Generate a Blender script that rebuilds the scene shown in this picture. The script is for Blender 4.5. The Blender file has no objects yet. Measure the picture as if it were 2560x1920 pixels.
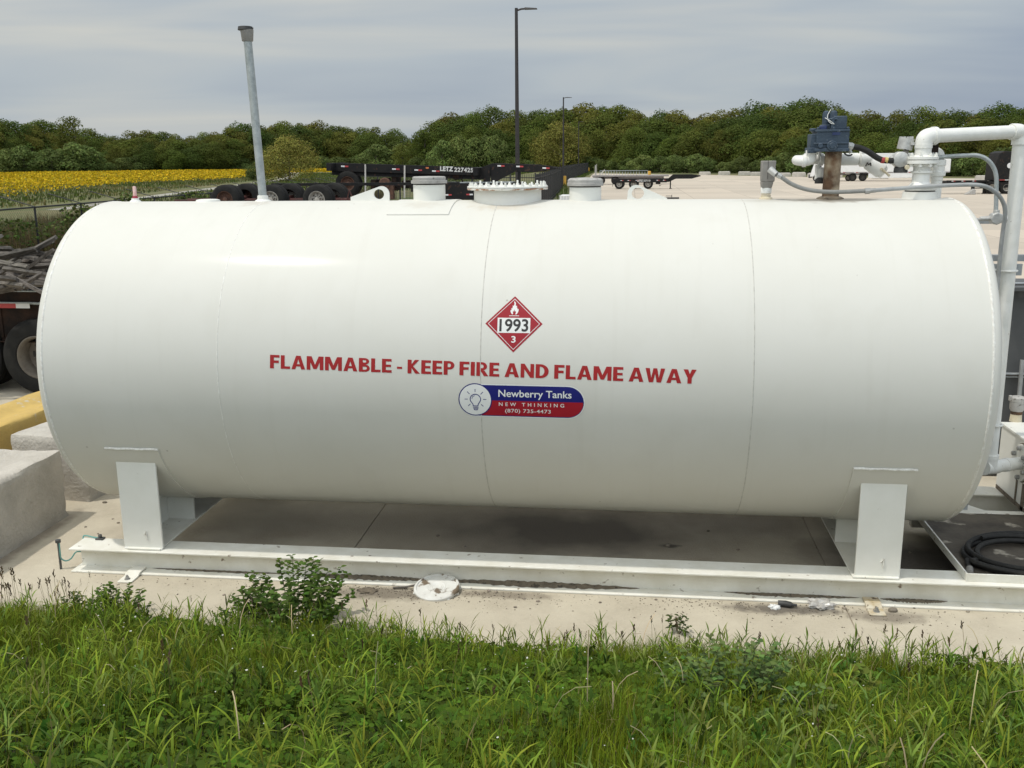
import bpy, bmesh, math, random
import numpy as np
from mathutils import Vector, Matrix
random.seed(7)
rng = np.random.default_rng(11)
C = bpy.context.scene.collection
SC = bpy.context.scene
R_ = math.radians

# ------------------------------------------------------------------ camera
CAM = np.array([4.23175, -7.67582, 3.07161])
YAW, PITCH, ROLL, FPX = R_(-6.887), R_(12.871), R_(-0.516), 2448.747
FW = np.array([math.sin(YAW)*math.cos(PITCH), math.cos(YAW)*math.cos(PITCH), -math.sin(PITCH)])
_rt = np.array([math.cos(YAW), -math.sin(YAW), 0.0]); _up = np.cross(_rt, FW)
RT = _rt*math.cos(ROLL)+_up*math.sin(ROLL); UP = -_rt*math.sin(ROLL)+_up*math.cos(ROLL)
cd = bpy.data.cameras.new('camera'); cam = bpy.data.objects.new('camera', cd); C.objects.link(cam)
cd.sensor_width = 36; cd.sensor_fit = 'HORIZONTAL'; cd.lens = FPX/2560*36
cd.clip_start = 0.05; cd.clip_end = 6000
m = Matrix.Identity(4)
for i in range(3):
    m[i][0] = RT[i]; m[i][1] = UP[i]; m[i][2] = -FW[i]; m[i][3] = CAM[i]
cam.matrix_world = m
SC.camera = cam

def _ray(u, v): return FW+RT*(u-1280)/FPX-UP*(v-960)/FPX
def aty(u, v, y):            # photo point on the vertical plane y
    d = _ray(u, v); p = CAM+d*(y-CAM[1])/d[1]; return Vector(p)
def atz(u, v, z=0.0):        # photo point on the level z
    d = _ray(u, v); p = CAM+d*(z-CAM[2])/d[2]; return Vector(p)
def atd(u, v, dist):         # photo point at a horizontal distance
    d = _ray(u, v); p = CAM+d*dist/math.hypot(d[0], d[1]); return Vector(p)
def hz(u): return 412.0-u*(23.1/2560)

# ------------------------------------------------------------------ light
SUN = Vector((-0.37, -0.17, 1.0)).normalized()
world = bpy.data.worlds.new('World'); SC.world = world; world.use_nodes = True
nt = world.node_tree; nt.nodes.clear()
def N(t, **k):
    n = nt.nodes.new(t)
    for a, b in k.items(): setattr(n, a, b)
    return n
out = N('ShaderNodeOutputWorld'); bg = N('ShaderNodeBackground'); bg.inputs[1].default_value = 0.1
sky = N('ShaderNodeTexSky', sky_type='NISHITA', sun_disc=False)
sky.sun_elevation = math.asin(SUN.z); sky.sun_rotation = math.atan2(SUN.x, SUN.y)
sky.dust_density = 2.0
tc = N('ShaderNodeTexCoord')
mp = N('ShaderNodeMapping'); mp.inputs['Scale'].default_value = (1.1, 1.1, 10.0); mp.inputs['Location'].default_value = (0.35, 0.1, 0.62)
n1 = N('ShaderNodeTexNoise'); n1.inputs['Scale'].default_value = 1.7; n1.inputs['Detail'].default_value = 4; n1.inputs['Roughness'].default_value = 0.42
n1.inputs['Distortion'].default_value = 0.6
rp = N('ShaderNodeValToRGB'); e = rp.color_ramp.elements
e[0].position = 0.28; e[0].color = (0.30, 0.36, 0.46, 1); e[1].position = 0.68; e[1].color = (0.63, 0.63, 0.585, 1)
k = e.new(0.5); k.color = (0.46, 0.51, 0.55, 1)
sep = N('ShaderNodeSeparateXYZ')
mr = N('ShaderNodeMapRange'); mr.inputs[1].default_value = 0.10; mr.inputs[2].default_value = 0.75; mr.inputs[3].default_value = 10.0; mr.inputs[4].default_value = 15.0
mr.interpolation_type = 'SMOOTHSTEP'
sc_ = N('ShaderNodeVectorMath', operation='SCALE')
mx = N('ShaderNodeMix', data_type='RGBA'); mx.inputs[0].default_value = 0.9
L = nt.links.new
L(tc.outputs['Generated'], sep.inputs[0]); L(tc.outputs['Generated'], mp.inputs[0]); L(mp.outputs[0], n1.inputs['Vector']); 
el = N('ShaderNodeMapRange'); el.inputs[1].default_value = 0.0; el.inputs[2].default_value = 0.15; el.inputs[3].default_value = -0.13; el.inputs[4].default_value = 0.06; L(sep.outputs[2], el.inputs[0])
ax = N('ShaderNodeMapRange'); ax.inputs[1].default_value = -0.25; ax.inputs[2].default_value = 0.45; ax.inputs[3].default_value = 0.05; ax.inputs[4].default_value = -0.10; L(sep.outputs[0], ax.inputs[0])
ad = N('ShaderNodeMath', operation='ADD'); ad2 = N('ShaderNodeMath', operation='ADD'); L(el.outputs[0], ad.inputs[0]); L(ax.outputs[0], ad.inputs[1]); L(n1.outputs[0], ad2.inputs[0]); L(ad.outputs[0], ad2.inputs[1]); L(ad2.outputs[0], rp.inputs[0])
L(sep.outputs[2], mr.inputs[0])
mry = N('ShaderNodeMapRange'); mry.inputs[1].default_value = 0.15; mry.inputs[2].default_value = -0.9; mry.inputs[3].default_value = 1.0; mry.inputs[4].default_value = 2.3
mry.interpolation_type = 'SMOOTHSTEP'
mu = N('ShaderNodeMath', operation='MULTIPLY')
L(sep.outputs[1], mry.inputs[0]); L(mr.outputs[0], mu.inputs[0]); L(mry.outputs[0], mu.inputs[1])
L(rp.outputs[0], sc_.inputs[0]); L(mu.outputs[0], sc_.inputs['Scale'])
L(sky.outputs[0], mx.inputs[6]); L(sc_.outputs[0], mx.inputs[7]); L(mx.outputs[2], bg.inputs[0]); L(bg.outputs[0], out.inputs[0])

sd = bpy.data.lights.new('sun', 'SUN'); sd.energy = 2.1; sd.angle = R_(1.5); sd.color = (1.0, 0.95, 0.86)
so = bpy.data.objects.new('sun', sd); C.objects.link(so); so.location = (0, 0, 30)
so.rotation_euler = SUN.to_track_quat('Z', 'Y').to_euler()
SC.view_settings.view_transform = 'Standard'; SC.view_settings.look = 'None'
SC.view_settings.exposure = 0.0; SC.view_settings.gamma = 1.0

# ------------------------------------------------------------------ materials
def mat(name, c1, c2=None, scale=6.0, rough=0.55, metal=0.0, bump=0.0, bscale=60.0, detail=6.0, lo=0.35, hi=0.65,
        spec=0.5, stretch=None, c3=None, s3=40.0, t3=0.62, rnd=0.0, trans=0.0, vcol=False, rough2=None, r3=0.06):
    """Principled material: two noise-mixed tones, an optional third speckle tone, an optional bump."""
    m = bpy.data.materials.new(name); m.use_nodes = True
    t = m.node_tree; b = t.nodes['Principled BSDF']; l = t.links.new
    b.inputs['Roughness'].default_value = rough; b.inputs['Metallic'].default_value = metal
    b.inputs['Specular IOR Level'].default_value = spec
    tcn = t.nodes.new('ShaderNodeTexCoord'); co = tcn.outputs['Object']
    if stretch:
        mpn = t.nodes.new('ShaderNodeMapping'); mpn.inputs['Scale'].default_value = stretch
        l(co, mpn.inputs[0]); co = mpn.outputs[0]
    col = None
    def rgb(c): return (c[0], c[1], c[2], 1)
    if vcol:
        a = t.nodes.new('ShaderNodeAttribute'); a.attribute_name = 'Col'; col = a.outputs['Color']
    if c2 is not None:
        n = t.nodes.new('ShaderNodeTexNoise'); n.inputs['Scale'].default_value = scale; n.inputs['Detail'].default_value = detail
        n.inputs['Roughness'].default_value = 0.62
        l(co, n.inputs['Vector'])
        r = t.nodes.new('ShaderNodeMapRange'); r.inputs[1].default_value = lo; r.inputs[2].default_value = hi
        l(n.outputs[0], r.inputs[0])
        x = t.nodes.new('ShaderNodeMix'); x.data_type = 'RGBA'; x.inputs[6].default_value = rgb(c1); x.inputs[7].default_value = rgb(c2)
        l(r.outputs[0], x.inputs[0])
        if rough2 is not None:
            rr = t.nodes.new('ShaderNodeMapRange'); rr.inputs[3].default_value = rough; rr.inputs[4].default_value = rough2
            l(r.outputs[0], rr.inputs[0]); l(rr.outputs[0], b.inputs['Roughness'])
        col = x.outputs[2]
    if c3 is not None:
        n = t.nodes.new('ShaderNodeTexNoise'); n.inputs['Scale'].default_value = s3; n.inputs['Detail'].default_value = 4
        l(co, n.inputs['Vector'])
        r = t.nodes.new('ShaderNodeMapRange'); r.inputs[1].default_value = t3; r.inputs[2].default_value = t3+r3
        l(n.outputs[0], r.inputs[0])
        x = t.nodes.new('ShaderNodeMix'); x.data_type = 'RGBA'; x.inputs[7].default_value = rgb(c3)
        if col is not None: l(col, x.inputs[6])
        else: x.inputs[6].default_value = rgb(c1)
        l(r.outputs[0], x.inputs[0]); col = x.outputs[2]
    if rnd:
        oi = t.nodes.new('ShaderNodeObjectInfo'); hs = t.nodes.new('ShaderNodeHueSaturation')
        r = t.nodes.new('ShaderNodeMapRange'); r.inputs[3].default_value = 1-rnd; r.inputs[4].default_value = 1+rnd
        l(oi.outputs['Random'], r.inputs[0]); l(r.outputs[0], hs.inputs['Value'])
        r2 = t.nodes.new('ShaderNodeMapRange'); r2.inputs[3].default_value = 0.488; r2.inputs[4].default_value = 0.515
        ml = t.nodes.new('ShaderNodeMath'); ml.operation = 'FRACT'; m3 = t.nodes.new('ShaderNodeMath'); m3.operation = 'MULTIPLY'; m3.inputs[1].default_value = 7.31
        l(oi.outputs['Random'], m3.inputs[0]); l(m3.outputs[0], ml.inputs[0]); l(ml.outputs[0], r2.inputs[0]); l(r2.outputs[0], hs.inputs['Hue'])
        if col is not None: l(col, hs.inputs['Color'])
        else: hs.inputs['Color'].default_value = rgb(c1)
        col = hs.outputs[0]
    if col is not None: l(col, b.inputs['Base Color'])
    else: b.inputs['Base Color'].default_value = rgb(c1)
    if bump:
        n = t.nodes.new('ShaderNodeTexNoise'); n.inputs['Scale'].default_value = bscale; n.inputs['Detail'].default_value = 5
        l(co, n.inputs['Vector'])
        bp = t.nodes.new('ShaderNodeBump'); bp.inputs['Strength'].default_value = bump; bp.inputs['Distance'].default_value = 0.02
        l(n.outputs[0], bp.inputs['Height']); l(bp.outputs[0], b.inputs['Normal'])
    if trans:
        tr = t.nodes.new('ShaderNodeBsdfTranslucent'); ms = t.nodes.new('ShaderNodeMixShader'); ms.inputs[0].default_value = trans
        if col is not None: l(col, tr.inputs[0])
        else: tr.inputs[0].default_value = rgb(c1)
        l(b.outputs[0], ms.inputs[1]); l(tr.outputs[0], ms.inputs[2]); l(ms.outputs[0], t.nodes['Material Output'].inputs[0])
    return m

M = {}
M['white'] = mat('white_steel_paint', (0.77, 0.77, 0.73), (0.71, 0.71, 0.66), 2.5, 0.42, bump=0.03, bscale=25, c3=(0.45, 0.42, 0.36), s3=22, t3=0.70, r3=0.05)
M['whitepipe'] = mat('white_pipe_paint', (0.78, 0.78, 0.75), (0.70, 0.70, 0.66), 8, 0.38, bump=0.04, bscale=60, c3=(0.4, 0.38, 0.33), s3=30, t3=0.70)
M['weld'] = mat('weld_bead', (0.80, 0.80, 0.76), (0.62, 0.60, 0.55), 40, 0.5, bump=0.3, bscale=90)
M['seam'] = mat('seam_grime', (0.55, 0.54, 0.50), (0.43, 0.42, 0.385), 30, 0.7, lo=0.40, hi=0.62)
M['skid'] = mat('skid_paint', (0.79, 0.78, 0.72), (0.69, 0.67, 0.59), 5, 0.48, bump=0.04, bscale=40, c3=(0.22, 0.17, 0.12), s3=16, t3=0.66, r3=0.08)
M['grime'] = mat('grime', (0.12, 0.10, 0.075), (0.20, 0.165, 0.12), 14, 0.95, bump=0.5, bscale=60, c3=(0.06, 0.05, 0.04), s3=30, t3=0.58)
M['rust'] = mat('rusty_pipe', (0.05, 0.028, 0.017), (0.15, 0.082, 0.042), 7, 0.85, bump=0.3, bscale=70, c3=(0.40, 0.33, 0.23), s3=9, t3=0.46, r3=0.25, stretch=(1, 1, 0.9))
M['rustlip'] = mat('rust_lip', (0.74, 0.72, 0.66), (0.30, 0.13, 0.05), 18, 0.7, lo=0.48, hi=0.58, stretch=(1, 1, 3))
M['blue'] = mat('blue_pump_paint', (0.027, 0.047, 0.075), (0.042, 0.066, 0.096), 14, 0.55, bump=0.12, bscale=60, c3=(0.13, 0.16, 0.19), s3=30, t3=0.64)
M['bluedark'] = mat('dark_blue_cap', (0.02, 0.035, 0.11), (0.03, 0.05, 0.13), 14, 0.5)
M['galv'] = mat('galvanised_steel', (0.30, 0.33, 0.33), (0.42, 0.45, 0.45), 22, 0.5, metal=0.35, bump=0.05, bscale=60)
M['conduit'] = mat('grey_conduit', (0.27, 0.28, 0.28), (0.35, 0.36, 0.36), 10, 0.5, bump=0.03)
M['flex'] = mat('flexible_conduit', (0.20, 0.20, 0.19), (0.25, 0.25, 0.235), 20, 0.6)
M['greyplastic'] = mat('grey_box', (0.20, 0.185, 0.17), (0.25, 0.24, 0.22), 10, 0.6, bump=0.1, bscale=40)
M['capgrey'] = mat('weathered_grey_cap', (0.30, 0.29, 0.275), (0.42, 0.41, 0.39), 12, 0.6, bump=0.2, bscale=60, c3=(0.16, 0.15, 0.13), s3=30, t3=0.62)
M['darkgasket'] = mat('dark_gasket', (0.05, 0.045, 0.04), rough=0.8)
M['blackcap'] = mat('black_rubber_cap', (0.03, 0.03, 0.03), (0.055, 0.055, 0.055), 20, 0.6)
M['aludome'] = mat('cast_aluminium', (0.42, 0.42, 0.41), (0.55, 0.55, 0.53), 20, 0.45, metal=0.4, bump=0.15, bscale=60)
M['hose'] = mat('black_rubber_hose', (0.012, 0.012, 0.012), (0.024, 0.023, 0.021), 12, 0.6, spec=0.3, bump=0.2, bscale=50)
M['redband'] = mat('red_tape', (0.35, 0.04, 0.04), rough=0.5)
M['yelband'] = mat('yellow_tape', (0.55, 0.42, 0.14), rough=0.5)
M['pinktube'] = mat('pink_sight_tube', (0.62, 0.36, 0.34), (0.72, 0.52, 0.48), 30, 0.3)
M['redbase'] = mat('red_fitting', (0.30, 0.03, 0.05), rough=0.45)
M['signred'] = mat('sign_red', (0.29, 0.016, 0.026), (0.32, 0.019, 0.029), 6, 0.5, spec=0.25)
M['letterred'] = mat('letter_red', (0.36, 0.022, 0.024), (0.33, 0.020, 0.022), 6, 0.55, spec=0.25)
M['navy'] = mat('sign_navy', (0.008, 0.010, 0.14), (0.011, 0.013, 0.16), 6, 0.4)
M['labelred'] = mat('label_red', (0.34, 0.014, 0.026), (0.31, 0.012, 0.024), 6, 0.45, spec=0.25)
M['signwhite'] = mat('sign_white', (0.74, 0.75, 0.74), (0.70, 0.71, 0.70), 8, 0.45)
M['signblack'] = mat('sign_black', (0.012, 0.012, 0.012), rough=0.5)
M['halo'] = mat('vinyl_edge', (0.78, 0.72, 0.70), rough=0.5)
M['concrete_block'] = mat('block_concrete', (0.52, 0.49, 0.44), (0.38, 0.355, 0.315), 3.2, 0.9, bump=0.55, bscale=38, c3=(0.46, 0.44, 0.41), s3=55, t3=0.60)
M['yellow_block'] = mat('yellow_block_paint', (0.55, 0.38, 0.11), (0.46, 0.32, 0.10), 4, 0.8, bump=0.3, bscale=30, c3=(0.48, 0.44, 0.36), s3=9, t3=0.62, r3=0.10)
M['yellow_base'] = mat('yellow_paint', (0.62, 0.36, 0.05), (0.52, 0.30, 0.05), 3, 0.7, bump=0.1)
M['black_paint'] = mat('black_chassis_paint', (0.009, 0.009, 0.010), (0.016, 0.015, 0.014), 3, 0.6, spec=0.2, c3=(0.05, 0.028, 0.02), s3=7, t3=0.62)
M['rustblack'] = mat('rusted_black_frame', (0.013, 0.011, 0.010), (0.04, 0.022, 0.015), 4, 0.85, spec=0.2, bump=0.2, bscale=30)
M['redframe'] = mat('dull_red_frame', (0.10, 0.025, 0.02), (0.05, 0.02, 0.016), 5, 0.7)
M['tyre'] = mat('tyre_rubber', (0.013, 0.013, 0.013), (0.024, 0.023, 0.021), 5, 0.85, spec=0.2, bump=0.1, bscale=30)
M['rimwhite'] = mat('dusty_white_rim', (0.42, 0.40, 0.36), (0.30, 0.27, 0.23), 8, 0.6, c3=(0.12, 0.07, 0.04), s3=14, t3=0.62)
M['rimdusty'] = mat('dusty_brown_rim', (0.20, 0.175, 0.14), (0.11, 0.09, 0.07), 6, 0.75)
M['rimrust'] = mat('rusty_hub', (0.12, 0.055, 0.032), (0.06, 0.033, 0.024), 12, 0.85, bump=0.3, bscale=30)
M['reflw'] = mat('reflective_white', (0.68, 0.68, 0.68), rough=0.4)
M['reflr'] = mat('reflective_red', (0.42, 0.05, 0.05), rough=0.4)
M['amber'] = mat('amber_marker', (0.55, 0.16, 0.05), rough=0.4)
M['lettering'] = mat('white_stencil', (0.60, 0.60, 0.58), rough=0.6)
M['paleslat'] = mat('pale_strap', (0.52, 0.50, 0.46), (0.42, 0.40, 0.37), 8, 0.7)
M['oldwood'] = mat('weathered_wood', (0.175, 0.155, 0.135), (0.04, 0.034, 0.028), 7, 0.9, bump=0.3, bscale=30, stretch=(0.4, 4, 4), rnd=0.35)
M['greymetal'] = mat('grey_trailer_metal', (0.22, 0.20, 0.20), (0.30, 0.28, 0.27), 3, 0.6, c3=(0.10, 0.08, 0.07), s3=5, t3=0.6)
M['trailerwhite'] = mat('white_trailer', (0.74, 0.74, 0.73), (0.66, 0.66, 0.65), 1.5, 0.5)
M['darkglass'] = mat('dark_glass', (0.01, 0.012, 0.014), rough=0.1)
M['fenceblack'] = mat('black_fence', (0.013, 0.014, 0.015), (0.02, 0.02, 0.02), 4, 0.55)
M['polebronze'] = mat('dark_bronze_pole', (0.018, 0.015, 0.016), (0.028, 0.023, 0.022), 2, 0.45)
M['cabinet'] = mat('grey_cabinet', (0.085, 0.088, 0.09), (0.065, 0.067, 0.07), 2, 0.5, c3=(0.11, 0.11, 0.11), s3=4, t3=0.6)
M['strut'] = mat('grey_strut', (0.30, 0.32, 0.34), (0.40, 0.42, 0.43), 12, 0.45, metal=0.4)
M['ivory'] = mat('ivory_fitting', (0.62, 0.56, 0.42), (0.54, 0.47, 0.33), 14, 0.6)
M['traydirt'] = mat('dirty_tray', (0.045, 0.037, 0.029), (0.11, 0.092, 0.07), 3.0, 0.8, bump=0.2, bscale=40, c3=(0.42, 0.38, 0.31), s3=4.5, t3=0.62, r3=0.08)
M['lid'] = mat('plastic_lid', (0.72, 0.72, 0.69), (0.60, 0.59, 0.55), 9, 0.4, c3=(0.17, 0.13, 0.09), s3=9, t3=0.56, r3=0.06)
M['ground_rod'] = mat('ground_rod', (0.05, 0.055, 0.055), (0.09, 0.09, 0.085), 20, 0.6)
M['greenwire'] = mat('green_wire', (0.13, 0.33, 0.30), rough=0.5)
M['stone'] = mat('pebble', (0.17, 0.14, 0.11), (0.30, 0.26, 0.21), 18, 0.9, bump=0.3, rnd=0.3)
M['clearplastic'] = mat('crumpled_plastic', (0.55, 0.54, 0.52), (0.30, 0.28, 0.26), 30, 0.3)
M['bark'] = mat('bark', (0.075, 0.06, 0.047), (0.13, 0.11, 0.09), 5, 0.95, bump=0.5, bscale=14)
M['clampdirty'] = mat('chipped_clamp', (0.62, 0.58, 0.48), (0.42, 0.33, 0.19), 11, 0.7, c3=(0.12, 0.085, 0.055), s3=24, t3=0.58)
M['zinc'] = mat('zinc_bolt', (0.30, 0.30, 0.29), (0.40, 0.40, 0.39), 30, 0.45, metal=0.5)

# tank paint with its own stains: rust run round the pump riser, faint streaks, specks
def tank_paint():
    m = mat('tank_paint', (0.628, 0.622, 0.578), (0.608, 0.601, 0.553), 1.3, 0.62, bump=0.035, bscale=2.6, spec=0.45, c3=(0.602, 0.594, 0.546), s3=3.2, t3=0.56, r3=0.2)
    m.node_tree.nodes['Principled BSDF'].inputs['Coat Weight'].default_value = 0.08; m.node_tree.nodes['Principled BSDF'].inputs['Coat Roughness'].default_value = 0.12
    t = m.node_tree; l = t.links.new; b = t.nodes['Principled BSDF']
    src = b.inputs['Base Color'].links[0].from_socket
    g = t.nodes.new('ShaderNodeTexCoord')
    def blob(cx, cy, cz, sx, sy, sz, nscale, amount, col, src, lo=0.0, hi=0.5):
        mpn = t.nodes.new('ShaderNodeMapping'); mpn.vector_type = 'POINT'
        mpn.inputs['Location'].default_value = (-cx/sx, -cy/sy, -cz/sz); mpn.inputs['Scale'].default_value = (1/sx, 1/sy, 1/sz)
        l(g.outputs['Object'], mpn.inputs[0])
        ln = t.nodes.new('ShaderNodeVectorMath'); ln.operation = 'LENGTH'; l(mpn.outputs[0], ln.inputs[0])
        n = t.nodes.new('ShaderNodeTexNoise'); n.inputs['Scale'].default_value = nscale; n.inputs['Detail'].default_value = 6; l(g.outputs['Object'], n.inputs['Vector'])
        su = t.nodes.new('ShaderNodeMath'); su.operation = 'MULTIPLY_ADD'; su.inputs[1].default_value = 1.3; l(n.outputs[0], su.inputs[0])
        sb = t.nodes.new('ShaderNodeMath'); sb.operation = 'SUBTRACT'; sb.inputs[0].default_value = 0.45; l(ln.outputs['Value'], sb.inputs[1])
        l(sb.outputs[0], su.inputs[2])
        r = t.nodes.new('ShaderNodeMapRange'); r.inputs[1].default_value = lo; r.inputs[2].default_value = hi; r.inputs[4].default_value = amount
        l(su.outputs[0], r.inputs[0])
        x = t.nodes.new('ShaderNodeMix'); x.data_type = 'RGBA'; x.inputs[7].default_value = (*col, 1); l(src, x.inputs[6]); l(r.outputs[0], x.inputs[0])
        return x.outputs[2]
    s = blob(5.70, -0.02, 2.90, 0.42, 0.20, 0.25, 9, 0.85, (0.20, 0.165, 0.125), src)
    s = blob(5.62, -0.10, 2.90, 0.75, 0.12, 0.2, 5, 0.35, (0.36, 0.33, 0.27), s, 0.1, 0.7)
    s = blob(1.31, -0.1, 2.9, 0.16, 0.22, 0.15, 18, 0.35, (0.42, 0.36, 0.30), s, 0.25, 0.6)
    s = blob(3.28, -0.30, 2.84, 0.34, 0.10, 0.10, 14, 0.35, (0.46, 0.36, 0.24), s, 0.2, 0.7)
    s = blob(2.66, -0.26, 2.88, 0.20, 0.12, 0.10, 16, 0.25, (0.44, 0.38, 0.30), s, 0.2, 0.7)
    # specks
    n = t.nodes.new('ShaderNodeTexVoronoi'); n.inputs['Scale'].default_value = 3.3; l(g.outputs['Object'], n.inputs['Vector'])
    r = t.nodes.new('ShaderNodeMapRange'); r.inputs[1].default_value = 0.018; r.inputs[2].default_value = 0.032; r.inputs[3].default_value = 0.55; r.inputs[4].default_value = 0.0
    l(n.outputs['Distance'], r.inputs[0])
    x = t.nodes.new('ShaderNodeMix'); x.data_type = 'RGBA'; x.inputs[7].default_value = (0.28, 0.26, 0.23, 1); l(s, x.inputs[6]); l(r.outputs[0], x.inputs[0]); s = x.outputs[2]
    # run-down streaks on the upper shell
    mpn = t.nodes.new('ShaderNodeMapping'); mpn.inputs['Scale'].default_value = (9, 0.6, 0.6); l(g.outputs['Object'], mpn.inputs[0])
    n = t.nodes.new('ShaderNodeTexNoise'); n.inputs['Scale'].default_value = 1.6; n.inputs['Detail'].default_value = 5; l(mpn.outputs[0], n.inputs['Vector'])
    r = t.nodes.new('ShaderNodeMapRange'); r.inputs[1].default_value = 0.56; r.inputs[2].default_value = 0.78; r.inputs[4].default_value = 0.10
    l(n.outputs[0], r.inputs[0])
    x = t.nodes.new('ShaderNodeMix'); x.data_type = 'RGBA'; x.inputs[7].default_value = (0.46, 0.44, 0.38, 1); l(s, x.inputs[6]); l(r.outputs[0], x.inputs[0]); s = x.outputs[2]
    l(s, b.inputs['Base Color'])
    return m
M['tank'] = tank_paint()

def slab_mat(name, c1, c2, c3, stain_shade):
    m = mat(name, c1, c2, 2.2, 0.92, bump=0.35, bscale=70, c3=c3, s3=34.0, t3=0.50, r3=0.22, lo=0.34, hi=0.66, detail=12)
    t = m.node_tree; l = t.links.new; b = t.nodes['Principled BSDF']; g = t.nodes.new('ShaderNodeTexCoord')
    s = b.inputs['Base Color'].links[0].from_socket
    for (cx, cy, sx, sy, nsc, am, col) in stain_shade:
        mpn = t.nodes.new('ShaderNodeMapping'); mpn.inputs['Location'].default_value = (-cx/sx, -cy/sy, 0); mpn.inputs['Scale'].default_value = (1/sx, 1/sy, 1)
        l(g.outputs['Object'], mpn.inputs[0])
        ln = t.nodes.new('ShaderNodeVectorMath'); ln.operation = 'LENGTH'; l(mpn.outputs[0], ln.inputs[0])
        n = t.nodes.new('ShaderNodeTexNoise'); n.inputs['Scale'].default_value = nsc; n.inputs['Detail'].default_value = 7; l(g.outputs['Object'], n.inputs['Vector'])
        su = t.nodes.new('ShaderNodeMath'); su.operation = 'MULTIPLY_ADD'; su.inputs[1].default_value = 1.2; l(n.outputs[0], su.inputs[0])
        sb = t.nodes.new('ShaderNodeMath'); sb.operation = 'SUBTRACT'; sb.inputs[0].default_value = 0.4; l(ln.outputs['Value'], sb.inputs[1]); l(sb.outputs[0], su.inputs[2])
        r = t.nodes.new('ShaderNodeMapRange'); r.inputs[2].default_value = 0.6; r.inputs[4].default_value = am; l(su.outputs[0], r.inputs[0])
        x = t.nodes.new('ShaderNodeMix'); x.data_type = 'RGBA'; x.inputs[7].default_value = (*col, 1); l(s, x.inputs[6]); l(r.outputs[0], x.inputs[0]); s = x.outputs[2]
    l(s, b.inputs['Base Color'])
    return m
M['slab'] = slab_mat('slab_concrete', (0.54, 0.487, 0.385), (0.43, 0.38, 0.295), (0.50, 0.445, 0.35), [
    (3.72, 0.15, 1.15, 0.65, 2.0, 0.92, (0.05, 0.042, 0.037)), (3.3, 0.1, 3.6, 1.0, 1.2, 0.55, (0.19, 0.16, 0.12)), (6.35, -0.30, 0.80, 0.70, 2.0, 0.85, (0.055, 0.046, 0.04)), (5.25, 0.5, 0.8, 0.40, 3.0, 0.5, (0.12, 0.10, 0.085)), (4.6, -0.1, 0.10, 0.05, 14.0, 0.8, (0.05, 0.04, 0.035)),  # broad brown entry: floor staining plus painted shade under the tank; rest are stains
    (2.50, -1.22, 0.55, 0.13, 9.0, 0.8, (0.15, 0.125, 0.095)), (3.35, -1.15, 0.5, 0.08, 9.0, 0.7, (0.17, 0.14, 0.105)),
    (5.35, -1.19, 0.5, 0.10, 9.0, 0.85, (0.10, 0.085, 0.07)), (6.03, -1.24, 0.35, 0.12, 9.0, 0.7, (0.14, 0.115, 0.09)),
    (-0.70, -0.5, 0.12, 0.9, 7.0, 0.7, (0.16, 0.13, 0.10)), (7.5, 1.2, 0.5, 0.35, 8.0, 0.7, (0.16, 0.10, 0.05))])

def lot_mat():
    m = mat('lot_concrete', (0.50, 0.44, 0.365), (0.45, 0.39, 0.32), 0.10, 0.92, bump=0.1, bscale=20, c3=(0.40, 0.35, 0.29), s3=0.45, t3=0.60, r3=0.2, lo=0.3, hi=0.7, detail=10)
    t = m.node_tree; l = t.links.new; b = t.nodes['Principled BSDF']; g = t.nodes.new('ShaderNodeTexCoord')
    s = b.inputs['Base Color'].links[0].from_socket
    br = t.nodes.new('ShaderNodeTexBrick'); br.offset = 0.0; br.inputs['Scale'].default_value = 1.0; br.inputs['Mortar Size'].default_value = 0.018
    br.inputs['Brick Width'].default_value = 4.6; br.inputs['Row Height'].default_value = 4.6; l(g.outputs['Object'], br.inputs['Vector'])
    br.inputs['Color1'].default_value = (0.90, 0.90, 0.90, 1); br.inputs['Color2'].default_value = (1.06, 1.05, 1.04, 1)
    ml = t.nodes.new('ShaderNodeMix'); ml.data_type = 'RGBA'; ml.blend_type = 'MULTIPLY'; ml.inputs[0].default_value = 1; l(s, ml.inputs[6]); l(br.outputs['Color'], ml.inputs[7]); s = ml.outputs[2]
    x = t.nodes.new('ShaderNodeMix'); x.data_type = 'RGBA'; x.inputs[7].default_value = (0.24, 0.20, 0.16, 1); l(s, x.inputs[6]); l(br.outputs['Fac'], x.inputs[0])
    l(x.outputs[2], b.inputs['Base Color'])
    return m
M['lot'] = lot_mat()
M['yard'] = mat('yard_asphalt', (0.17, 0.16, 0.145), (0.11, 0.105, 0.10), 0.6, 0.95, bump=0.2, bscale=30, c3=(0.30, 0.27, 0.23), s3=1.6, t3=0.58, r3=0.12)
M['soil'] = mat('soil', (0.055, 0.045, 0.025), (0.04, 0.055, 0.02), 3, 1.0, bump=0.5, bscale=14)
M['field'] = mat('field_ground', (0.085, 0.105, 0.030), (0.15, 0.125, 0.055), 0.06, 1.0, bump=0.2, bscale=2, detail=10, c3=(0.06, 0.085, 0.022), s3=0.25, t3=0.55, r3=0.1)
M['gravel'] = mat('path_gravel', (0.36, 0.34, 0.30), (0.26, 0.25, 0.21), 0.6, 1.0, bump=0.1, bscale=12)
M['blade'] = mat('grass_blade', (0.1, 0.15, 0.03), rough=0.65, spec=0.09, trans=0.30, vcol=True)
M['leafcard'] = mat('tree_leaf', (0.05, 0.075, 0.02), rough=0.75, spec=0.15, trans=0.38, vcol=True, rnd=0.18)
M['petal'] = mat('yellow_petal', (0.50, 0.33, 0.01), rough=0.8, spec=0.1, trans=0.2, vcol=True)

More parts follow.
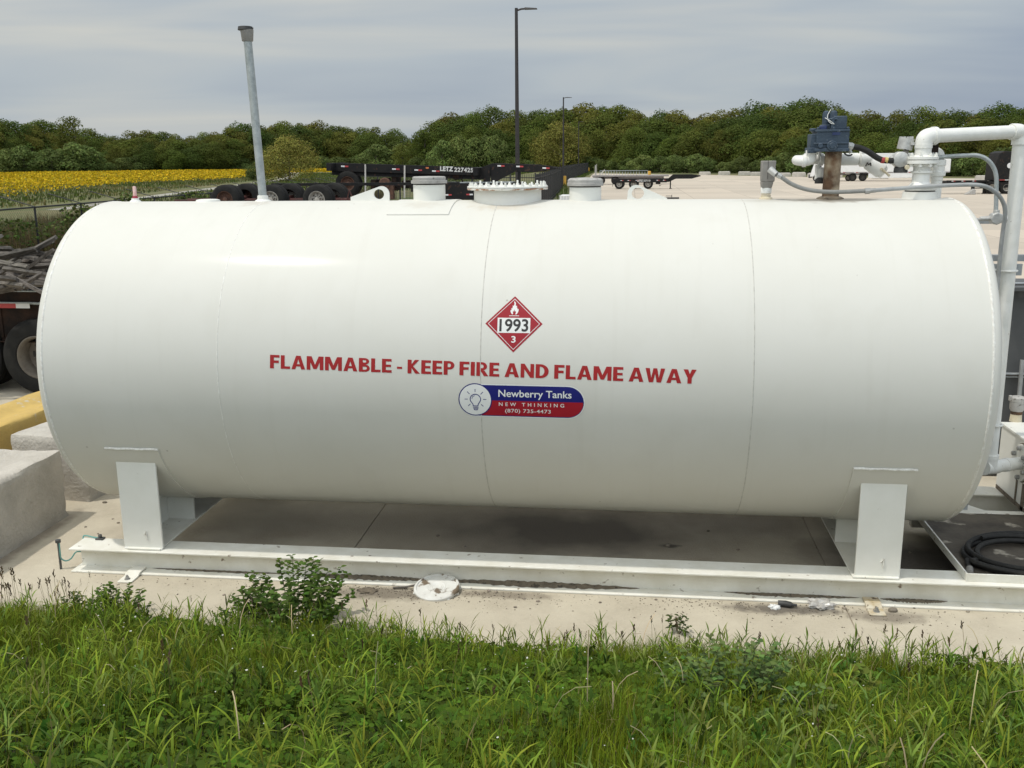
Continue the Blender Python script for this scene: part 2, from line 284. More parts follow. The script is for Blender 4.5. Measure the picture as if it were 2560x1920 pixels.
# ------------------------------------------------------------------ mesh helpers
class MB:
    """Collects shapes; build() links them as ONE mesh object."""
    def __init__(s): s.v = []; s.f = []; s.mi = []; s.cur = 0
    def add(s, vs, fs):
        o = len(s.v); s.v += [tuple(p) for p in vs]; s.f += [tuple(i+o for i in f) for f in fs]; s.mi += [s.cur]*len(fs); return s
    def box(s, a, b, rot=None, piv=None):
        x0, y0, z0 = a; x1, y1, z1 = b
        vs = [Vector(p) for p in ((x0,y0,z0),(x1,y0,z0),(x1,y1,z0),(x0,y1,z0),(x0,y0,z1),(x1,y0,z1),(x1,y1,z1),(x0,y1,z1))]
        if rot is not None:
            pv = Vector(piv) if piv is not None else Vector(((x0+x1)/2,(y0+y1)/2,(z0+z1)/2))
            vs = [rot @ (p-pv)+pv for p in vs]
        return s.add(vs, [(0,3,2,1),(4,5,6,7),(0,1,5,4),(1,2,6,5),(2,3,7,6),(3,0,4,7)])
    def hexa(s, p):   # 8 points: bottom 4 (ccw), top 4
        return s.add(p, [(0,3,2,1),(4,5,6,7),(0,1,5,4),(1,2,6,5),(2,3,7,6),(3,0,4,7)])
    def tube(s, pts, r, n=12, caps=True):
        pts = [Vector(p) for p in pts]; k = len(pts)
        rs = list(r) if hasattr(r, '__len__') else [r]*k
        vs = []; prev = None
        for i, p in enumerate(pts):
            d = (pts[min(i+1,k-1)]-pts[max(i-1,0)])
            if d.length < 1e-9: d = Vector((0,0,1))
            d.normalize()
            if prev is None:
                a = d.cross(Vector((0,0,1)))
                if a.length < 1e-3: a = d.cross(Vector((0,1,0)))
            else:
                a = prev-d*prev.dot(d)
            a.normalize(); prev = a; b = d.cross(a)
            for j in range(n):
                t = 2*math.pi*j/n; vs.append(p+(a*math.cos(t)+b*math.sin(t))*rs[i])
        fs = [(i*n+j, i*n+(j+1)%n, (i+1)*n+(j+1)%n, (i+1)*n+j) for i in range(k-1) for j in range(n)]
        if caps: fs += [tuple(reversed(range(n))), tuple((k-1)*n+j for j in range(n))]
        return s.add(vs, fs)
    def cyl(s, a, b, r, r2=None, n=20): return s.tube([a, b], [r, r if r2 is None else r2], n)
    def lathe(s, prof, o=(0,0,0), ax='z', n=32, closed=False, caps=True):
        """prof = [(radius, height)...]; ax = axis letter."""
        o = Vector(o); vs = []; k = len(prof)
        for r, h in prof:
            for j in range(n):
                t = 2*math.pi*j/n; c, q = r*math.cos(t), r*math.sin(t)
                vs.append(o+Vector({'z': (c,q,h), 'x': (h,c,q), 'y': (q,h,c)}[ax]))
        fs = [(i*n+j, i*n+(j+1)%n, (i+1)*n+(j+1)%n, (i+1)*n+j) for i in range(k-1) for j in range(n)]
        if closed: fs += [((k-1)*n+j, (k-1)*n+(j+1)%n, (j+1)%n, j) for j in range(n)]
        elif caps:
            if prof[0][0] > 1e-6: fs.append(tuple(reversed(range(n))))
            if prof[-1][0] > 1e-6: fs.append(tuple((k-1)*n+j for j in range(n)))
        return s.add(vs, fs)
    def prism(s, poly, d0, d1, ax='y'):
        """polygon of (a,b) extruded along ax: y -> (a,d,b); x -> (d,a,b); z -> (a,b,d)."""
        f = {'y': lambda a, b, d: (a,d,b), 'x': lambda a, b, d: (d,a,b), 'z': lambda a, b, d: (a,b,d)}[ax]
        n = len(poly); vs = [f(a,b,d0) for a, b in poly]+[f(a,b,d1) for a, b in poly]
        return s.add(vs, [tuple(range(n)), tuple(reversed(range(n,2*n)))]+[(i,i+n,(i+1)%n+n,(i+1)%n) for i in range(n)])
    def build(s, name, material, parent=None, bevel=0.0, smooth=35, seg=2):
        me = bpy.data.meshes.new(name); me.from_pydata(s.v, [], s.f)
        mats = material if isinstance(material, (list, tuple)) else [material]
        for q in mats: me.materials.append(q)
        if len(mats) > 1: me.polygons.foreach_set('material_index', s.mi)
        bm = bmesh.new(); bm.from_mesh(me); bmesh.ops.recalc_face_normals(bm, faces=bm.faces); bm.to_mesh(me); bm.free()
        me.polygons.foreach_set('use_smooth', [smooth > 0]*len(me.polygons))
        if smooth > 0: me.set_sharp_from_angle(angle=R_(smooth))
        return link(name, me, parent, bevel, seg)

def link(name, me, parent=None, bevel=0.0, seg=2):
    o = bpy.data.objects.new(name, me); C.objects.link(o)
    if parent is not None:
        o.parent = parent
        if parent.name in WORLD: o.location = -parent.location+Vector((0, 0, DZ))
    if bevel:
        b = o.modifiers.new('bevel', 'BEVEL'); b.width = bevel; b.segments = seg; b.limit_method = 'ANGLE'; b.angle_limit = R_(40); b.harden_normals = False
    return o
WORLD = set()
DZ = 0.0
def tank_frame(on):
    """the tank and its fittings are dimensioned from a datum 133 mm below the slab top"""
    global DZ
    want = -0.133 if on else 0.0
    CAM[2] += DZ-want; DZ = want
def thing(name, label, cat, loc=(0,0,0), rot=(0,0,0), group=None, world=False):
    """Empty at a thing's base. world=True: its parts are given in world coordinates."""
    o = bpy.data.objects.new(name, None); C.objects.link(o); o.location = loc; o.rotation_euler = rot; o.empty_display_size = 0.3
    if world: WORLD.add(o.name)
    return tag(o, label, cat, group)
def tag(o, label=None, cat=None, group=None, kind=None):
    if label: o['label'] = label
    if cat: o['category'] = cat
    if group: o['group'] = group
    if kind: o['kind'] = kind
    return o
def dup(root, loc, rot=None, label=None, group=None, scale=None):
    r = root.copy(); C.objects.link(r); r.location = loc
    if rot is not None: r.rotation_euler = rot
    if scale is not None: r.scale = scale
    if label: r['label'] = label
    if group: r['group'] = group
    for ch in root.children:
        c = ch.copy(); C.objects.link(c); c.parent = r
        for g in ch.children:
            d = g.copy(); C.objects.link(d); d.parent = c
    return r
def bez(p0, p1, p2, p3, n=12):
    p0, p1, p2, p3 = map(Vector, (p0, p1, p2, p3))
    return [p0*(1-t)**3+p1*3*t*(1-t)**2+p2*3*t*t*(1-t)+p3*t**3 for t in [i/n for i in range(n+1)]]
def smooth_path(pts, n=6):
    pts = [Vector(p) for p in pts]; out = []
    for i in range(len(pts)-1):
        a = pts[max(i-1,0)]; b = pts[i]; c = pts[i+1]; d = pts[min(i+2, len(pts)-1)]
        for j in range(n):
            t = j/n
            out.append(0.5*((2*b)+(c-a)*t+(2*a-5*b+4*c-d)*t*t+(3*b-a-3*c+d)*t**3))
    out.append(pts[-1]); return out

def text_geo(body, offset=0.0, spacing=1.0):
    cu = bpy.data.curves.new('lettering', 'FONT'); cu.body = body; cu.offset = offset; cu.space_character = spacing; cu.resolution_u = 5
    o = bpy.data.objects.new('lettering', cu); C.objects.link(o)
    dg = bpy.context.evaluated_depsgraph_get(); me = bpy.data.meshes.new_from_object(o.evaluated_get(dg))
    v = np.empty(len(me.vertices)*3); me.vertices.foreach_get('co', v); v = v.reshape(-1,3)[:, :2]
    f = [tuple(p.vertices) for p in me.polygons]
    bpy.data.objects.remove(o); bpy.data.curves.remove(cu); bpy.data.meshes.remove(me)
    return v, f
def fit_text(body, w, h=None, offset=0.0, spacing=1.0, anchor='c', ref=None):
    """text verts scaled so its box is w wide and (capital) h high, centred on 0 or left-aligned."""
    v, f = text_geo(body, offset, spacing)
    mn, mxx = v.min(0), v.max(0); s = w/(mxx[0]-mn[0])
    hv = text_geo(ref, offset)[0] if ref else v
    sy = s if h is None else h/(hv[:,1].max()-hv[:,1].min())
    b = hv[:,1].min(); c0 = (mn[0]+mxx[0])/2 if anchor == 'c' else mn[0]
    return np.stack([(v[:,0]-c0)*s, (v[:,1]-b)*sy-(h or (mxx[1]-mn[1])*s)/2], 1), f
def disc(cx, cy, r, n=48, r0=0.0):
    o = [(cx+r*math.cos(2*math.pi*i/n), cy+r*math.sin(2*math.pi*i/n)) for i in range(n)]
    if r0 <= 0: return np.array(o), [tuple(range(n))]
    i_ = [(cx+r0*math.cos(2*math.pi*i/n), cy+r0*math.sin(2*math.pi*i/n)) for i in range(n)]
    return np.array(o+i_), [(i, (i+1)%n, n+(i+1)%n, n+i) for i in range(n)]
def stroke(p, w):
    """ribbon along 2-D points"""
    p = np.array(p, float); d = np.gradient(p, axis=0); d /= np.linalg.norm(d, axis=1)[:,None]+1e-12
    nrm = np.stack([-d[:,1], d[:,0]], 1)*w/2; k = len(p)
    return np.concatenate([p+nrm, p-nrm]), [(i, i+1, k+i+1, k+i) for i in range(k-1)]
def rect(x0, y0, x1, y1): return np.array([(x0,y0),(x1,y0),(x1,y1),(x0,y1)]), [(0,1,2,3)]
def join2(*gs):
    vs, fs, o = [], [], 0
    for v, f in gs:
        vs.append(np.asarray(v)); fs += [tuple(i+o for i in q) for q in f]; o += len(v)
    return np.concatenate(vs), fs

ZC, RAD, TL = 1.683, 1.22, 6.605
def wrap(name, geo, x0, ang, lift, material, parent, tilt=0.0, r=RAD):
    """lay flat 2-D artwork onto the tank shell"""
    v, f = geo; bm = bmesh.new(); vs = [bm.verts.new((p[0], p[1], 0)) for p in v]
    for q in f:
        try: bm.faces.new([vs[i] for i in q])
        except ValueError: pass
    lo, hi = v[:,1].min(), v[:,1].max(); k = int((hi-lo)/0.022)
    for i in range(1, k+1):
        t = lo+(hi-lo)*i/(k+1)
        bmesh.ops.bisect_plane(bm, geom=bm.verts[:]+bm.edges[:]+bm.faces[:], plane_co=(0,t,0), plane_no=(0,1,0))
    ct, st = math.cos(tilt), math.sin(tilt)
    for p in bm.verts:
        s, t = p.co.x*ct-p.co.y*st, p.co.x*st+p.co.y*ct
        a = R_(ang)+t/r
        p.co = (x0+s, -(r+lift*0.45)*math.cos(a), ZC+(r+lift*0.45)*math.sin(a))
    bmesh.ops.recalc_face_normals(bm, faces=bm.faces)
    for q in bm.faces:
        c = q.calc_center_median()
        if q.normal.dot(Vector((0, c.y, c.z-ZC))) < 0: q.normal_flip()
    me = bpy.data.meshes.new(name); bm.to_mesh(me); bm.free(); me.materials.append(material)
    return link(name, me, parent)
def shell_patch(b, x0, x1, a0, a1, r0, r1, nx=2, na=40):
    """solid curved plate lying on the tank, angles in degrees from the front (-y) upward"""
    vs, fs = [], []
    for i in range(na+1):
        a = R_(a0+(a1-a0)*i/na); c, s = math.cos(a), math.sin(a)
        for x in (x0, x1):
            for r in (r0, r1): vs.append((x, -r*c, ZC+r*s))
    for i in range(na):
        o = 4*i; p = o+4
        fs += [(o+1,o+3,p+3,p+1), (o,p,p+2,o+2), (o,o+1,p+1,p), (o+2,p+2,p+3,o+3)]
    fs += [(0,2,3,1), (4*na, 4*na+1, 4*na+3, 4*na+2)]
    return b.add(vs, fs)

# ------------------------------------------------------------------ the storage tank on its skid
tank = thing('storage_tank', 'large white horizontal fuel storage tank on a white steel skid with red FLAMMABLE lettering', 'storage tank', (3.3, 0, 0), world=True)
rk = 0.07
tank_frame(True)
b = MB(); b.lathe([(RAD, 0.04+(TL-0.08)*i/30) for i in range(31)], (0,0,ZC), 'x', 128)
b.f = b.f[:-2]; b.mi = b.mi[:-2]
b.build('shell', M['tank'], tank, smooth=60)
for sgn, xe in ((-1, 0.04), (1, TL-0.04)):
    b = MB(); prof = [(RAD, 0.0)]
    for i in range(1, 9):
        a = math.pi/2*i/9*0.94; prof.append((RAD-rk*(1-math.cos(a)), rk*math.sin(a)))
    r0, h0 = prof[-1]
    for i in range(1, 13):
        q = 1-i/12; prof.append((max(r0*q, 1e-4), h0+0.16*(1-q*q)))
    b.lathe([(r, sgn*h) for r, h in prof], (xe,0,ZC), 'x', 128); b.build('tank_head', M['tank'], tank, smooth=60)
    b = MB(); b.lathe([(RAD-0.001, -0.010), (RAD+0.004, -0.005), (RAD+0.0045, 0.004), (RAD-0.001, 0.010)], (xe,0,ZC), 'x', 128, closed=True)
    b.build('weld_seam', M['weld'], tank, smooth=60)
for xs in (1.36, 3.235, 5.06):
    b = MB(); b.lathe([(RAD-0.001, -0.0042), (RAD+0.0018, -0.0022), (RAD+0.0018, 0.0022), (RAD-0.001, 0.0042)], (xs,0,ZC), 'x', 160, closed=True)
    b.build('weld_seam', M['seam'] if xs > 2 else M['weld'], tank, smooth=60)

# saddles: wear plate on the shell, two upright plates, web and cross plate
SADDLES = ((0.389, 0.804, 0.425, 0.735, 0.46, 0.725), (5.765, 6.185, 5.840, 6.145, 5.822, 6.135))
wear = []
for x0, x1, lx0, lx1, c0, c1 in SADDLES:
    b = MB(); shell_patch(b, x0, x1, -154, -26, RAD-0.002, RAD+0.008); w = b.build('wear_plate', M['tank'], tank, smooth=60)
    q = MB(); a = R_(-26); rr = RAD+0.006
    q.tube([(x0+(x1-x0)*i/8, -rr*math.cos(a), ZC+rr*math.sin(a)+0.002*math.sin(i*2.1)) for i in range(9)], 0.009, 8); q.build('weld_bead', M['weld'], w)
tank_frame(False)
for x0, x1, lx0, lx1, c0, c1 in SADDLES:
    for sy in (-1, 1):
        ya, yb = sorted((sy*1.012, sy*1.034)); b = MB(); b.box((lx0, ya, 0.198), (lx1, yb, 0.908)); leg = b.build('saddle_leg', M['white'], tank, bevel=0.004)
        xm = lx0+(lx1-lx0)*0.60; q = MB(); q.tube([(xm-0.010, sy*1.036, 0.315), (xm+0.004, sy*1.040, 0.345), (xm+0.006, sy*1.036, 0.275)], 0.006, 6); q.build('weld_mark', M['weld'], leg)
        q = MB(); yy = sy*1.038; q.tube([(lx0+0.004, yy, 0.201), (lx1-0.004, yy, 0.201)], 0.008, 6); q.build('weld_bead', M['weld'], leg)
    b = MB(); b.box((c0, -1.06, 0.1985), (c1, 1.06, 0.2100)); b.build('cross_plate', M['skid'], tank, bevel=0.002)
    g0, g1 = (c0+0.006, c1-0.012) if x0 < 1 else (c0+0.004, c1-0.02)
    b = MB(); b.box((g0, -0.42, 0.2105), (g1, -0.40, 0.415)); b.build('saddle_web', M['white'], tank, bevel=0.002)
    xw = g0+0.002 if x0 < 1 else g1-0.022
    b = MB(); b.prism([(-1.008, 0.2105), (-0.422, 0.2105), (-0.422, 0.402), (-0.6, 0.484), (-0.8, 0.626), (-1.008, 0.855)], xw, xw+0.02, 'x'); b.build('saddle_web', M['white'], tank)
    b = MB(); b.prism([(1.008, 0.2105), (-0.398, 0.2105), (-0.398, 0.395), (0, 0.332), (0.4, 0.395), (0.6, 0.484), (0.8, 0.626), (1.008, 0.855)], xw, xw+0.02, 'x'); b.build('saddle_web', M['white'], tank)

def ibeam(b, x0, x1, yc, w=0.235, h=0.195, tf=0.014, tw=0.010):
    b.box((x0, yc-w/2, h-tf), (x1, yc+w/2, h)); b.box((x0, yc-w/2, 0.001), (x1, yc+w/2, tf))
    b.box((x0+0.03, yc-tw/2, tf-0.001), (x1-0.002, yc+tw/2, h-tf+0.001))
for yc in (-0.968, 0.968):
    b = MB(); ibeam(b, -0.005, 8.6, yc); b.build('skid_beam', M['skid'], tank, bevel=0.003)
tank_frame(True)
# lifting lugs
def lug(poly, hx, hzz, hr):
    n = 24; b = MB(); y0, y1 = -0.011, 0.011
    outer = poly; cnt = len(outer)
    hole = [(hx+hr*math.cos(2*math.pi*i/n), hzz+hr*0.9*math.sin(2*math.pi*i/n)) for i in range(n)]
    # ring faces: resample outer by angle
    def hit(a):
        best = None
        for i in range(cnt):
            x1, z1 = outer[i]; x2, z2 = outer[(i+1) % cnt]; dx, dz = x2-x1, z2-z1; ca, sa = math.cos(a), math.sin(a)
            det = ca*(-dz)+dx*sa
            if abs(det) < 1e-12: continue
            t = ((x1-hx)*(-dz)+dx*(z1-hzz))/det; u = (ca*(z1-hzz)-sa*(x1-hx))/det
            if t > 0 and -1e-6 <= u <= 1+1e-6 and (best is None or t < best): best = t
        return (hx+best*math.cos(a), hzz+best*math.sin(a))
    angs = sorted([2*math.pi*i/n for i in range(n)]+[math.atan2(z-hzz, x-hx) % (2*math.pi) for x, z in outer])
    O_ = [hit(a) for a in angs]; I_ = [(hx+hr*math.cos(a), hzz+hr*0.92*math.sin(a)) for a in angs]; k = len(angs)
    vs = [(x,y0,z) for x, z in O_]+[(x,y0,z) for x, z in I_]+[(x,y1,z) for x, z in O_]+[(x,y1,z) for x, z in I_]
    fs = []
    for i in range(k):
        j = (i+1) % k
        fs += [(i,j,k+j,k+i), (2*k+j,2*k+i,3*k+i,3*k+j), (j,i,2*k+i,2*k+j), (k+i,k+j,3*k+j,3*k+i)]
    b.add(vs, fs); return b
arc = lambda cx, cz, r, a0, a1, n=10: [(cx+r*math.cos(R_(a0+(a1-a0)*i/n)), cz+r*math.sin(R_(a0+(a1-a0)*i/n))) for i in range(n+1)]
lug([(2.035, 2.88), (2.347, 2.88)]+arc(2.285, 2.952, 0.062, 0, 105)+[(2.035, 2.932)], 2.264, 2.953, 0.042).build('lifting_lug', M['white'], tank)
lug([(4.202, 2.88), (4.508, 2.88), (4.508, 2.912)]+arc(4.272, 2.948, 0.064, 68, 180), 4.286, 2.950, 0.046).build('lifting_lug', M['white'], tank)
# emergency vents
for xc, r, pad in ((2.667, 0.125, True), (3.885, 0.122, False)):
    b = MB()
    b.lathe([(r, 2.85), (r, 3.024 if pad else 2.998)], (xc, 0, 0), 'z', 40); ev = b.build('emergency_vent', M['white'], tank)
    b = MB(); zt = 3.026 if pad else 3.000
    b.lathe([(r*0.98, zt), (r*0.98, zt+0.008)], (xc,0,0), 'z', 40); b.build('gasket', M['darkgasket'], ev)
    b = MB()
    if pad: b.lathe([(0.140, zt+0.008), (0.142, zt+0.030), (0.129, zt+0.032), (0.130, zt+0.054), (0.122, zt+0.061), (0.0, zt+0.064)], (xc,0,0), 'z', 40)
    else: b.lathe([(0.136, zt+0.008), (0.139, zt+0.012), (0.139, zt+0.030), (0.135, zt+0.033), (0.136, zt+0.052), (0.118, zt+0.066), (0.0, zt+0.072)], (xc,0,0), 'z', 40)
    b.build('vent_cap', M['capgrey'], ev)
b = MB(); shell_patch(b, 2.43, 2.90, 68, 112, RAD-0.002, RAD+0.007, na=24); b.build('reinforcing_pad', M['tank'], tank, bevel=0.003, smooth=60)
# manway
xc = 3.284
b = MB(); b.lathe([(0.261, 2.70), (0.261, 2.985)], (xc,0,0), 'z', 64); mw = b.build('manway', M['white'], tank, smooth=50)
b = MB(); b.lathe([(0.255, 2.983), (0.312, 2.984), (0.312, 2.996), (0.255, 2.998)], (xc,0,0), 'z', 64); b.build('flange', M['rustlip'], mw)
b = MB(); b.lathe([(0.310, 2.998), (0.312, 3.000), (0.312, 3.010), (0.305, 3.012), (0.0, 3.013)], (xc,0,0), 'z', 64); b.build('cover_plate', M['white'], mw)
for i in range(28):
    a = 2*math.pi*(i+0.3)/28; x, y = xc+0.289*math.cos(a), 0.289*math.sin(a)
    b = MB(); b.lathe([(0.0125, 3.011), (0.0135, 3.024)], (x,y,0), 'z', 6); hh = random.choice((0.022, 0.028, 0.036))
    b.lathe([(0.0075, 3.02), (0.0075, 3.011+hh), (0.005, 3.013+hh)], (x,y,0), 'z', 8); b.build('bolt', M['white'], mw)
# small fittings on the crown
b = MB(); b.lathe([(0.052, 2.89), (0.046, 2.905), (0.030, 2.918), (0.030, 2.93)], (0.235,0,0), 'z', 20); bs = b.build('sight_gauge', M['white'], tank)
b = MB(); b.lathe([(0.022, 2.93), (0.022, 2.936), (0.016, 2.95)], (0.235,0,0), 'z', 16); b.build('gauge_base', M['redbase'], bs)
b = MB(); b.lathe([(0.0145, 2.945), (0.0145, 3.018), (0.012, 3.024), (0, 3.026)], (0.236,0,0), 'z', 16); b.build('sight_tube', M['pinktube'], bs)
b = MB(); b.lathe([(0.105, 2.88), (0.092, 2.915), (0.07, 2.92), (0, 2.921)], (0.852,0,0), 'z', 28); b.build('coupling', M['white'], tank)
b = MB(); b.lathe([(0.075, 2.885), (0.066, 2.905), (0.044, 2.918), (0.042, 2.945), (0.036, 2.948)], (1.312,0,0), 'z', 24); vp = b.build('vent_stack', M['white'], tank)
b = MB(); b.tube([(1.312,0,2.93), (1.271,0,4.13)], 0.032, 24); b.build('vent_pipe', M['galv'], vp)
b = MB(); b.lathe([(0.040, 4.118), (0.043, 4.122), (0.048, 4.175), (0.050, 4.19), (0.050, 4.205)], (1.270,0,0), 'z', 24); b.build('vent_hood', M['greyplastic'], vp)
b = MB(); b.lathe([(0.056, 4.200), (0.058, 4.203), (0.054, 4.226), (0.045, 4.228), (0, 4.228)], (1.258,0,0), 'z', 24)
b.box((1.300, -0.012, 4.19), (1.315, 0.012, 4.222), Matrix.Rotation(R_(25), 3, 'Y')); b.build('hood_lid', M['blackcap'], vp)

# hazard placard
pl = wrap('hazard_placard', (np.array([(0,-0.196),(0.196,0),(0,0.196),(-0.196,0)]), [(0,1,2,3)]), 3.459, 21.0, 0.0020, M['signred'], tank)
def diamond_ring(a, w): return np.array([(0,-a),(a,0),(0,a),(-a,0),(0,-a+w),(a-w,0),(0,a-w),(-a+w,0)]), [(0,1,5,4),(1,2,6,5),(2,3,7,6),(3,0,4,7)]
wrap('border_line', diamond_ring(0.178, 0.0048), 3.459, 21.0, 0.0028, M['signwhite'], pl)
wrap('number_panel', rect(-0.112, -0.063, 0.112, 0.041), 3.459, 21.0, 0.0030, M['signwhite'], pl)
v, f = fit_text('1993', 0.198, 0.089, 0.022); v[:,1] -= 0.011
wrap('number', (v, f), 3.459, 21.0, 0.0040, M['signblack'], pl)
v, f = fit_text('3', 0.030, 0.046, 0.02); v[:,1] -= 0.107
wrap('class_number', (v, f), 3.459, 21.0, 0.0030, M['signwhite'], pl)
fl = [(-18,0),(-30,12),(-38,30),(-37,48),(-30,44),(-28,52),(-33,66),(-24,62),(-19,72),(-17,86),(-20,96),(-11,90),(-4,100),(-1,112),(-6,126),(-1,146),(2,152),(0,136),(8,128),(13,114),(10,98),(16,88),(23,96),(25,84),(22,70),(30,72),(29,60),(34,52),(41,62),(42,44),(38,26),(30,12),(18,0),(10,4),(16,16),(16,30),(10,40),(8,28),(2,40),(0,56),(-5,42),(-4,30),(-12,38),(-16,26),(-12,12)]
fl = np.array(fl, float)*0.00068; fl[:,1] += 0.064
bmf = bmesh.new(); vv = [bmf.verts.new((p[0],p[1],0)) for p in fl]; bmf.faces.new(vv); bmesh.ops.triangulate(bmf, faces=bmf.faces[:])
bmf.verts.index_update(); fg = (np.array([(q.co.x,q.co.y) for q in bmf.verts]), [tuple(w.index for w in q.verts) for q in bmf.faces]); bmf.free()
wrap('flame_symbol', join2(fg, rect(-0.034, 0.0535, 0.034, 0.0575)), 3.459, 21.0, 0.0030, M['signwhite'], pl)
pl['label'] = 'red diamond hazard placard reading 1993 with flame symbol'

# warning line, drawn letter by letter (cap height 1)
def glyphs():
    r = lambda x0, y0, x1, y1: [(x0,y0),(x1,y0),(x1,y1),(x0,y1)]
    mir = lambda p, c: [(2*c-x, y) for x, y in reversed(p)]
    def ring(cx, cy, ax, ay, bx, by, n=12):
        A = [math.pi*(i/n-0.5) for i in range(n+1)]
        return [[(cx+ax*math.cos(A[i]), cy+ay*math.sin(A[i])), (cx+ax*math.cos(A[i+1]), cy+ay*math.sin(A[i+1])), (cx+bx*math.cos(A[i+1]), cy+by*math.sin(A[i+1])), (cx+bx*math.cos(A[i]), cy+by*math.sin(A[i]))] for i in range(n)]
    st = r(0,0,.22,1); g = {}
    g['F'] = (.53, [st, r(.22,.81,.54,1), r(.22,.41,.50,.60)])
    g['L'] = (.52, [st, r(.22,0,.53,.19)])
    g['E'] = (.53, [st, r(.22,.81,.53,1), r(.22,.41,.50,.59), r(.22,0,.54,.19)])
    al = [(0,0),(.225,0),(.39,.74),(.39,1),(.265,1)]
    g['A'] = (.78, [al, mir(al,.39), [(.272,.21),(.508,.21),(.47,.38),(.31,.38)]])
    ml = [(.21,1),(.21,.56),(.385,.06),(.475,.06),(.475,.38),(.275,1)]
    g['M'] = (.95, [r(0,0,.21,1), ml, mir(ml,.475), r(.74,0,.95,1)])
    g['B'] = (.60, [st, r(.22,.85,.34,1), r(.22,.53,.34,.68), r(.22,.375,.35,.53), r(.22,0,.35,.155)]+ring(.34,.765,.235,.235,.075,.085)+ring(.35,.265,.265,.265,.10,.11))
    g['K'] = (.67, [st, [(.22,.40),(.31,.53),(.64,1),(.40,1),(.22,.68)], [(.22,.40),(.43,0),(.69,0),(.31,.53)]])
    g['P'] = (.57, [st, r(.22,.83,.31,1), r(.22,.39,.31,.56)]+ring(.31,.695,.275,.305,.085,.135))
    g['I'] = (.22, [st])
    g['R'] = (.62, [st, r(.22,.83,.31,1), r(.22,.40,.31,.57)]+ring(.31,.70,.265,.30,.08,.13)+[[(.22,.398),(.42,0),(.66,0),(.445,.398)]])
    g['N'] = (.72, [r(0,0,.20,1), [(.20,1),(.20,.60),(.52,0),(.52,.40)], r(.52,0,.72,1)])
    g['D'] = (.70, [st, r(.22,.82,.26,1), r(.22,0,.26,.18)]+ring(.26,.5,.44,.5,.21,.32))
    w1 = [(0,1),(.22,1),(.31,.32),(.31,0),(.19,0)]; w2 = [(.31,0),(.31,.32),(.41,1),(.51,1),(.51,.62),(.415,0)]
    g['W'] = (1.02, [w1, w2, mir(w2,.51), mir(w1,.51)])
    yl = [(0,1),(.245,1),(.34,.67),(.34,.40),(.23,.40)]
    g['Y'] = (.68, [yl, mir(yl,.34), r(.23,0,.45,.40)])
    g['-'] = (.30, [r(.01,.30,.29,.46)])
    return g
def caps(text, w, h, gap=0.085, space=0.21):
    G = glyphs(); x = 0; polys = []
    for ch in text:
        if ch == ' ': x += space; continue
        gw, ps = G[ch]; polys += [[(px+x, py) for px, py in q] for q in ps]; x += gw+gap
    x -= gap; vs, fs = [], []
    for q in polys: fs.append(tuple(range(len(vs), len(vs)+len(q)))); vs += q
    v = np.array(vs); return np.stack([(v[:,0]/x-0.5)*w, (v[:,1]-0.5)*h], 1), fs
wl = wrap('warning_lettering', caps('FLAMMABLE - KEEP FIRE AND FLAME AWAY', 2.940, 0.095), 3.217, 6.35, 0.0030, M['letterred'], tank, tilt=R_(-1.12))
wl['label'] = 'red capital letters reading FLAMMABLE - KEEP FIRE AND FLAME AWAY'

# maker's label; artwork measured in label pixels
S = 0.000662
def P(x, y): return ((x-846)*S, (1262-y)*S)
def capsule(inset):
    x0, x1, y0, y1 = 190+inset, 1503-inset, 1085+inset, 1440-inset; r = (y1-y0)/2; cy = (y0+y1)/2; n = 20
    p = [P(x1-r+r*math.sin(math.pi*i/n), cy-r*math.cos(math.pi*i/n)) for i in range(n+1)]
    p += [P(x0+r-r*math.sin(math.pi*i/n), cy+r*math.cos(math.pi*i/n)) for i in range(n+1)]
    return np.array(p), [tuple(range(len(p)))]
LX, LA, TI = 3.5135, -4.05, R_(-0.35)
lb = wrap('maker_label', capsule(0), LX, LA, 0.0020, M['signwhite'], tank, tilt=TI); lb['label'] = 'rounded blue and red label reading Newberry Tanks with light bulb emblem'
wrap('blue_field', capsule(10), LX, LA, 0.0028, M['navy'], lb, tilt=TI)
r = 160; cx, cy = 1503-16-r, 1262
red = [P(470, 1258), P(1503-18, 1258)]+[P(cx+r*math.cos(R_(a)), cy+r*math.sin(R_(a))) for a in range(4, 92, 8)]+[P(400, 1422), P(450, 1400), P(500, 1360), P(530, 1310)]
wrap('red_field', (np.array(red), [tuple(range(len(red)))]), LX, LA, 0.0036, M['labelred'], lb, tilt=TI)
c = P(367, 1255)
wrap('emblem_ring', disc(c[0], c[1], 176*S), LX, LA, 0.0044, M['navy'], lb, tilt=TI)
wrap('emblem_disc', disc(c[0], c[1], 165*S), LX, LA, 0.0052, M['signwhite'], lb, tilt=TI)
g = []
bulb = [P(345, 1325), P(343, 1305), P(325, 1280)]+[P(369+55*math.cos(R_(a)), 1250+54*math.sin(R_(a))) for a in range(160, 381, 14)]+[P(413, 1280), P(397, 1303), P(395, 1325)]
g.append(stroke(bulb, 9*S)); g.append(stroke([P(345, 1322), P(395, 1322)], 8*S))
for yy, hw in ((1336, 29), (1349, 27)): g.append(stroke([P(371-hw, yy), P(371+hw, yy)], 8*S))
g.append(stroke([P(350, 1361), P(371, 1367), P(392, 1361)], 10*S))
g.append(stroke([P(332, 1246), P(338, 1226), P(350, 1216), P(364, 1211)], 6*S))
for a, b2 in (((367,1140),(367,1170)), ((284,1170),(309,1194)), ((448,1170),(424,1196)), ((256,1250),(289,1250)), ((450,1249),(484,1249)), ((292,1325),(315,1302)), ((428,1304),(452,1325))):
    g.append(stroke([P(*a), P(*b2)], 7*S))
wrap('bulb_emblem', join2(*g), LX, LA, 0.0060, M['navy'], lb, tilt=TI)
